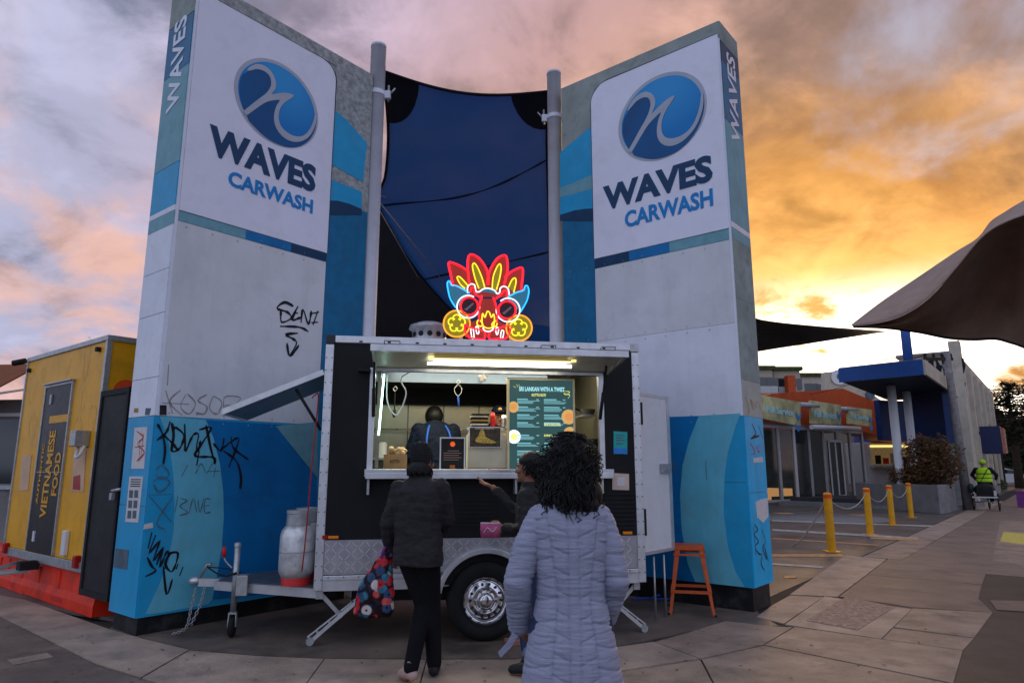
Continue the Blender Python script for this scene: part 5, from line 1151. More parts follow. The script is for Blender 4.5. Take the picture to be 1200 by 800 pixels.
# mural outlines, papers, lamps
random.seed(5); m = MB()
for px, py, rx, ry in ((51, 438, .06, .08), (80, 425, .07, .14), (102, 420, .08, .26), (98, 468, .06, .14), (38, 455, .12, .2), (38, 500, .13, .16), (90, 510, .12, .22), (108, 490, .1, .15), (34, 560, .1, .3), (90, 620, .1, .2), (26, 620, .1, .2), (108, 600, .08, .25)):
    a = yu(px, py); m.ribbon([Vector((a[0] + rx * math.cos(t) * (1 + .12 * math.sin(3 * t)), -.003, a[1] + ry * math.sin(t))) for t in [i * math.pi / 10 for i in range(21)]], .010, (0, -1, 0))
m.build('mural_outline', M_yel2, yt)
def yart(pts, mt, name, th=.004, v=-.002): return art(MB(), YF, pts, v, th).build(name, mt, yt)
yart([(26, 534), (37, 533), (33, 574), (23, 575)], M_peach, 'menu_paper'); q = yart([(87, 530), (101, 528), (98, 576), (84, 575)], M_peach, 'notice_paper'); art(MB(), YF, [(86, 558), (94, 556), (94, 574), (85, 573)], -.007, .001).build('notice_picture', M_lens, q)
a = yu(79, 635); MB().box(a[0] - .05, -.05, a[1] - .14, a[0] + .05, 0, a[1] + .13).build('water_inlet', M_wpaint, yt, .012)
a = yu(103, 514); MB().box(a[0] - .07, -.16, a[1] - .09, a[0] + .07, 0, a[1] + .09).build('power_box', M_galv, yt, .01); MB().tube(cr([(a[0] - .02, -.08, a[1] - .09), (a[0] + .0, -.1, a[1] - .2), (a[0] + .08, -.09, a[1] - .18), (a[0] + .1, -.06, a[1] - .08)], 6), .018, 8).build('power_cable', M_wpaint, yt)
for px, py in ((10, 642), (93, 658)): a = yu(px, py); MB().box(a[0] - .045, -.06, a[1] - .06, a[0] + .045, 0, a[1] + .07).build('tail_light', M_lens, yt, .01)
a = yu(30, 426); MB().tube([(a[0] - .08, -.12, a[1]), (a[0] + .05, -.02, a[1] + .03)], .04, 10).build('camera_unit', M_blackm, yt); a = yu(36, 434); MB().lathe([(.03, 0), (.03, -.04)], 12, (a[0], 0, a[1]), 'y').build('dome_lamp', M_blackm, yt); a = yu(118, 409); MB().box(a[0] - .03, -.05, a[1] - .03, a[0] + .02, 0, a[1] + .02).build('hook_lamp', M_blackm, yt)
# red cartoonish dot on the side wall, kept plain
m = MB(); yy, zz_ = YF.yz(147, 458, yx1); m.lathe([(.13, yx1 + .003), (.13, yx1)], 20, (0, yy, zz_), 'x'); m.build('side_emblem', M_bollr, yt)
# folding step
a = yu(50, 681, -.25); stp_ = MB().box(dx0 + .2, -.42, .33, dx0 + .62, -.14, .345).build('folding_step', M_galv, yt); MB().box(dx0 + .34, -.2, .34, dx0 + .46, .0, .44).build('step_bracket', M_blackm, stp_); MB().beam((dx0 + .2, -.41, .35), (dx0 + .2, -.1, .42), .01, .04).build('step_arm', M_galv, stp_)
# open black door panel latched to the pylon
bd = thing('black_gate', 'tall black framed panel closing the gap between the yellow trailer and the pylon', 'gate', YF.o, YF.r)
A = [yu(119, 459, -.03), yu(154, 453, -.03), yu(129, 706, -.03), yu(97, 697, -.03)]; gx0 = (A[0][0] + A[3][0]) / 2; gx1 = (A[1][0] + A[2][0]) / 2; gz1 = A[0][1]; gz0 = .22
gx1 = min(gx1, LF.uz(130, 600)[0] + 9)
MB().box(gx0, -.04, gz0, gx1, -.01, gz1).build('panel', mat('black mesh panel', (.02, .02, .022), .6, var=.3), bd)
for b_ in ((gx0, -.055, gz0, gx0 + .05, .0, gz1), (gx1 - .05, -.055, gz0, gx1, .0, gz1), (gx0 + .05, -.055, gz1 - .06, gx1 - .05, 0, gz1), (gx0 + .05, -.055, gz0, gx1 - .05, 0, gz0 + .06)): MB().box(*b_).build('frame_bar', M_blackm, bd)
a = yu(138, 575, -.05); m = MB(); m.tube([(a[0] - .08, -.07, a[1]), (a[0] + .12, -.07, a[1] + .02)], .016, 8); m.build('bolt', M_galv, bd); MB().box(a[0] - .07, -.10, a[1] - .09, a[0] - .02, -.06, a[1] - .02).build('padlock', M_galv, bd, .004)
# red water barriers
def barrier(xa, xb, label):
    t = thing('water_barrier', label, 'barrier', YF.W(xa, .03, 0), YF.r, 'red barriers under the yellow trailer'); w = xb - xa
    m = MB(); prof = [(0, 0), (0, .10), (.015, .18), (.03, .42), (.06, .47), (.34, .47), (.36, .42), (.375, .18), (.39, .10), (.39, 0)]
    m.sheet([(.0, a_, b_) for a_, b_ in prof], (w - .012, 0, 0)); m.build('barrier_body', M_red, t, .012)
    for k in range(3): x = w * (.18 + .3 * k); MB().box(x, .005, .17, x + .09, .05, .36).build('moulded_rib', M_red, t, .01)
    MB().box(w * .45, -.004, .04, w * .6, .02, .09).build('fork_slot', M_redp, t)
xs = [yx0 - .95, yx0 - .1, yx0 + .78, yx1 + .28]
for i, (a_, b_) in enumerate(zip(xs[:-1], xs[1:])): barrier(a_, b_, ('red plastic water barrier leftmost under the yellow trailer', 'red plastic water barrier under the folding step', 'red plastic water barrier nearest the tagged pylon')[i])
# far-left stall
fs_ = thing('market_stall', 'dark food stall with brown awning at the far left edge behind the yellow trailer', 'stall', at(-40, 560, 12)*Vector((1,1,0)) if False else (at(-40, 560, 12).x, 12, 0), R(-6))
MB().box(-1.5, 0, .3, 1.0, 2, 2.7).build('body', M_grey, fs_); MB().box(-1.4, -.01, 1.25, .93, .0, 2.35).build('window', M_glassd, fs_); MB().box(-1.5, -.05, 1.15, 1.0, 0, 1.22).build('counter', M_galv, fs_)
m = MB(); m.add([(-1.5, 0, 3.3), (1.15, 0, 3.3), (1.15, -1.1, 2.62), (-1.5, -1.1, 2.62), (-1.5, 0, 3.33), (1.15, 0, 3.33), (1.15, -1.1, 2.65), (-1.5, -1.1, 2.65)], [(0, 1, 2, 3), (7, 6, 5, 4), (0, 4, 5, 1), (1, 5, 6, 2), (2, 6, 7, 3), (3, 7, 4, 0)]); m.build('awning', mat('rust brown awning', (.22, .07, .03), .8), fs_)
MB().box(-1.5, -.03, 2.40, 1.02, -.0, 2.46).build('light_strip', M_wpaint, fs_); MB().tube([(1.1, -1.08, 2.64), (1.1, -.02, 2.9)], .02, 8).build('awning_arm', M_wpaint, fs_)
# =================================================================== BOLLARDS
bt = []
for i, (px, py, lab) in enumerate(((975, 646, 'yellow bollard nearest the pylon, first of the roped row'), (1020, 626, 'second yellow bollard from the pylon in the roped row'), (1046, 615, 'third yellow bollard from the pylon in the roped row'), (1068, 606, 'yellow bollard nearest the planter steps, last of the roped row'))):
    p = gnd(px, py)
    if i == 0:
        b0 = thing('bollard', lab, 'bollard', p, 0, 'yellow bollards along the footpath'); hB = 1.06
        MB().lathe([(.075, .012), (.075, hB - .1), ], 20, caps=False).build('post', M_boll, b0); MB().lathe([(.077, hB - .1), (.077, hB - .03)], 20, caps=False).build('reflective_band', M_bollr, b0); MB().lathe([(.075, hB - .03), (.07, hB - .01), (.04, hB), (.001, hB + .002)], 20).build('cap', M_boll, b0)
        MB().box(-.13, -.13, 0, .13, .13, .012).build('base_plate', M_boll, b0); ob = b0
    else: ob = copy_tree(b0); ob.location = p; ob['label'] = lab
    bt.append(p)
rope = thing('rope', 'pale rope slung between the yellow bollards', 'rope', bt[1])
m = MB()
st_ = [gnd(930, 640)] + bt + [gnd(1105, 598) + Vector((0, 0, .55))]
for a, b in zip(bt[:-1], bt[1:]): m.tube([a.lerp(b, t / 10) + Vector((0, 0, .96 - .28 * 4 * (t / 10) * (1 - t / 10))) - bt[1] for t in range(11)], .011, 6)
m.tube([bt[0].lerp(st_[0], t / 8) * 1. + Vector((0, 0, .96 * (1 - (t / 8)) ** 1.3 + .015)) - bt[1] for t in range(9)], .014, 6)
m.build('rope_line', M_rope, rope)
# =================================================================== CARWASH SHOP
c0 = at(893, 540, 28.6); c1 = at(1012, 540, 34.2)
BF = Frame(c0.x, c0.y, math.atan2(c1.y - c0.y, c1.x - c0.x)); BL = (c1 - c0).length; bu = BF.uz
cw = fthing('carwash_shop', 'carwash shop with orange fascia, glass front and service signs behind the bollards', 'shop', BF)
sl = .35; zg = bu(905, 498)[1]
MB().box(-14, .0, 0, -.05, 8, 6).build('wall', M_dkwall, cw); MB().box(-.05, 2.6, 0, BL + .3, 8, zg).build('back_room', M_green, cw); MB().box(-.05, .0, 0, BL + .3, 2.6, .12).build('shop_floor', mat('wet tiled floor', (.20, .13, .08), .25), cw)
MB().box(-.05, .02, zg, BL + .3, 2.6, zg + .1).build('soffit', M_grey, cw)
nb = 7; xsb = [i * BL / nb for i in range(nb + 1)]
for i, x in enumerate(xsb): MB().box(x - .07, -.06, .12, x + .07, .06, zg).build('mullion', M_mull if i != 2 else M_wpaint, cw)
MB().box(0, -.05, .12, BL, .05, .22).build('mullion', M_mull, cw); MB().box(0, -.05, zg - .12, BL, .05, zg).build('mullion', M_mull, cw)
for i in range(nb): MB().box(xsb[i] + .07, -.01, .22, xsb[i + 1] - .07, .005, zg - .12).build('pane', M_glass if i not in (2, 3) else M_glassd, cw)
x = xsb[4] + .3; dr = MB().box(x, -.09, .15, x + 1.3, -.03, zg - .55).build('glass_door', M_glassd, cw)
for k in range(3): MB().box(x + k * .61, -.12, .15, x + k * .61 + .08, -.09, zg - .55).build('door_stile', M_wpaint, dr)
MB().box(x, -.12, zg - .6, x + 1.3, -.09, zg - .5).build('door_rail', M_wpaint, dr); MB().box(x, -.12, .15, x + 1.3, -.09, .3).build('door_rail', M_wpaint, dr)
m = MB(); m.box(.6, .8, .12, 3.6, 2., .62); m.build('floor_glow_block', mat('warm floor glow', (.6, .3, .1), .5, emit=(1, .5, .18), es=.5), cw); MB().box(1.5, 1.5, 2.2, 1.8, 1.7, 2.25).build('ceiling_lamp', em('shop lamp', (.8, 1, 1), 3), cw)  # glowing block stands in for warm light on the shop floor
# orange fascia: polygon behind the signs
fz = [(bu(895, 470, .3)), bu(985, 456, .3)]
m = MB(); P = [Vector((a, .3, b)) for a, b in (bu(880, 500, .3), bu(880, 468, .3), bu(905, 461, .3), bu(988, 455, .3), bu(1060, 485, .3), bu(1060, 520, .3), bu(1010, 505, .3))]; m.sheet(P, (0, 1.2, 0)); m.build('orange_fascia', M_brick, cw)
def rolls(px): return bu(*px, -.5)
M_signg = mat('golden green sign face', (.50, .47, .25), .35, var=.55, scale=1.2)
for i, q in enumerate((((894, 463), (938, 471), (938, 499), (893, 490)), ((950, 469), (985, 474.5), (985, 497.5), (951, 496)), ((993, 476), (1021, 480), (1021, 500), (994, 496)))):
    sg = MB().sheet([Vector((a, -.5 - .02 * i, b)) for a, b in (rolls(p) for p in q)], (0, .12, 0)).build('service_sign', M_signg, cw)
    a, b, c_, d = [Vector((*rolls(p), 0)) for p in q]; a = Vector((a.x, -.52 - .02 * i, a.y)); b = Vector((b.x, a.y, b.y)); c_ = Vector((c_.x, a.y, c_.y)); d = Vector((d.x, a.y, d.y))
    m = MB(); Uv = (b - a) * .72; Vv = (a - d) * .30; text_mb(m, 'Full Service', d + (c_ - d) * .08 + (a - d) * .30, Uv, Vv, (0, -.01, 0), .02); m.build('lettering', mat('pale blue lettering', (.45, .80, .90), .4), sg)
    m = MB()
    for k in (0, 1): o_ = d + (c_ - d) * .86 + (a - d) * (.62 - k * .5); m.sheet([o_, o_ + (c_ - d) * .07 - (a - d) * .22, o_ + (c_ - d) * .14, o_ + (c_ - d) * .14 - (a - d) * .2, o_ + (c_ - d) * .07 - (a - d) * .42, o_ - (a - d) * .2], (0, -.01, 0))
    m.build('chevron', mat('bright blue arrow', (.05, .25, .55), .4), sg)
    if i < 2:
        a2 = rolls((938, 474) if i == 0 else (985, 479)); MB().tube([(a2[0], -.45, a2[1]), (a2[0] + 1.6, -.45, a2[1] + .05)], .12, 8).build('sign_arm', M_mull, cw)
a2 = rolls((951, 500)); b2 = rolls((1007, 502)); MB().tube([(a2[0], -.5, a2[1]), (b2[0], -.5, b2[1])], .11, 8).build('gutter_pipe', M_wpaint, cw)
# kerb steps before the shop
stq = thing('kerb_steps', 'low grey concrete steps running in front of the shop to the planter', 'steps', (0, 0, 0))
A, B = gnd(901, 591), gnd(1106, 599.5); dirq = (B - A).normalized(); bk = Vector((-dirq.y, dirq.x, 0)); bk = bk if bk.y > 0 else -bk
for k in range(2):
    P = [A + bk * (k * .9) - dirq * 3, B + bk * (k * .9) - dirq * (k * .8), B + bk * 5 - dirq * (k * .8), A + bk * 5 - dirq * 3]
    MB().sheet([(p.x, p.y, .0 if k == 0 else .15) for p in P], (0, 0, .15)).build('step', M_dkwall if k else M_grey, stq, .01)
# =================================================================== BLUE CANOPY BUILDING
cb = thing('canopy_building', 'blue fascia canopy on white columns beside the graffiti building', 'canopy building', (0, 0, 0))
Yc = 22.5; K = at(1081, 421.5, Yc); ztop = K.z; Lp = at(988, 433, 1); d_ = ray(983, 432); tL = (ztop - EYE) / d_.z; Lp = Vector((d_.x * tL, d_.y * tL, ztop))
Pdir = Vector((.623, .782, 0)); FH = K.z - at(1081, 439, Yc).z
far1 = K + Pdir * 9.3; far0 = Lp + Pdir * 9.3
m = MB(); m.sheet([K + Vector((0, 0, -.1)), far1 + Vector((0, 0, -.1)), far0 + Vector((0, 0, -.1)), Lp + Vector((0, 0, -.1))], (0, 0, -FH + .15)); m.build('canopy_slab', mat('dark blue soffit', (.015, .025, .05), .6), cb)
def fasc(a, b, mt, name): 
    d_ = (b - a).normalized(); n = Vector((d_.y, -d_.x, 0)) * .08; m = MB(); m.sheet([a, b, b + Vector((0, 0, -FH)), a + Vector((0, 0, -FH))], n); return m.build(name, mt, cb)
fasc(Lp, K, M_bfas, 'blue_fascia'); fasc(K, far1, M_cream, 'side_fascia'); MB().sheet([Lp + Vector((0, 0, .0)), K, far1, far0], (0, 0, .04)).build('roof_sheet', M_grey, cb)
for px, py0, py1, Yq in ((1049, 447, 566, 25.5), (1066.5, 448, 560, 27.5)):
    p = at(px, 500, Yq); MB().lathe([(.15, .0), (.15, ztop - FH)], 20, (p.x, p.y, 0)).build('column', M_wpaint, cb)
# blue back wall between the columns
a = at(1030, 500, 31); b = at(1062, 500, 31.5); M_navw = mat('shade-darkened blue wall paint', (.010, .03, .11), .5, var=.15)  # blue darkened so the shading under the canopy sits in the colour
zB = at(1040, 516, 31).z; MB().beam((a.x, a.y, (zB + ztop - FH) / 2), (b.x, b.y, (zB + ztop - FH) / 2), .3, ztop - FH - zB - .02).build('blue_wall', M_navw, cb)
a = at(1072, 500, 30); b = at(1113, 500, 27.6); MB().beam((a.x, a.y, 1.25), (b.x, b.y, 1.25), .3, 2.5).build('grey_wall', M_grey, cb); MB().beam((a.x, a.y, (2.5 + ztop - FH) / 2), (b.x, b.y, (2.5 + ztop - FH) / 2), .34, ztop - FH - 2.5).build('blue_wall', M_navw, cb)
# roof post above
p = at(1062, 400, 26); MB().tube([(p.x, p.y, ztop - .2), (p.x, p.y, at(1062, 385, 26).z + 1.2)], .17, 12).build('roof_post', M_bfas, cb)
# sculpted white parapet wall left of the canopy with round emblem
wb = thing('parapet_building', 'white parapet building with a round painted swirl between orange fascia and blue canopy', 'building', (0, 0, 0)); Yw = 46
P = [at(x, y, Yw) for x, y in ((966, 436), (989, 434), (1000, 445), (1034, 470), (1036, 500), (1036, 560), (966, 560))]; P[-1].z = P[-2].z = 0
MB().sheet(P, (0, .5, 0)).build('parapet_wall', M_cream, wb)
c_ = at(978, 442, Yw); m = MB(); m.lathe([(.52, -.1), (.52, .0)], 24, (c_.x + .25, Yw, c_.z), 'y'); m.build('swirl_disc', M_wpaint, wb); m = MB(); m.lathe([(.24, -.14), (.24, -.1)], 20, (c_.x + .35, Yw, c_.z + .05), 'y'); m.build('swirl_eye', M_inkf, wb)
m = MB(); c2 = at(1019, 463, Yw); m.lathe([(.3, -.12), (.3, 0)], 20, (c2.x, Yw, c2.z), 'y'); m.build('wall_emblem', M_inkf, wb)
# =================================================================== PLANTER + HEDGE
pk = thing('planter', 'long grey concrete planter with brown hedge in front of the canopy columns', 'planter', (0, 0, 0))
A = gnd(1027, 594); B = gnd(1106, 602); 
A = gnd(1008, 593.5); C_ = B + Pdir * 4.5 * .62
q = (A - B).normalized(); hpl = .95
def wallseg(a, b, h, w=.25, name='planter_wall', mt=M_grey, par=pk): return MB().beam(Vector((a.x, a.y, h / 2)), Vector((b.x, b.y, h / 2)), w, h).build(name, mt, par, .01)
wallseg(A, B, hpl); wallseg(B + q * .12 + Pdir * .13, C_, hpl); MB().sheet([Vector((p.x, p.y, hpl - .12)) for p in (A, B, C_, A + Pdir * 2.8)], (0, 0, .03)).build('soil', M_trunk, pk)
def leafmass(cen, rad, n, mt, name, par, size=.12, seed=1, shape=None):
    random.seed(seed); m = MB()
    for _ in range(n):
        while True:
            u = Vector((random.uniform(-1, 1), random.uniform(-1, 1), random.uniform(-1, 1)))
            if u.length < 1 and u.length > random.random() * .75: break
        nz_ = noise.noise(u * 2.3 + Vector((seed, 0, 0)))
        u *= (1 + .35 * nz_)
        p = Vector(cen) + Vector((u.x * rad[0], u.y * rad[1], u.z * rad[2]))
        if shape and not shape(p): continue
        a = Vector((random.gauss(0, 1), random.gauss(0, 1), random.gauss(0, 1))).normalized(); b = a.orthogonal().normalized(); s_ = size * random.uniform(.5, 1.3)
        m.add([p - a * s_, p + b * s_ * .45, p + a * s_, p - b * s_ * .45], [(0, 1, 2, 3)])
    return m.build(name, mt, par)
for i, (px, Yh_, rx, top) in enumerate(((1066, 25.5, .75, 545), (1083, 25.3, .8, 510), (1100, 24.9, .75, 512))):
    p = at(px, 540, Yh_); zt_ = at(px, top, Yh_).z; hd = thing('hedge_shrub', ('leafy rust-brown shrub at the column end of the planter', 'tall rust-brown shrub in the middle of the planter', 'rust-brown shrub at the street end of the planter')[i], 'shrub', (p.x, p.y, hpl - .1), 0, 'shrubs in the planter')
    h = zt_ - hpl + .1; leafmass((0, 0, h / 2), (rx, .7, h / 2), 2600, M_hedge, 'foliage', hd, .07, i + 3); leafmass((0, 0, h / 2), (rx * .95, .65, h / 2), 500, M_hedgeg, 'green_leaves', hd, .06, i + 9)
    m = MB()
    for k in range(6): m.tube([(0, 0, 0), (random.uniform(-.3, .3), random.uniform(-.2, .2), h * .8)], [.03, .01], 5)
    m.build('stems', M_trunk, hd)
A2 = gnd(1112, 600); pk2 = thing('concrete_block', 'short square concrete planter block at the corner of the graffiti building', 'planter', (A2.x + .3, A2.y + 2.2, 0), SF.r)
MB().box(-.9, -.0, 0, .9, 1.0, 1.0).build('block', M_grey, pk2, .02); MB().box(-.75, .12, .99, .75, .88, 1.02).build('soil', M_trunk, pk2)
# =================================================================== GRAFFITI BUILDING (street side + end wall)
gc = gnd(1144, 588); GF = Frame(gc.x, gc.y, math.atan2(-.623, .782)); zt_g = EYE + (gc.y) * (ray(1127, 414).z / ray(1127, 414).y)
gb = fthing('graffiti_building', 'narrow tall cream building covered in graffiti beside the footpath', 'building', GF)
MB().box(-2.5, 0, 0, 0, 20, zt_g).build('wall', M_cream, gb, .01); MB().box(-.35, -.15, 0, .12, .5, zt_g + .6).build('corner_pier', M_cream, gb, .02)
MB().box(-2.6, -.1, zt_g, -.36, 20, zt_g + .15).build('parapet', M_grey, gb)
for k in range(5): MB().box(-.0, 3 + k * 3.6, .6, .18, 3.5 + k * 3.6, zt_g - .4).build('pilaster', M_cream, gb)
for k in range(4): MB().box(-.02, 4 + k * 3.6, 3.2, .03, 6 + k * 3.6, 4.8).build('window', M_glassd, gb)
MB().box(0, .6, 0, .05, 20, 1.0).build('base_course', M_grey, gb)
def gst(l, w, mt): strokesF(GF, l, -.02, w, mt, gb, sm=4)
gst([[(1090, 420), (1094, 436), (1088, 440)], [(1096, 420), (1100, 430), (1097, 440), (1104, 428)], [(1104, 418), (1108, 440)], [(1098, 440), (1108, 450), (1102, 456)]], .22, M_ink)
gst([[(1118, 421), (1118, 438), (1124, 430), (1126, 438), (1128, 424), (1122, 420), (1118, 421)], [(1119, 442), (1127, 446), (1120, 452)]], .22, M_ink)
gst([[(1108, 424), (1112, 440), (1116, 426)]], .3, M_wpaint)
gst([[(1124, 452), (1128, 456)], [(1130, 448), (1127, 460)], [(1122, 460), (1130, 462)]], .3, M_inkr)
gst([[(1112, 470), (1122, 480), (1127, 500), (1124, 510)], [(1116, 500), (1126, 520)], [(1110, 480), (1112, 500), (1118, 495)]], .14, mat('purple brown spray', (.16, .05, .08), .6))
gst([[(1128, 545), (1132, 560), (1126, 570), (1132, 580)], [(1126, 555), (1134, 552)]], .16, M_ink)
# power pole in front
pp = at(1134, 590, 26); up = thing('power_pole', 'leaning grey timber power pole in front of the graffiti building', 'power pole', (pp.x, pp.y, 0))
tp = at(1109, 413, 26); m = MB(); m.tube([(0, 0, 0), (tp.x - pp.x, 0, tp.z)], [.17, .12], 14); m.build('pole_shaft', mat('weathered grey timber', (.22, .20, .20), .85, var=.3), up)
MB().beam((tp.x - pp.x - .9, 0, tp.z - .25), (tp.x - pp.x + .2, 0, tp.z - .25), .12, .12).build('cross_arm', M_trunk, up)
for k in range(4): MB().lathe([(.05, 0), (.07, .08), (.03, .16)], 8, (tp.x - pp.x - .85 + k * .33, 0, tp.z - .19)).build('insulator', M_blackm, up)
m = MB(); m.tube(cr([Vector((tp.x - pp.x - .8, 0, tp.z - .05)), Vector((-3, 6, tp.z - 1.)), Vector((-8, 14, tp.z - .5))], 6), .012, 5); m.build('wire', M_blackm, up)
# hanging blue sign box
p = at(1160, 478, 34); zS0, zS1 = at(1160, 531, 34).z - p.z + .8, at(1160, 499, 34).z - p.z + .8; bs = thing('projecting_sign', 'dark blue boxed shop sign with pale edge projecting over the footpath', 'sign', (p.x, p.y, p.z - .8), R(-38))
a0 = at(1151, 497, 34); a1 = at(1165, 500, 34); w = (a1 - a0).x; MB().box(-.55, 0, zS0, .30, 1.6, zS1).build('sign_box', mat('dark blue sign box', (.02, .03, .09), .4), bs, .02); MB().box(.30, -.03, zS0, .44, 1.6, zS1 - .1).build('sign_edge', mat('peeling red edge', (.36, .14, .09), .6, dirt=(.4, .4, .38, .8), dscale=5), bs); MB().beam((-.55, .8, zS1 - .3), (-1.8, .8, zS1 - .3), .12, .12).build('bracket', M_blackm, bs)
rb = at(1158, 530, 42); lb = thing('low_shop', 'low brown shop wall beyond the graffiti building under the blue sign', 'building', (rb.x, rb.y, 0), SF.r - R(90)); MB().box(-6, 0, 0, .2, 10, 4.2).build('wall', M_grdk, lb); MB().box(.2, 1, .5, .25, 9, 2.6).build('window', M_glassd, lb)
# =================================================================== APARTMENTS far left of the shop
def apart(px0, px1, pyt, Y, mt, label):
    a = at(px0, pyt, Y); b = at(px1, pyt, Y); t = thing('apartment_block', label, 'building', (a.x, Y, 0)); w = b.x - a.x; h = a.z
    MB().box(0, 0, 0, w, 12, h).build('wall', mt, t); MB().box(-.3, -.4, h, w + .3, 12.3, h + .5).build('roof_edge', M_hedgeg, t)
    nb_ = max(2, int(w / 3.3))
    for fl_ in range(3):
        for k in range(nb_):
            x = (k + .25) * w / nb_; z = h - 2.6 - fl_ * 3.1
            if k % 2: MB().box(x, -.08, z, x + 1.5, .0, z + 1.5).build('window', M_glassd, t)
            else:
                bb = MB().box(x - .4, -1.1, z - .7, x + 2.2, 0, z - .5).build('balcony', mt, t); MB().box(x - .3, -1.1, z - .5, x + 2.1, -1.04, z + .3).build('railing', M_mull, bb); MB().box(x, -.02, z - .5, x + 1.9, .05, z + 1.6).build('balcony_door', M_glassd, bb)
apart(885, 905, 433, 88, M_beige, 'beige apartment block nearest the pylon on the skyline'); apart(906, 937, 434, 90, M_beige, 'beige apartment block with balconies and red stripe in the middle of the skyline'); apart(938, 968, 441, 96, M_cream, 'paler lower apartment block beside the white parapet on the skyline')
p = at(923, 450, 89); MB().box(p.x - .5, 87.6, 0, p.x + .5, 88.8, p.z + 1).build('lift_tower', M_brick, None, label='thin red tower on the front of the middle apartment block', category='tower')
# =================================================================== second food truck in the distance
tk = at(1012, 560, 38); t2 = thing('food_truck', 'small white food truck parked far off behind the bollards, hatch lit', 'food truck', (tk.x, tk.y, 0), R(-5)); a = at(1010, 518, 38); w = 5.0
MB().box(0, 0, .6, w, 2.2, a.z).build('body', M_wpaint, t2, .05); tz = a.z
MB().box(.5, -.02, at(1010, 544, 38).z, 3.2, .01, at(1010, 525, 38).z).build('serving_window', mat('warm hatch view', (.16, .11, .06), .5, emit=(1, .65, .25), es=.05, var=.8), t2); MB().box(.4, -.5, at(1010, 546, 38).z - .1, 3.4, 0, at(1010, 546, 38).z).build('counter', M_galv, t2); zA = at(1010, 544, 38).z
for x_, h_, mm_ in ((.7, .5, M_blackm), (1.1, .35, M_redp), (1.5, .6, M_steel), (2.1, .4, M_blackm), (2.6, .55, M_wbox)): MB().box(x_, -.06, zA + .03, x_ + .3, -.03, zA + h_).build('counter_item', mm_, t2)
MB().box(.5, -.05, zA + .95, 3.2, -.02, zA + 1.05).build('lit_strip', E_tubey, t2)
MB().box(1.6, -.015, 1.1, 2.3, 0, 1.7).build('black_panel', M_blackm, t2)
for x in (1.7, 4.2): m = MB(); m.lathe([(.2, -.05), (.42, -.05), (.42, .2)], 20, (x, 0, .45), 'y'); q = m.build('wheel', M_rubber, t2); MB().lathe([(.22, -.07), (.22, -.04)], 14, (x, 0, .45), 'y').build('rim', M_wpaint, q)
MB().lathe([(.5, 0), (.5, .35), (.3, .5), (.01, .55)], 16, (.6, 1, tz)).build('roof_vent', M_inkbl, t2); MB().box(.3, -.1, .2, .6, 0, 1.1).build('white_board', M_wpaint, t2)
# =================================================================== CAR
cc = at(1195, 553, 62); cr_ = thing('parked_car', 'white hatchback parked across the end of the footpath with red tail lamp lit', 'car', (cc.x - 3.2, cc.y, 0), R(4))
m = MB(); prof = [(0, .35), (-.03, .8), (.1, 1.0), (.55, 1.15), (1.1, 1.42), (2.0, 1.5), (2.8, 1.42), (3.5, 1.05), (4.3, .92), (4.55, .7), (4.55, .35)]
m.sheet([(x, 0, z) for x, z in prof], (0, 1.75, 0)); m.build('body', M_wpaint, cr_, .08)
MB().sheet([(x, -.012, z) for x, z in ((.75, 1.1), (1.2, 1.36), (2.0, 1.43), (2.7, 1.36), (3.25, 1.06))], (0, .02, 0)).build('side_window', M_glassd, cr_)
for x in (.9, 3.6):
    m = MB(); m.lathe([(.2, -.03), (.33, -.03), (.33, .2)], 20, (x, 0, .33), 'y'); q = m.build('wheel', M_rubber, cr_); MB().lathe([(.2, -.05), (.2, -.03), (.05, -.05)], 16, (x, 0, .33), 'y').build('rim', M_steel, q)
MB().box(-.05, -.02, .85, .25, .12, 1.02).build('tail_lamp', E_tail, cr_, .02)
# =================================================================== TREES, HILL
def conifer(px, pytop, Y, r_, label, seed, low=546):
    p = at(px, low, Y); h = at(px, pytop, Y).z; t = thing('conifer_tree', label, 'tree', (p.x, Y, 0), 0, 'conifers on the skyline at the right'); random.seed(seed)
    m = MB(); m.tube([(0, 0, 0), (.1, 0, h * .98)], [.35, .05], 8); m.build('trunk', M_trunk, t); br = MB(); m = MB()
    for k in range(90):
        z = 3.4 + (h * .98 - 3.4) * (k / 90); L_ = r_ * (1 - (z / h)) ** .75 * random.uniform(.55, 1.15) + .3; a = random.uniform(0, 2 * math.pi); d = Vector((math.cos(a), math.sin(a), -.12 + .25 * random.random()))
        br.tube([(0.05, 0, z), Vector((0, 0, z)) + d * L_], [.06, .02], 4)
        for q in range(34):
            s_ = random.uniform(.15, 1.02); c_ = Vector((0, 0, z)) + d * L_ * s_ + Vector((random.gauss(0, .28), random.gauss(0, .28), random.gauss(0, .10)))
            e_ = Vector((random.gauss(0, 1), random.gauss(0, 1), random.gauss(0, .35))).normalized() * random.uniform(.12, .30); f_ = Vector((-e_.y, e_.x, random.uniform(-.05, .05))) * .35
            m.add([c_ - e_, c_ + f_, c_ + e_, c_ - f_], [(0, 1, 2, 3)])
    br.build('limbs', M_trunk, t); m.build('crown', M_leaf, t)
conifer(1142, 438, 62, 5.2, 'dark conifer just behind the graffiti building', 1); conifer(1192, 446, 55, 5.0, 'dark conifer at the right edge, nearest of the conifers', 2); conifer(1170, 470, 80, 6, 'smaller conifer between the two taller ones', 3); conifer(1222, 440, 60, 5, 'conifer just past the right edge', 4)
ws = thing('roadside_trees', 'mass of dark trees at the end of the street below the hillside', 'trees', (at(1180, 545, 95).x, 95, 0)); ws['kind'] = 'stuff'
w0 = leafmass((0, 0, 4), (26, 6, 5.5), 14000, M_leaf, 'tree_mass', ws, .7, 21); w0['kind'] = 'stuff'
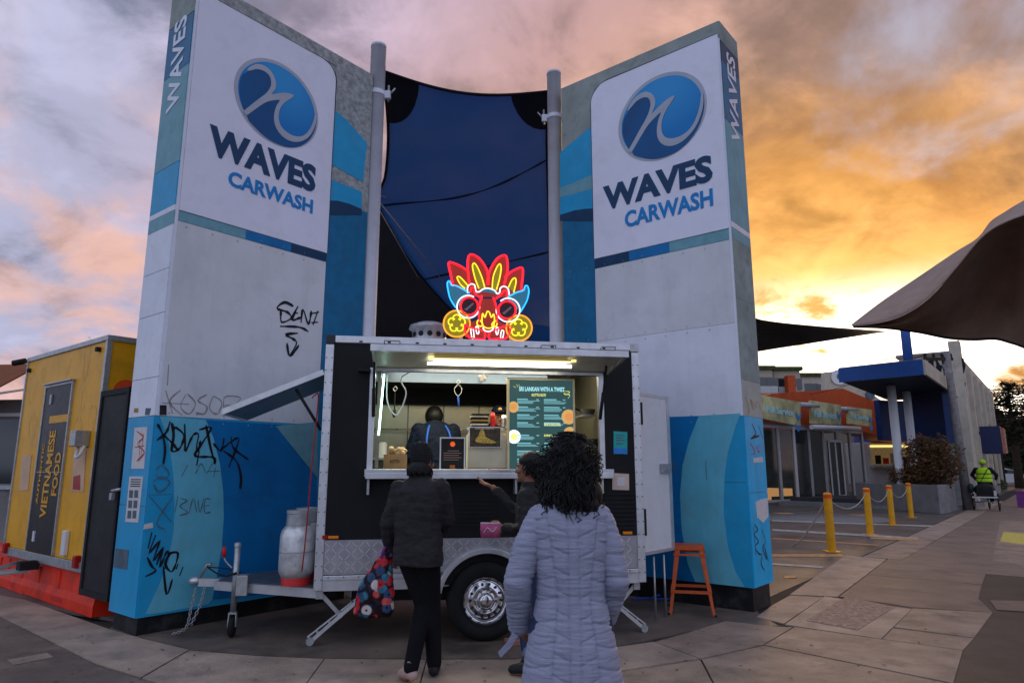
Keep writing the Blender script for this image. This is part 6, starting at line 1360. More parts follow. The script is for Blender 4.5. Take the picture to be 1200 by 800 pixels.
m = MB(); xs_ = np.linspace(-700, 900, 60); top = [55 + 18 * math.sin(x * .006 + 1) + 8 * noise.noise(Vector((x * .02, 0, 0))) for x in xs_]
vs = [(x, 700 + 60 * math.sin(x * .01), -2) for x in xs_] + [(x, 760 + 60 * math.sin(x * .01), t_ * .62) for x, t_ in zip(xs_, top)] + [(x, 900, t_ * .9) for x, t_ in zip(xs_, top)]
n_ = 60; m.add(vs, [(i, i + 1, n_ + i + 1, n_ + i) for i in range(n_ - 1)] + [(n_ + i, n_ + i + 1, 2 * n_ + i + 1, 2 * n_ + i) for i in range(n_ - 1)], True); m.build('hills', M_hill, kind='structure')
p = at(1170, 590, 45); sh = thing('street_shrub', 'small green shrub by the footpath beyond the rider', 'shrub', (at(1171, 560, 45).x, 45, 0)); leafmass((-.2, 0, .45), (.55, .5, .5), 600, M_hedgeg, 'foliage', sh, .1, 4)
# =================================================================== STALL AT RIGHT EDGE
sp = gnd(1208, 590); ss = thing('street_table', 'small trestle table under a white and mustard cloth at the right edge', 'table', (gnd(1216, 588).x, gnd(1216, 588).y, 0), SF.r - R(90)); 
MB().box(-.1, -.5, .72, 1.7, .6, .76).build('tabletop', M_wpaint, ss); 
for x, y in ((.0, -.4), (0, .5), (1.6, -.4), (1.6, .5)): MB().tube([(x, y, 0), (x, y, .72)], .025, 8).build('leg', M_galv, ss)
MB().box(-.13, -.53, .35, 1.73, -.51, .765).build('cloth_drop', M_wbox, ss); MB().box(-.14, -.54, .62, 1.74, -.53, .765).build('cloth_stripe', M_boll, ss)
pc = thing('crate', 'purple plastic crate standing beside the table at the right edge', 'crate', gnd(1204, 594), SF.r); MB().box(-.3, -.3, 0, .3, .3, .05).build('crate_base', M_purple, pc)
for b_ in ((-.3, -.3, .05, .3, -.27, .62), (-.3, .27, .05, .3, .3, .62), (-.3, -.27, .05, -.27, .27, .62), (.27, -.27, .05, .3, .27, .62)): MB().box(*b_).build('crate_side', M_purple, pc)
for z in (.2, .4, .6): MB().box(-.31, -.31, z, .31, .31, z + .03).build('crate_rib', M_purple, pc) if z > .5 else MB().box(-.31, -.315, z, .31, -.3, z + .03).build('crate_rib', M_purple, pc)
wbg = thing('white_sack', 'bulging white sack on the ground at the right edge nearest the camera', 'sack', gnd(1222, 606)); m = MB(); random.seed(9)
for k in range(10): m.ell((random.uniform(-.15, .15), random.uniform(-.1, .1), .15 + random.uniform(0, .75)), (.22, .2, .16), 10, 7)
remeshed(m, 'sack_cloth', M_paper, wbg, .03, 3)
# =================================================================== PEOPLE
def hand_chain(mb, wrist, dirv, up, side, curl=.5, k=1., spread=.0):
    """five fingers and a palm; dirv = along the hand, up = back of hand, side = thumb side"""
    w = Vector(wrist); d = Vector(dirv).normalized(); u = Vector(up); u = (u - d * u.dot(d)).normalized(); s_ = Vector(side); s_ = (s_ - d * s_.dot(d) - u * s_.dot(u)).normalized()
    for q in (-.026, -.009, .009, .026): mb.capsule([w + d * .01 * k + s_ * q * .6 * k, w + d * .055 * k + s_ * q * k, w + d * .085 * k + s_ * q * k], [.016 * k, .0155 * k, .012 * k], 8)
    for i, (q, L_) in enumerate(((.030, .068), (.010, .076), (-.010, .071), (-.029, .056))):
        p = w + d * .088 * k + s_ * q * k; dd_ = (d + s_ * (q * spread * 10)).normalized(); pts = [p]; a = 0
        for seg in (.45, .3, .25):
            a += curl * (.55 + .12 * i); pts.append(pts[-1] + (dd_ * math.cos(a) - u * math.sin(a)) * L_ * seg * k)
        mb.capsule(pts, [.0092 * k, .0088 * k, .008 * k, .0068 * k], 8)
    p = w + d * .03 * k + s_ * .028 * k; td = (d * .65 + s_ * .75 - u * .25).normalized(); pts = [p, p + td * .035 * k, p + (td * .7 + d * .45).normalized() * .062 * k, p + (td * .5 + d * .7).normalized() * .082 * k]
    mb.capsule(pts, [.0125 * k, .0115 * k, .010 * k, .008 * k], 8)
def head_parts(mb, c, face, k=1., neck_to=None):
    """skull, jaw, nose, ears; face = unit vector the face points to"""
    c = Vector(c); f = Vector(face).normalized(); r_ = f.cross(Vector((0, 0, 1))).normalized(); u = r_.cross(f); Mh = Matrix((r_, f, u)).transposed()
    P = lambda x, y, z: c + (r_ * x + f * y + u * z) * k
    mb.ell(P(0, -.012, .02), (.074 * k, .092 * k, .095 * k), 20, 14, Mh); mb.ell(P(0, .03, -.045), (.055 * k, .058 * k, .068 * k), 18, 12, Mh)
    mb.ell(P(0, .072, -.088), (.024 * k, .02 * k, .02 * k), 10, 8, Mh); mb.capsule([P(0, .082, .012), P(0, .102, -.022)], [.009 * k, .014 * k], 8); mb.ell(P(0, .092, -.026), (.018 * k, .012 * k, .010 * k), 10, 8, Mh)
    mb.ell(P(0, .074, .03), (.05 * k, .016 * k, .012 * k), 12, 8, Mh); mb.ell(P(0, .083, -.055), (.024 * k, .011 * k, .009 * k), 10, 8, Mh)
    for s_ in (-1, 1): mb.ell(P(s_ * .076, -.005, -.008), (.009 * k, .02 * k, .031 * k), 8, 8, Mh); mb.ell(P(s_ * .045, .06, -.02), (.022 * k, .02 * k, .02 * k), 10, 8, Mh)
    return P
def eyes(P, parent):
    m = MB()
    for s_ in (-1, 1): m.ell(P(s_ * .031, .077, .004), (.012, .010, .0075), 10, 8)
    m.build('eyes', mat('eye', (.5, .46, .42), .2), parent)
    m = MB()
    for s_ in (-1, 1): m.ell(P(s_ * .031, .085, .004), (.005, .004, .005), 8, 6); m.capsule([P(s_ * .018, .086, .024), P(s_ * .046, .08, .026)], [.004, .003], 6)
    m.build('brows', M_hair, parent)
def loft(mb, rings, n=36, power=2.3):
    """closed stack of super-ellipse rings (cx, cy, z, rx, ry)"""
    vs = []
    for cx, cy, z, rx, ry in rings:
        for j in range(n):
            t = 2 * math.pi * j / n; c_, s_ = math.cos(t), math.sin(t)
            vs.append((cx + rx * math.copysign(abs(c_) ** (2 / power), c_), cy + ry * math.copysign(abs(s_) ** (2 / power), s_), z))
    fs = [(i * n + j, i * n + (j + 1) % n, (i + 1) * n + (j + 1) % n, (i + 1) * n + j) for i in range(len(rings) - 1) for j in range(n)]
    fs += [tuple(range(n))[::-1], tuple((len(rings) - 1) * n + j for j in range(n))]
    return mb.add(vs, fs, True)
def body(mb, J, thick=1.):
    """one continuous body; J = joints in local metres"""
    V = lambda k: Vector(J[k])
    pel, chest, nk = V('pelvis'), V('chest'), V('neck')
    loft(mb, [(pel.x, pel.y, pel.z - .09, .10 * thick, .08), (pel.x, pel.y, pel.z, .16 * thick, .105), (pel.x * .6 + chest.x * .4, pel.y * .6 + chest.y * .4, pel.z + .15, .13 * thick, .09), (chest.x, chest.y, chest.z, .165 * thick, .105), (chest.x, chest.y, chest.z + .12, .15 * thick, .085), (nk.x, nk.y, nk.z - .02, .06, .055)])
    mb.capsule([nk - Vector((0, 0, .05)), nk + (V('head') - nk) * .6], [.055, .05], 12)
    for s_ in 'LR':
        mb.capsule([V('sh' + s_), V('el' + s_), V('wr' + s_)], [.052, .04, .026], 12)
        mb.capsule([V('hip' + s_), V('kn' + s_), V('an' + s_)], [.085, .055, .037], 12)
        a = V('an' + s_); t_ = V('toe' + s_); mb.capsule([a + Vector((0, 0, -.02)), Vector((a.x, a.y, .035)).lerp(Vector((t_.x, t_.y, .035)), .5), Vector((t_.x, t_.y, .03))], [.035, .038, .028], 10)
def shoes(J, parent, mt, mt2=None):
    for s_ in 'LR':
        a = Vector(J['an' + s_]); t_ = Vector(J['toe' + s_]); b = a + (a - t_) * .18; m = MB(); lift = max(0, a.z - .09)
        m.capsule([Vector((b.x, b.y, .045 + lift)), Vector((a.x, a.y, .055 + lift)), a.lerp(t_, .5) * Vector((1, 1, 0)) + Vector((0, 0, .05 + lift * .6)), Vector((t_.x, t_.y, .038 + max(0, t_.z - .03)))], [.040, .046, .046, .034], 12); m.capsule([a + Vector((0, 0, .03)), a + Vector((0, 0, -.03))], [.045, .045], 10)
        m.v = [Vector((v.x, v.y, max(v.z, .004))) for v in m.v]
        remeshed(m, 'shoe', mt2 if (mt2 and s_ == 'L') else mt, parent, .010, 2)
def strands(mb, roots, n, length, wav, seed, rad=.006, outward=.02):
    random.seed(seed)
    for _ in range(n):
        root, dirn = roots(); L_ = length * random.uniform(.6, 1.1); ph = random.uniform(0, 6.28); fr = random.uniform(26, 44); P = []; k = 9
        for i in range(k + 1):
            t = i / k; p = root + dirn * (outward * math.sin(min(1, t * 2) * 1.57)) + Vector((0, 0, -L_ * t)); a = wav * min(1, t * 2.5)
            P.append(p + Vector((math.sin(ph + fr * t * L_) * a, math.cos(ph * 1.7 + fr * t * L_) * a, 0)))
        mb.tube(P, [rad] * (k - 1) + [rad * .8, rad * .3], 4, caps=False)
# ---- woman in the lavender quilted coat: local frame faces +y (away from camera)
w0_ = thing('person', 'woman with curly dark hair in a long lavender quilted coat, seen from behind', 'person', (.240, 2.9, 0), R(2))
J = dict(pelvis=(0, 0, .88), chest=(0, .0, 1.16), neck=(0, 0, 1.38), head=(0, .03, 1.51), shL=(-.120, 0, 1.30), elL=(-.218, -.01, 1.05), wrL=(-.205, .11, .86), shR=(.120, 0, 1.30), elR=(.182, -.02, 1.05), wrR=(.155, .12, .88),
         hipL=(-.07, 0, .86), knL=(-.08, .02, .47), anL=(-.08, 0, .09), toeL=(-.09, .15, .03), hipR=(.07, 0, .86), knR=(.08, .02, .47), anR=(.08, 0, .09), toeR=(.09, .15, .03))
m = MB(); body(m, J, .76); Ph = head_parts(m, (0, .035, 1.51), (.05, 1, 0)); 
hand_chain(m, J['wrL'], (.4, .5, -.6), (-1, 0, 0), (0, 1, 0), .5); hand_chain(m, J['wrR'], (-.4, .5, -.6), (1, 0, 0), (0, 1, 0), .5)
remeshed(m, 'body', M_skin, w0_, .008, 3); eyes(Ph, w0_); shoes(J, w0_, M_shoe)
m = MB()
for s_ in 'LR': m.capsule([J['hip' + s_], J['kn' + s_], J['an' + s_]], [.105, .075, .06], 14)
remeshed(m, 'trousers', M_jean, w0_, .012, 3)
m = MB()
loft(m, [(0, .0, .50, .215, .165), (0, .0, .60, .208, .162), (0, 0, .72, .190, .152), (0, 0, .82, .172, .144), (0, 0, .92, .148, .128), (0, 0, 1.0, .134, .118), (0, 0, 1.08, .138, .122), (0, 0, 1.18, .150, .127), (0, 0, 1.26, .160, .122), (0, 0, 1.315, .158, .108), (0, .005, 1.35, .128, .092), (0, .01, 1.375, .095, .08), (0, .015, 1.39, .075, .07)], 48, 2.2)
def quilt_body(co, no):
    x, y, z = co[:, 0], co[:, 1], co[:, 2]; out = co.copy(); isb = (np.abs(x) < .5)
    prin = .078 + .025 * np.clip((z - 1.05) / .25, 0, 1) ** 1.5 - .012 * np.exp(-((z - 1.0) / .1) ** 2) + .025 * np.clip((.9 - z) / .35, 0, 1)
    ax_ = np.abs(x); seams = np.minimum(np.abs(ax_ - .022), np.abs(ax_ - prin))
    # slanted quilting, alternating direction by panel
    inner = ax_ < .022; mid = (ax_ >= .022) & (ax_ < prin)
    slope = np.where(inner, -.0, np.where(mid, .42, -.30)) 
    zq = z - slope * (ax_ - .03) + np.where(x > 0, .012, 0); sp = .078
    ph = (zq / sp) % 1.0; dq = np.minimum(ph, 1 - ph) * sp
    ok = ~inner
    d1 = -.0055 * np.exp(-(seams / .0045) ** 2); d2 = np.where(ok, -.0055 * np.exp(-(dq / .003) ** 2), 0)
    puff = np.where(ok, .0022 * np.sqrt(np.clip(dq / (sp / 2), 0, 1)), 0) + .004 * np.clip(seams / .03, 0, 1)
    wr = np.array([noise.fractal(Vector((a * 7, b * 7, c * 95)), 1, 2, 3) for a, b, c in co]) * .0030
    out += no * (d1 + d2 + puff + wr)[:, None]; return out
remeshed(m, 'coat', M_coat, w0_, .005, 2, quilt_body)
def quilt_sleeve(co, no):
    z = co[:, 2] + .35 * np.abs(co[:, 0]) * 0; sp = .088; ph = ((z + .25 * co[:, 1]) / sp) % 1.0; dq = np.minimum(ph, 1 - ph) * sp
    wr = np.array([noise.fractal(Vector((a * 9, b * 9, c * 80)), 1, 2, 3) for a, b, c in co]) * .0033
    return co + no * (-.005 * np.exp(-(dq / .0035) ** 2) + .002 + wr)[:, None]
for s_ in 'LR':
    m = MB(); sh, el, wr_ = Vector(J['sh' + s_]), Vector(J['el' + s_]), Vector(J['wr' + s_]); sg = -1 if s_ == 'L' else 1
    m.capsule([sh + Vector((-sg * .0, 0, -.005)), sh.lerp(el, .45) + Vector((sg * .008, 0, 0)), el, el.lerp(wr_, .5), wr_], [.060, .062, .056, .053, .048], 20)
    remeshed(m, 'sleeve', M_coat, w0_, .0055, 2, quilt_sleeve)
m = MB(); loft(m, [(0, .012, 1.345, .088, .085), (0, .012, 1.39, .080, .08), (0, .016, 1.425, .076, .076)], 32); remeshed(m, 'collar', M_coat, w0_, .008, 2)
MB().sheet([(-.235, .06, .84), (-.26, .05, .80), (-.295, .05, .765), (-.285, .05, .745), (-.24, .055, .785), (-.212, .06, .825)], (0, .008, 0)).build('cuff_tab', M_coat, w0_)
# hair
m = MB(); m.ell((0, .02, 1.535), (.095, .108, .108), 20, 14); m.ell((.0, -.05, 1.44), (.098, .062, .115), 16, 12); m.ell((.045, -.06, 1.36), (.07, .045, .07), 14, 10)
def wroots():
    a = random.uniform(-math.pi * 1.1, math.pi * .1); e_ = random.uniform(-.3, 1.45); r_ = Vector((math.cos(a) * math.cos(e_), math.sin(a) * math.cos(e_), math.sin(e_)))
    return Vector((0, .015, 1.53)) + Vector((r_.x * .088, r_.y * .10, r_.z * .10)), Vector((r_.x, r_.y, .4 * r_.z))
strands(m, wroots, 1700, .20, .013, 3, .0027, .030)
m.ell((.0, .01, 1.50), (.103, .10, .12), 20, 12); m.ell((.03, -.04, 1.40), (.105, .06, .09), 16, 12)
random.seed(31)
for k in range(420):   # loose curls standing off the silhouette
    a = random.uniform(0, 6.28); e_ = random.uniform(-.4, 1.5); r_ = Vector((math.cos(a) * math.cos(e_), math.sin(a) * math.cos(e_), math.sin(e_))); p = Vector((.0, .0, 1.52)) + Vector((r_.x * .105, r_.y * .11, r_.z * .11)) + (Vector((0, 0, -random.uniform(0, .2))) if k % 2 else Vector((0, 0, 0)))
    ph = random.uniform(0, 6); m.tube([p + r_ * .03 * math.sin(t * .7) + Vector((.016 * math.sin(ph + t * 1.7), .016 * math.cos(ph + t * 1.7),   .02 - .014 * t)) for t in range(7)], .0022, 4, caps=False)
m.build('hair', M_hair, w0_)
# ---- person in black jacket with floral bag: walking, local frame faces +y then turned
p1 = thing('person', 'person in black quilted jacket and knitted beanie carrying a floral bag, walking past the counter', 'person', (-.705, 5.22, 0), R(-18))
J = dict(pelvis=(0.02, 0, .93), chest=(0, .0, 1.20), neck=(.0, .02, 1.42), head=(.0, .05, 1.55), shL=(-.155, 0, 1.35), elL=(-.23, -.04, 1.09), wrL=(-.255, .06, .88), shR=(.17, .02, 1.36), elR=(.20, .10, 1.12), wrR=(.10, .25, 1.05),
         hipL=(-.07, 0, .90), knL=(.01, .12, .50), anL=(.005, -.06, .11), toeL=(-.11, .02, .03), hipR=(.07, .02, .90), knR=(.06, .14, .50), anR=(.085, .16, .09), toeR=(.03, .31, .03))
m = MB(); body(m, J); Ph = head_parts(m, (0, .055, 1.545), (.25, 1, -.05)); hand_chain(m, J['wrL'], (.0, .15, -1), (-1, 0, 0), (0, 1, 0), .9); hand_chain(m, J['wrR'], (-.6, .7, .1), (0, 0, 1), (-1, 0, 0), .6); remeshed(m, 'body', M_skin, p1, .008, 3); eyes(Ph, p1); shoes(J, p1, M_shoe, M_shoep)
m = MB()
for s_ in 'LR': m.capsule([J['hip' + s_], J['kn' + s_], J['an' + s_]], [.105, .072, .055], 14)
remeshed(m, 'trousers', M_pant, p1, .011, 3)
m = MB(); loft(m, [(.01, 0, .80, .19, .135), (.01, 0, .88, .195, .140), (.01, 0, .98, .185, .130), (.0, 0, 1.10, .182, .128), (0, 0, 1.22, .198, .132), (0, 0, 1.33, .190, .118), (0, .01, 1.40, .135, .09), (0, .02, 1.44, .08, .075)], 40, 2.2)
def q2(co, no):
    sp = .06; ph = ((co[:, 2] + .15 * np.abs(co[:, 0])) / sp) % 1; dq = np.minimum(ph, 1 - ph) * sp
    wr = np.array([noise.fractal(Vector((a * 12, b * 12, c * 16)), 1, 2, 3) for a, b, c in co]) * .009
    return co + no * (-.003 * np.exp(-(dq / .006) ** 2) + wr)[:, None]
for s_ in 'LR': sh, el, wr_ = Vector(J['sh' + s_]), Vector(J['el' + s_]), Vector(J['wr' + s_]); m.capsule([sh, el, wr_], [.072, .060, .045], 16)
remeshed(m, 'jacket', M_jack, p1, .009, 2, q2)
m = MB(); loft(m, [(0, .025, 1.40, .085, .08), (0, .03, 1.44, .088, .085), (0, .035, 1.475, .078, .078)], 28); remeshed(m, 'scarf', M_blackm, p1, .01, 2)
m = MB(); loft(m, [(0, .045, 1.53, .078, .094), (0, .04, 1.565, .081, .10), (0, .035, 1.61, .080, .098), (.0, .03, 1.655, .072, .086), (0, .02, 1.69, .052, .06), (0, .02, 1.70, .03, .03)], 36, 2)
def knit(co, no):
    a = np.arctan2(co[:, 1], co[:, 0]); return co + no * (.004 * np.sin(a * 26) + .003 * np.sin(co[:, 2] * 330))[:, None]
remeshed(m, 'beanie', M_blackm, p1, .0065, 1, knit)
m = MB(); m.ell((0, .0, 1.51), (.075, .07, .07), 16, 10)
def r2(): a = random.uniform(-math.pi, 0); return Vector((.075 * math.cos(a), .02 + .07 * math.sin(a), 1.52)), Vector((math.cos(a), math.sin(a), 0))
strands(m, r2, 160, .07, .006, 5, .005, .02); m.build('hair', M_hair, p1)
# floral bag hanging from the left hand
M_flor = mat('floral bag print', (.3, .1, .1), .6, var=0)
def floral():
    nt = M_flor.node_tree; N = nt.nodes; L = nt.links; tc = N.new('ShaderNodeTexCoord'); v = N.new('ShaderNodeTexVoronoi'); v.inputs['Scale'].default_value = 15; L.new(tc.outputs['Object'], v.inputs['Vector'])
    sp = N.new('ShaderNodeSeparateColor'); L.new(v.outputs['Color'], sp.inputs[0]); r = N.new('ShaderNodeValToRGB'); r.color_ramp.interpolation = 'CONSTANT'; e_ = r.color_ramp.elements
    cols = [(0, (.50, .02, .03)), (.28, (.04, .16, .24)), (.48, (.55, .48, .45)), (.64, (.55, .08, .08)), (.8, (.03, .06, .13))]
    while len(e_) < 5: e_.new(.5)
    for q, (p, c_) in zip(e_, cols): q.position = p; q.color = (*c_, 1)
    L.new(sp.outputs[0], r.inputs[0]); r2_ = N.new('ShaderNodeValToRGB'); e2 = r2_.color_ramp.elements; e2[0].position = .10; e2[0].color = (.02, .01, .02, 1); e2[1].position = .16; e2[1].color = (1, 1, 1, 1); q = e2.new(.5); q.color = (1, 1, 1, 1); q = e2.new(.62); q.color = (.05, .03, .06, 1)
    L.new(v.outputs['Distance'], r2_.inputs[0]); mx = N.new('ShaderNodeMix'); mx.data_type = 'RGBA'; mx.blend_type = 'MULTIPLY'; mx.inputs[0].default_value = 1; L.new(r.outputs[0], mx.inputs[6]); L.new(r2_.outputs[0], mx.inputs[7]); L.new(mx.outputs[2], N['Principled BSDF'].inputs['Base Color'])
floral()
hp_ = p1.matrix_world
bw = Matrix.Rotation(R(-18), 3, 'Z') @ Vector((-.265, .075, 0)) + Vector((-.705, 5.22, 0))
bg = thing('tote_bag', 'floral print shopping bag held in the left hand of the person in black', 'bag', (bw.x - .10, bw.y - .05, .78), R(-6))
m = MB(); loft(m, [(0, 0, -.36, .13, .05), (0.0, 0, -.33, .15, .075), (.01, 0, -.2, .145, .08), (.03, 0, -.08, .11, .065), (.06, 0, .02, .075, .045), (.08, 0, .08, .045, .03)], 30, 2.6)
def crum(co, no): return co + no * np.array([noise.fractal(Vector((a * 14, b * 14, c * 9)), 1, 2, 3) for a, b, c in co])[:, None] * .016
remeshed(m, 'bag_cloth', M_flor, bg, .009, 2, crum)
m = MB(); m.tube(cr([(.05, -.02, .06), (.07, -.02, .12), (.095, 0, .155), (.12, .0, .12), (.11, .02, .06)], 5), .012, 6); m.tube(cr([(.06, .02, .05), (.085, .01, .13), (.10, .01, .15), (.125, .01, .06)], 5), .012, 6); m.build('bag_handles', M_purple, bg)
# ---- person at the counter (head in profile facing left, hand raised)
p2 = thing('person', 'customer at the counter in a dark jacket with one hand raised, holding a pink purse', 'person', (.17, 5.42, 0), R(68))
# local +y = facing direction (towards -x world after turning)
J = dict(pelvis=(0, 0, .90), chest=(0, .0, 1.15), neck=(.0, .02, 1.36), head=(.0, .05, 1.49), shL=(-.17, 0, 1.29), elL=(-.22, .0, 1.06), wrL=(-.13, .20, 1.05), shR=(.17, 0, 1.29), elR=(.21, .22, 1.14), wrR=(.17, .42, 1.345),
         hipL=(-.08, 0, .88), knL=(-.08, .04, .48), anL=(-.09, 0, .09), toeL=(-.10, .14, .03), hipR=(.08, 0, .88), knR=(.08, .04, .48), anR=(.09, -.02, .09), toeR=(.10, .12, .03))
m = MB(); body(m, J); Ph = head_parts(m, (0, .045, 1.50), (.0, 1, 0)); hand_chain(m, J['wrR'], (.0, .9, .42), (.2, -.4, .9), (-1, 0, .1), -.22, 1., .25); hand_chain(m, J['wrL'], (.0, 1, -.1), (-1, 0, .2), (0, 0, 1), .9); remeshed(m, 'body', M_skin, p2, .0065, 2); eyes(Ph, p2); shoes(J, p2, M_shoe)
m = MB()
for s_ in 'LR': m.capsule([J['hip' + s_], J['kn' + s_], Vector(J['an' + s_]) + Vector((0, 0, .06))], [.105, .078, .066], 14)
remeshed(m, 'trousers', M_jean, p2, .011, 3)
m = MB()
for s_ in 'LR': a = Vector(J['an' + s_]); m.capsule([a + Vector((0, 0, .075)), a + Vector((0, 0, .12))], [.069, .069], 14)
remeshed(m, 'jean_cuffs', mat('turned denim cuff', (.12, .17, .26), .8), p2, .011, 1)
m = MB(); loft(m, [(0, 0, .78, .19, .14), (0, 0, .88, .19, .14), (0, 0, 1.02, .178, .13), (0, 0, 1.18, .192, .13), (0, 0, 1.27, .185, .115), (0, .01, 1.34, .12, .09), (0, .02, 1.375, .08, .075)], 36, 2.2)
for s_ in 'LR': sh, el, wr_ = Vector(J['sh' + s_]), Vector(J['el' + s_]), Vector(J['wr' + s_]); m.capsule([sh, el, el.lerp(wr_, .85)], [.068, .056, .042], 16)
remeshed(m, 'jacket', M_jack, p2, .009, 2, q2)
m = MB(); loft(m, [(0, .02, 1.345, .085, .08), (0, .025, 1.40, .075, .07)], 28); remeshed(m, 'collar', M_blackm, p2, .01, 1)
m = MB(); m.ell((0, .018, 1.56), (.091, .103, .078), 18, 12); m.ell((0, -.045, 1.50), (.086, .068, .09), 16, 10)
def r3(): a = random.uniform(-math.pi * 1.15, math.pi * .15); e_ = random.uniform(-.5, 1.5); q = Vector((math.cos(a) * math.cos(e_), math.sin(a) * math.cos(e_), math.sin(e_))); return Vector((0, .0, 1.53)) + Vector((q.x * .085, q.y * .09, q.z * .08)), q
strands(m, r3, 700, .05, .009, 8, .0035, .020); m.build('hair', M_hair, p2)
hw = Matrix.Rotation(R(68), 3, 'Z') @ Vector((-.13, .31, 0)) + Vector((.17, 5.42, 0))
pw = thing('purse', 'pink patterned purse held low by the customer at the counter', 'purse', (hw.x + .0, hw.y - .02, 1.035), R(-8)); m = MB(); loft(m, [(0, 0, -.055, .075, .014), (0, 0, 0, .08, .02), (0, 0, .05, .078, .014)], 24, 4); m.build('purse_body', M_pink, pw); MB().beam((-.078, 0, .053), (.078, 0, .053), .008, .008).build('zip', M_paper, pw); 
m = MB(); m.tube(cr([(-.05, -.0225, -.02), (-.02, -.0225, .02), (.02, -.0225, -.01), (.05, -.0225, .025)], 5), .003, 5); m.build('purse_motif', M_paper, pw)
# ---- cooks
def cook(x, y, rot, label, bend, top, cap):
    c_ = vthing('person', label, 'person', x, y, .55); c_.rotation_euler.z += rot; hz_ = top
    J = dict(pelvis=(0, 0, .90), chest=(0, bend * .5, 1.18), neck=(.0, bend, 1.42), head=(.0, bend + .13, 1.49 if not cap else 1.53), shL=(-.19, bend * .8, 1.36), elL=(-.27, bend * .8 + .02, 1.08), wrL=(-.17, bend + .25, 1.0), shR=(.19, bend * .8, 1.36), elR=(.27, bend * .8 + .02, 1.08), wrR=(.17, bend + .25, 1.0),
             hipL=(-.09, 0, .88), knL=(-.10, .0, .48), anL=(-.10, 0, .09), toeL=(-.11, .14, .03), hipR=(.09, 0, .88), knR=(.10, .0, .48), anR=(.10, 0, .09), toeR=(.11, .14, .03))
    m = MB(); body(m, J, 1.1); Ph = head_parts(m, J['head'], (0, 1, -.25)); hand_chain(m, J['wrL'], (.4, .8, -.3), (0, 0, 1), (1, 0, 0), .6); hand_chain(m, J['wrR'], (-.4, .8, -.3), (0, 0, 1), (-1, 0, 0), .6); remeshed(m, 'body', M_skin, c_, .010, 2); eyes(Ph, c_); shoes(J, c_, M_shoe)
    m = MB()
    for s_ in 'LR': m.capsule([J['hip' + s_], J['kn' + s_], J['an' + s_]], [.11, .08, .06], 12)
    remeshed(m, 'trousers', M_pant, c_, .014, 2)
    m = MB(); loft(m, [(0, 0, .80, .20, .15), (0, .02, .95, .205, .15), (0, bend * .4, 1.12, .215, .15), (0, bend * .6, 1.26, .235, .15), (0, bend * .8, 1.36, .225, .13), (0, bend * .95, 1.42, .15, .10), (0, bend, 1.46, .08, .08)], 36, 2.3)
    for s_ in 'LR': sh, el, wr_ = Vector(J['sh' + s_]), Vector(J['el' + s_]), Vector(J['wr' + s_]); m.capsule([sh, el, el.lerp(wr_, .8)], [.082, .072, .05], 14)
    remeshed(m, 'jacket', M_navyj, c_, .010, 2, q2)
    h = Vector(J['head'])
    if cap:
        m = MB(); m.ell(h + Vector((0, -.01, .045)), (.086, .105, .078), 18, 10); m.ell(h + Vector((0, .11, .03)), (.075, .07, .010), 14, 8); remeshed(m, 'cap', M_navyj, c_, .008, 1); m = MB(); m.ell(h + Vector((0, .093, .07)), (.024, .012, .018), 10, 8); m.build('cap_badge', mat('orange badge', (.6, .3, .06), .5), c_)
    else:
        m = MB(); m.ell(h + Vector((0, -.02, .035)), (.102, .125, .118), 16, 10); m.ell(h + Vector((0, -.07, -.07)), (.08, .07, .10), 16, 10); m.build('hair', M_hair, c_)
        m = MB()
        for sx in (-1, 1): m.tube(cr([(sx * .05, bend - .0, 1.45), (sx * .10, bend * .8 - .11, 1.38), (sx * .13, bend * .5 - .15, 1.24), (sx * .13, bend * .3 - .16, 1.0)], 6), .012, 6)
        m.build('apron_strap', M_strap, c_)
x, z = VF.uz(513, 480, 1.05); cook(x, 1.05, R(8), 'cook seen from behind in a navy jacket with blue apron straps inside the trailer', .10, z, False)
x, z = VF.uz(583, 480, 1.30); cook(x, 1.35, R(180), 'second cook in a dark cap with an orange badge behind the red bottle', .04, z, True)
# ---- rider on a cargo trike
rd = gnd(1157, 598); RT = thing('cargo_trike', 'small three-wheeled cart bike with dark bags ridden along the footpath', 'trike', (rd.x, rd.y, 0), SF.r - R(90)); RT.scale = (.85, 1.1, 1.1)
for i, (x, y, r_) in enumerate(((-.45, 0, .26), (.45, 0, .26), (0, 1.1, .26))):
    m = MB(); m.tube([(x, y + r_ * math.cos(t), r_ + .02 + r_ * math.sin(t)) for t in [k * math.pi / 12 for k in range(24)]], .028, 8, closed=True); q = m.build('wheel', M_rubber, RT); m = MB()
    for k in range(8): t = k * math.pi / 4; m.tube([(x, y, r_ + .02), (x, y + r_ * .95 * math.cos(t), r_ + .02 + r_ * .95 * math.sin(t))], .006, 4)
    m.lathe([(.03, -.04), (.03, .04)], 10, (x, y, r_ + .02), 'x'); m.build('spokes', M_steel, q)
m = MB(); m.tube([(-.5, 0, .28), (.5, 0, .28)], .02, 6); m.tube([(0, 0, .4), (0, .5, .45), (0, 1.0, .9)], .025, 6); m.tube([(0, .3, .4), (0, .25, .85)], .02, 6); m.tube([(-.3, .95, 1.0), (.3, .95, 1.0)], .016, 6); m.tube([(0, 1.0, .95), (0, 1.1, .28)], .02, 6); m.build('frame', M_galv, RT)
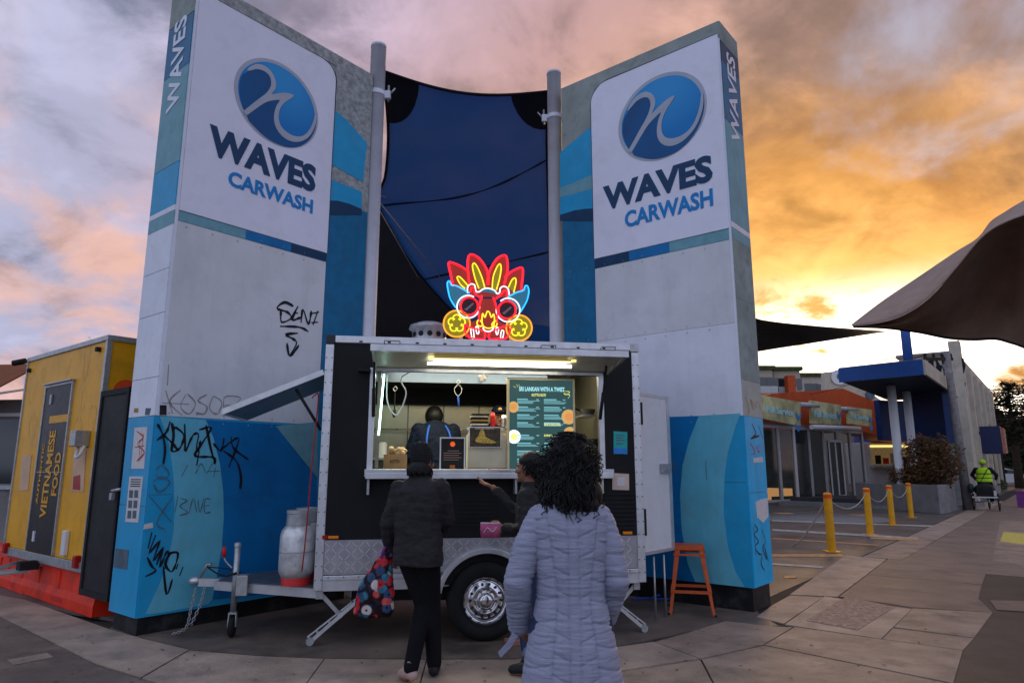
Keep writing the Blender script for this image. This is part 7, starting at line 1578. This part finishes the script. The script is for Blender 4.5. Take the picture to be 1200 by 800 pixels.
MB().box(-.45, -.3, .42, .45, .3, .46).build('cargo_rack', M_paper, RT); m = MB(); m.ell((-.0, 0, .66), (.40, .28, .24), 16, 10); m.box(-.3, -.26, .44, .32, .26, .8); remeshed(m, 'cargo_bag', M_blackm, RT, .03, 4); MB().ell((-.48, .0, .72), (.12, .2, .16), 12, 8).build('side_bag', mat('dark green canvas', (.02, .05, .045), .8), RT); MB().box(.34, -.32, .50, .42, -.28, .66).build('white_reflector', M_paper, RT); MB().box(-.16, .2, .84, .16, .42, .9).build('seat', M_blackm, RT, .02)
rp_ = thing('person', 'rider in hi-vis vest and green helmet seated on the cargo trike', 'person', (rd.x, rd.y, 0) , SF.r - R(90)); rp_.scale = (1.15, 1.1, 1.04)
J = dict(pelvis=(0, .30, 1.0), chest=(0, .33, 1.28), neck=(.0, .36, 1.50), head=(.0, .42, 1.63), shL=(-.19, .34, 1.43), elL=(-.33, .5, 1.22), wrL=(-.28, .85, 1.08), shR=(.19, .34, 1.43), elR=(.33, .5, 1.22), wrR=(.28, .85, 1.08),
         hipL=(-.1, .32, .97), knL=(-.14, .7, .85), anL=(-.12, .62, .45), toeL=(-.12, .78, .4), hipR=(.1, .32, .97), knR=(.14, .68, .7), anR=(.12, .6, .3), toeR=(.12, .75, .25))
m = MB(); V = lambda k: Vector(J[k])
loft(m, [(0, .30, .92, .14, .10), (0, .30, 1.0, .17, .11), (0, .33, 1.28, .17, .11), (0, .34, 1.42, .15, .09), (0, .36, 1.48, .06, .055)]); m.capsule([V('neck') - Vector((0, 0, .04)), V('head')], [.055, .05], 10)
for s_ in 'LR': m.capsule([V('sh' + s_), V('el' + s_), V('wr' + s_)], [.05, .042, .03], 10); m.capsule([V('hip' + s_), V('kn' + s_), V('an' + s_), V('toe' + s_)], [.09, .06, .04, .035], 10)
head_parts(m, J['head'], (0, 1, 0)); hand_chain(m, J['wrL'], (0, 1, -.1), (0, 0, 1), (1, 0, 0), .7); hand_chain(m, J['wrR'], (0, 1, -.1), (0, 0, 1), (-1, 0, 0), .7); remeshed(m, 'body', M_skin, rp_, .012, 2)
m = MB()
for s_ in 'LR': m.capsule([V('sh' + s_), V('el' + s_), V('wr' + s_)], [.07, .06, .045], 10)
loft(m, [(0, .30, .92, .19, .14), (0, .33, 1.2, .19, .135), (0, .34, 1.42, .18, .11), (0, .36, 1.5, .07, .07)]); remeshed(m, 'jacket', M_blackm, rp_, .015, 2)
m = MB()
for s_ in 'LR': m.capsule([V('hip' + s_), V('kn' + s_), V('an' + s_)], [.11, .08, .055], 10)
remeshed(m, 'trousers', M_pant, rp_, .015, 2)
m = MB(); loft(m, [(0, .30, .98, .225, .165), (0, .33, 1.2, .215, .16), (0, .34, 1.40, .19, .13), (0, .36, 1.49, .10, .09)], 28); remeshed(m, 'vest', M_hiv, rp_, .015, 2)
m = MB()
for z in (1.12, 1.27): m.tube([(.222 * math.cos(t), .32 + .168 * math.sin(t), z) for t in [k * math.pi / 12 for k in range(24)]], .013, 5, closed=True)
m.tube([(.13, .20, 1.44), (-.08, .15, 1.0)], .012, 5); m.build('vest_strap', M_blackm, rp_)
m = MB(); m.ell(Vector(J['head']) + Vector((0, -.01, .05)), (.10, .125, .09), 16, 10); m.build('helmet', M_hiv, rp_)
for o in list(C.objects):
    if o.type == 'MESH' and o.parent is None and 'label' not in o.keys() and 'kind' not in o.keys(): o['kind'] = 'structure'
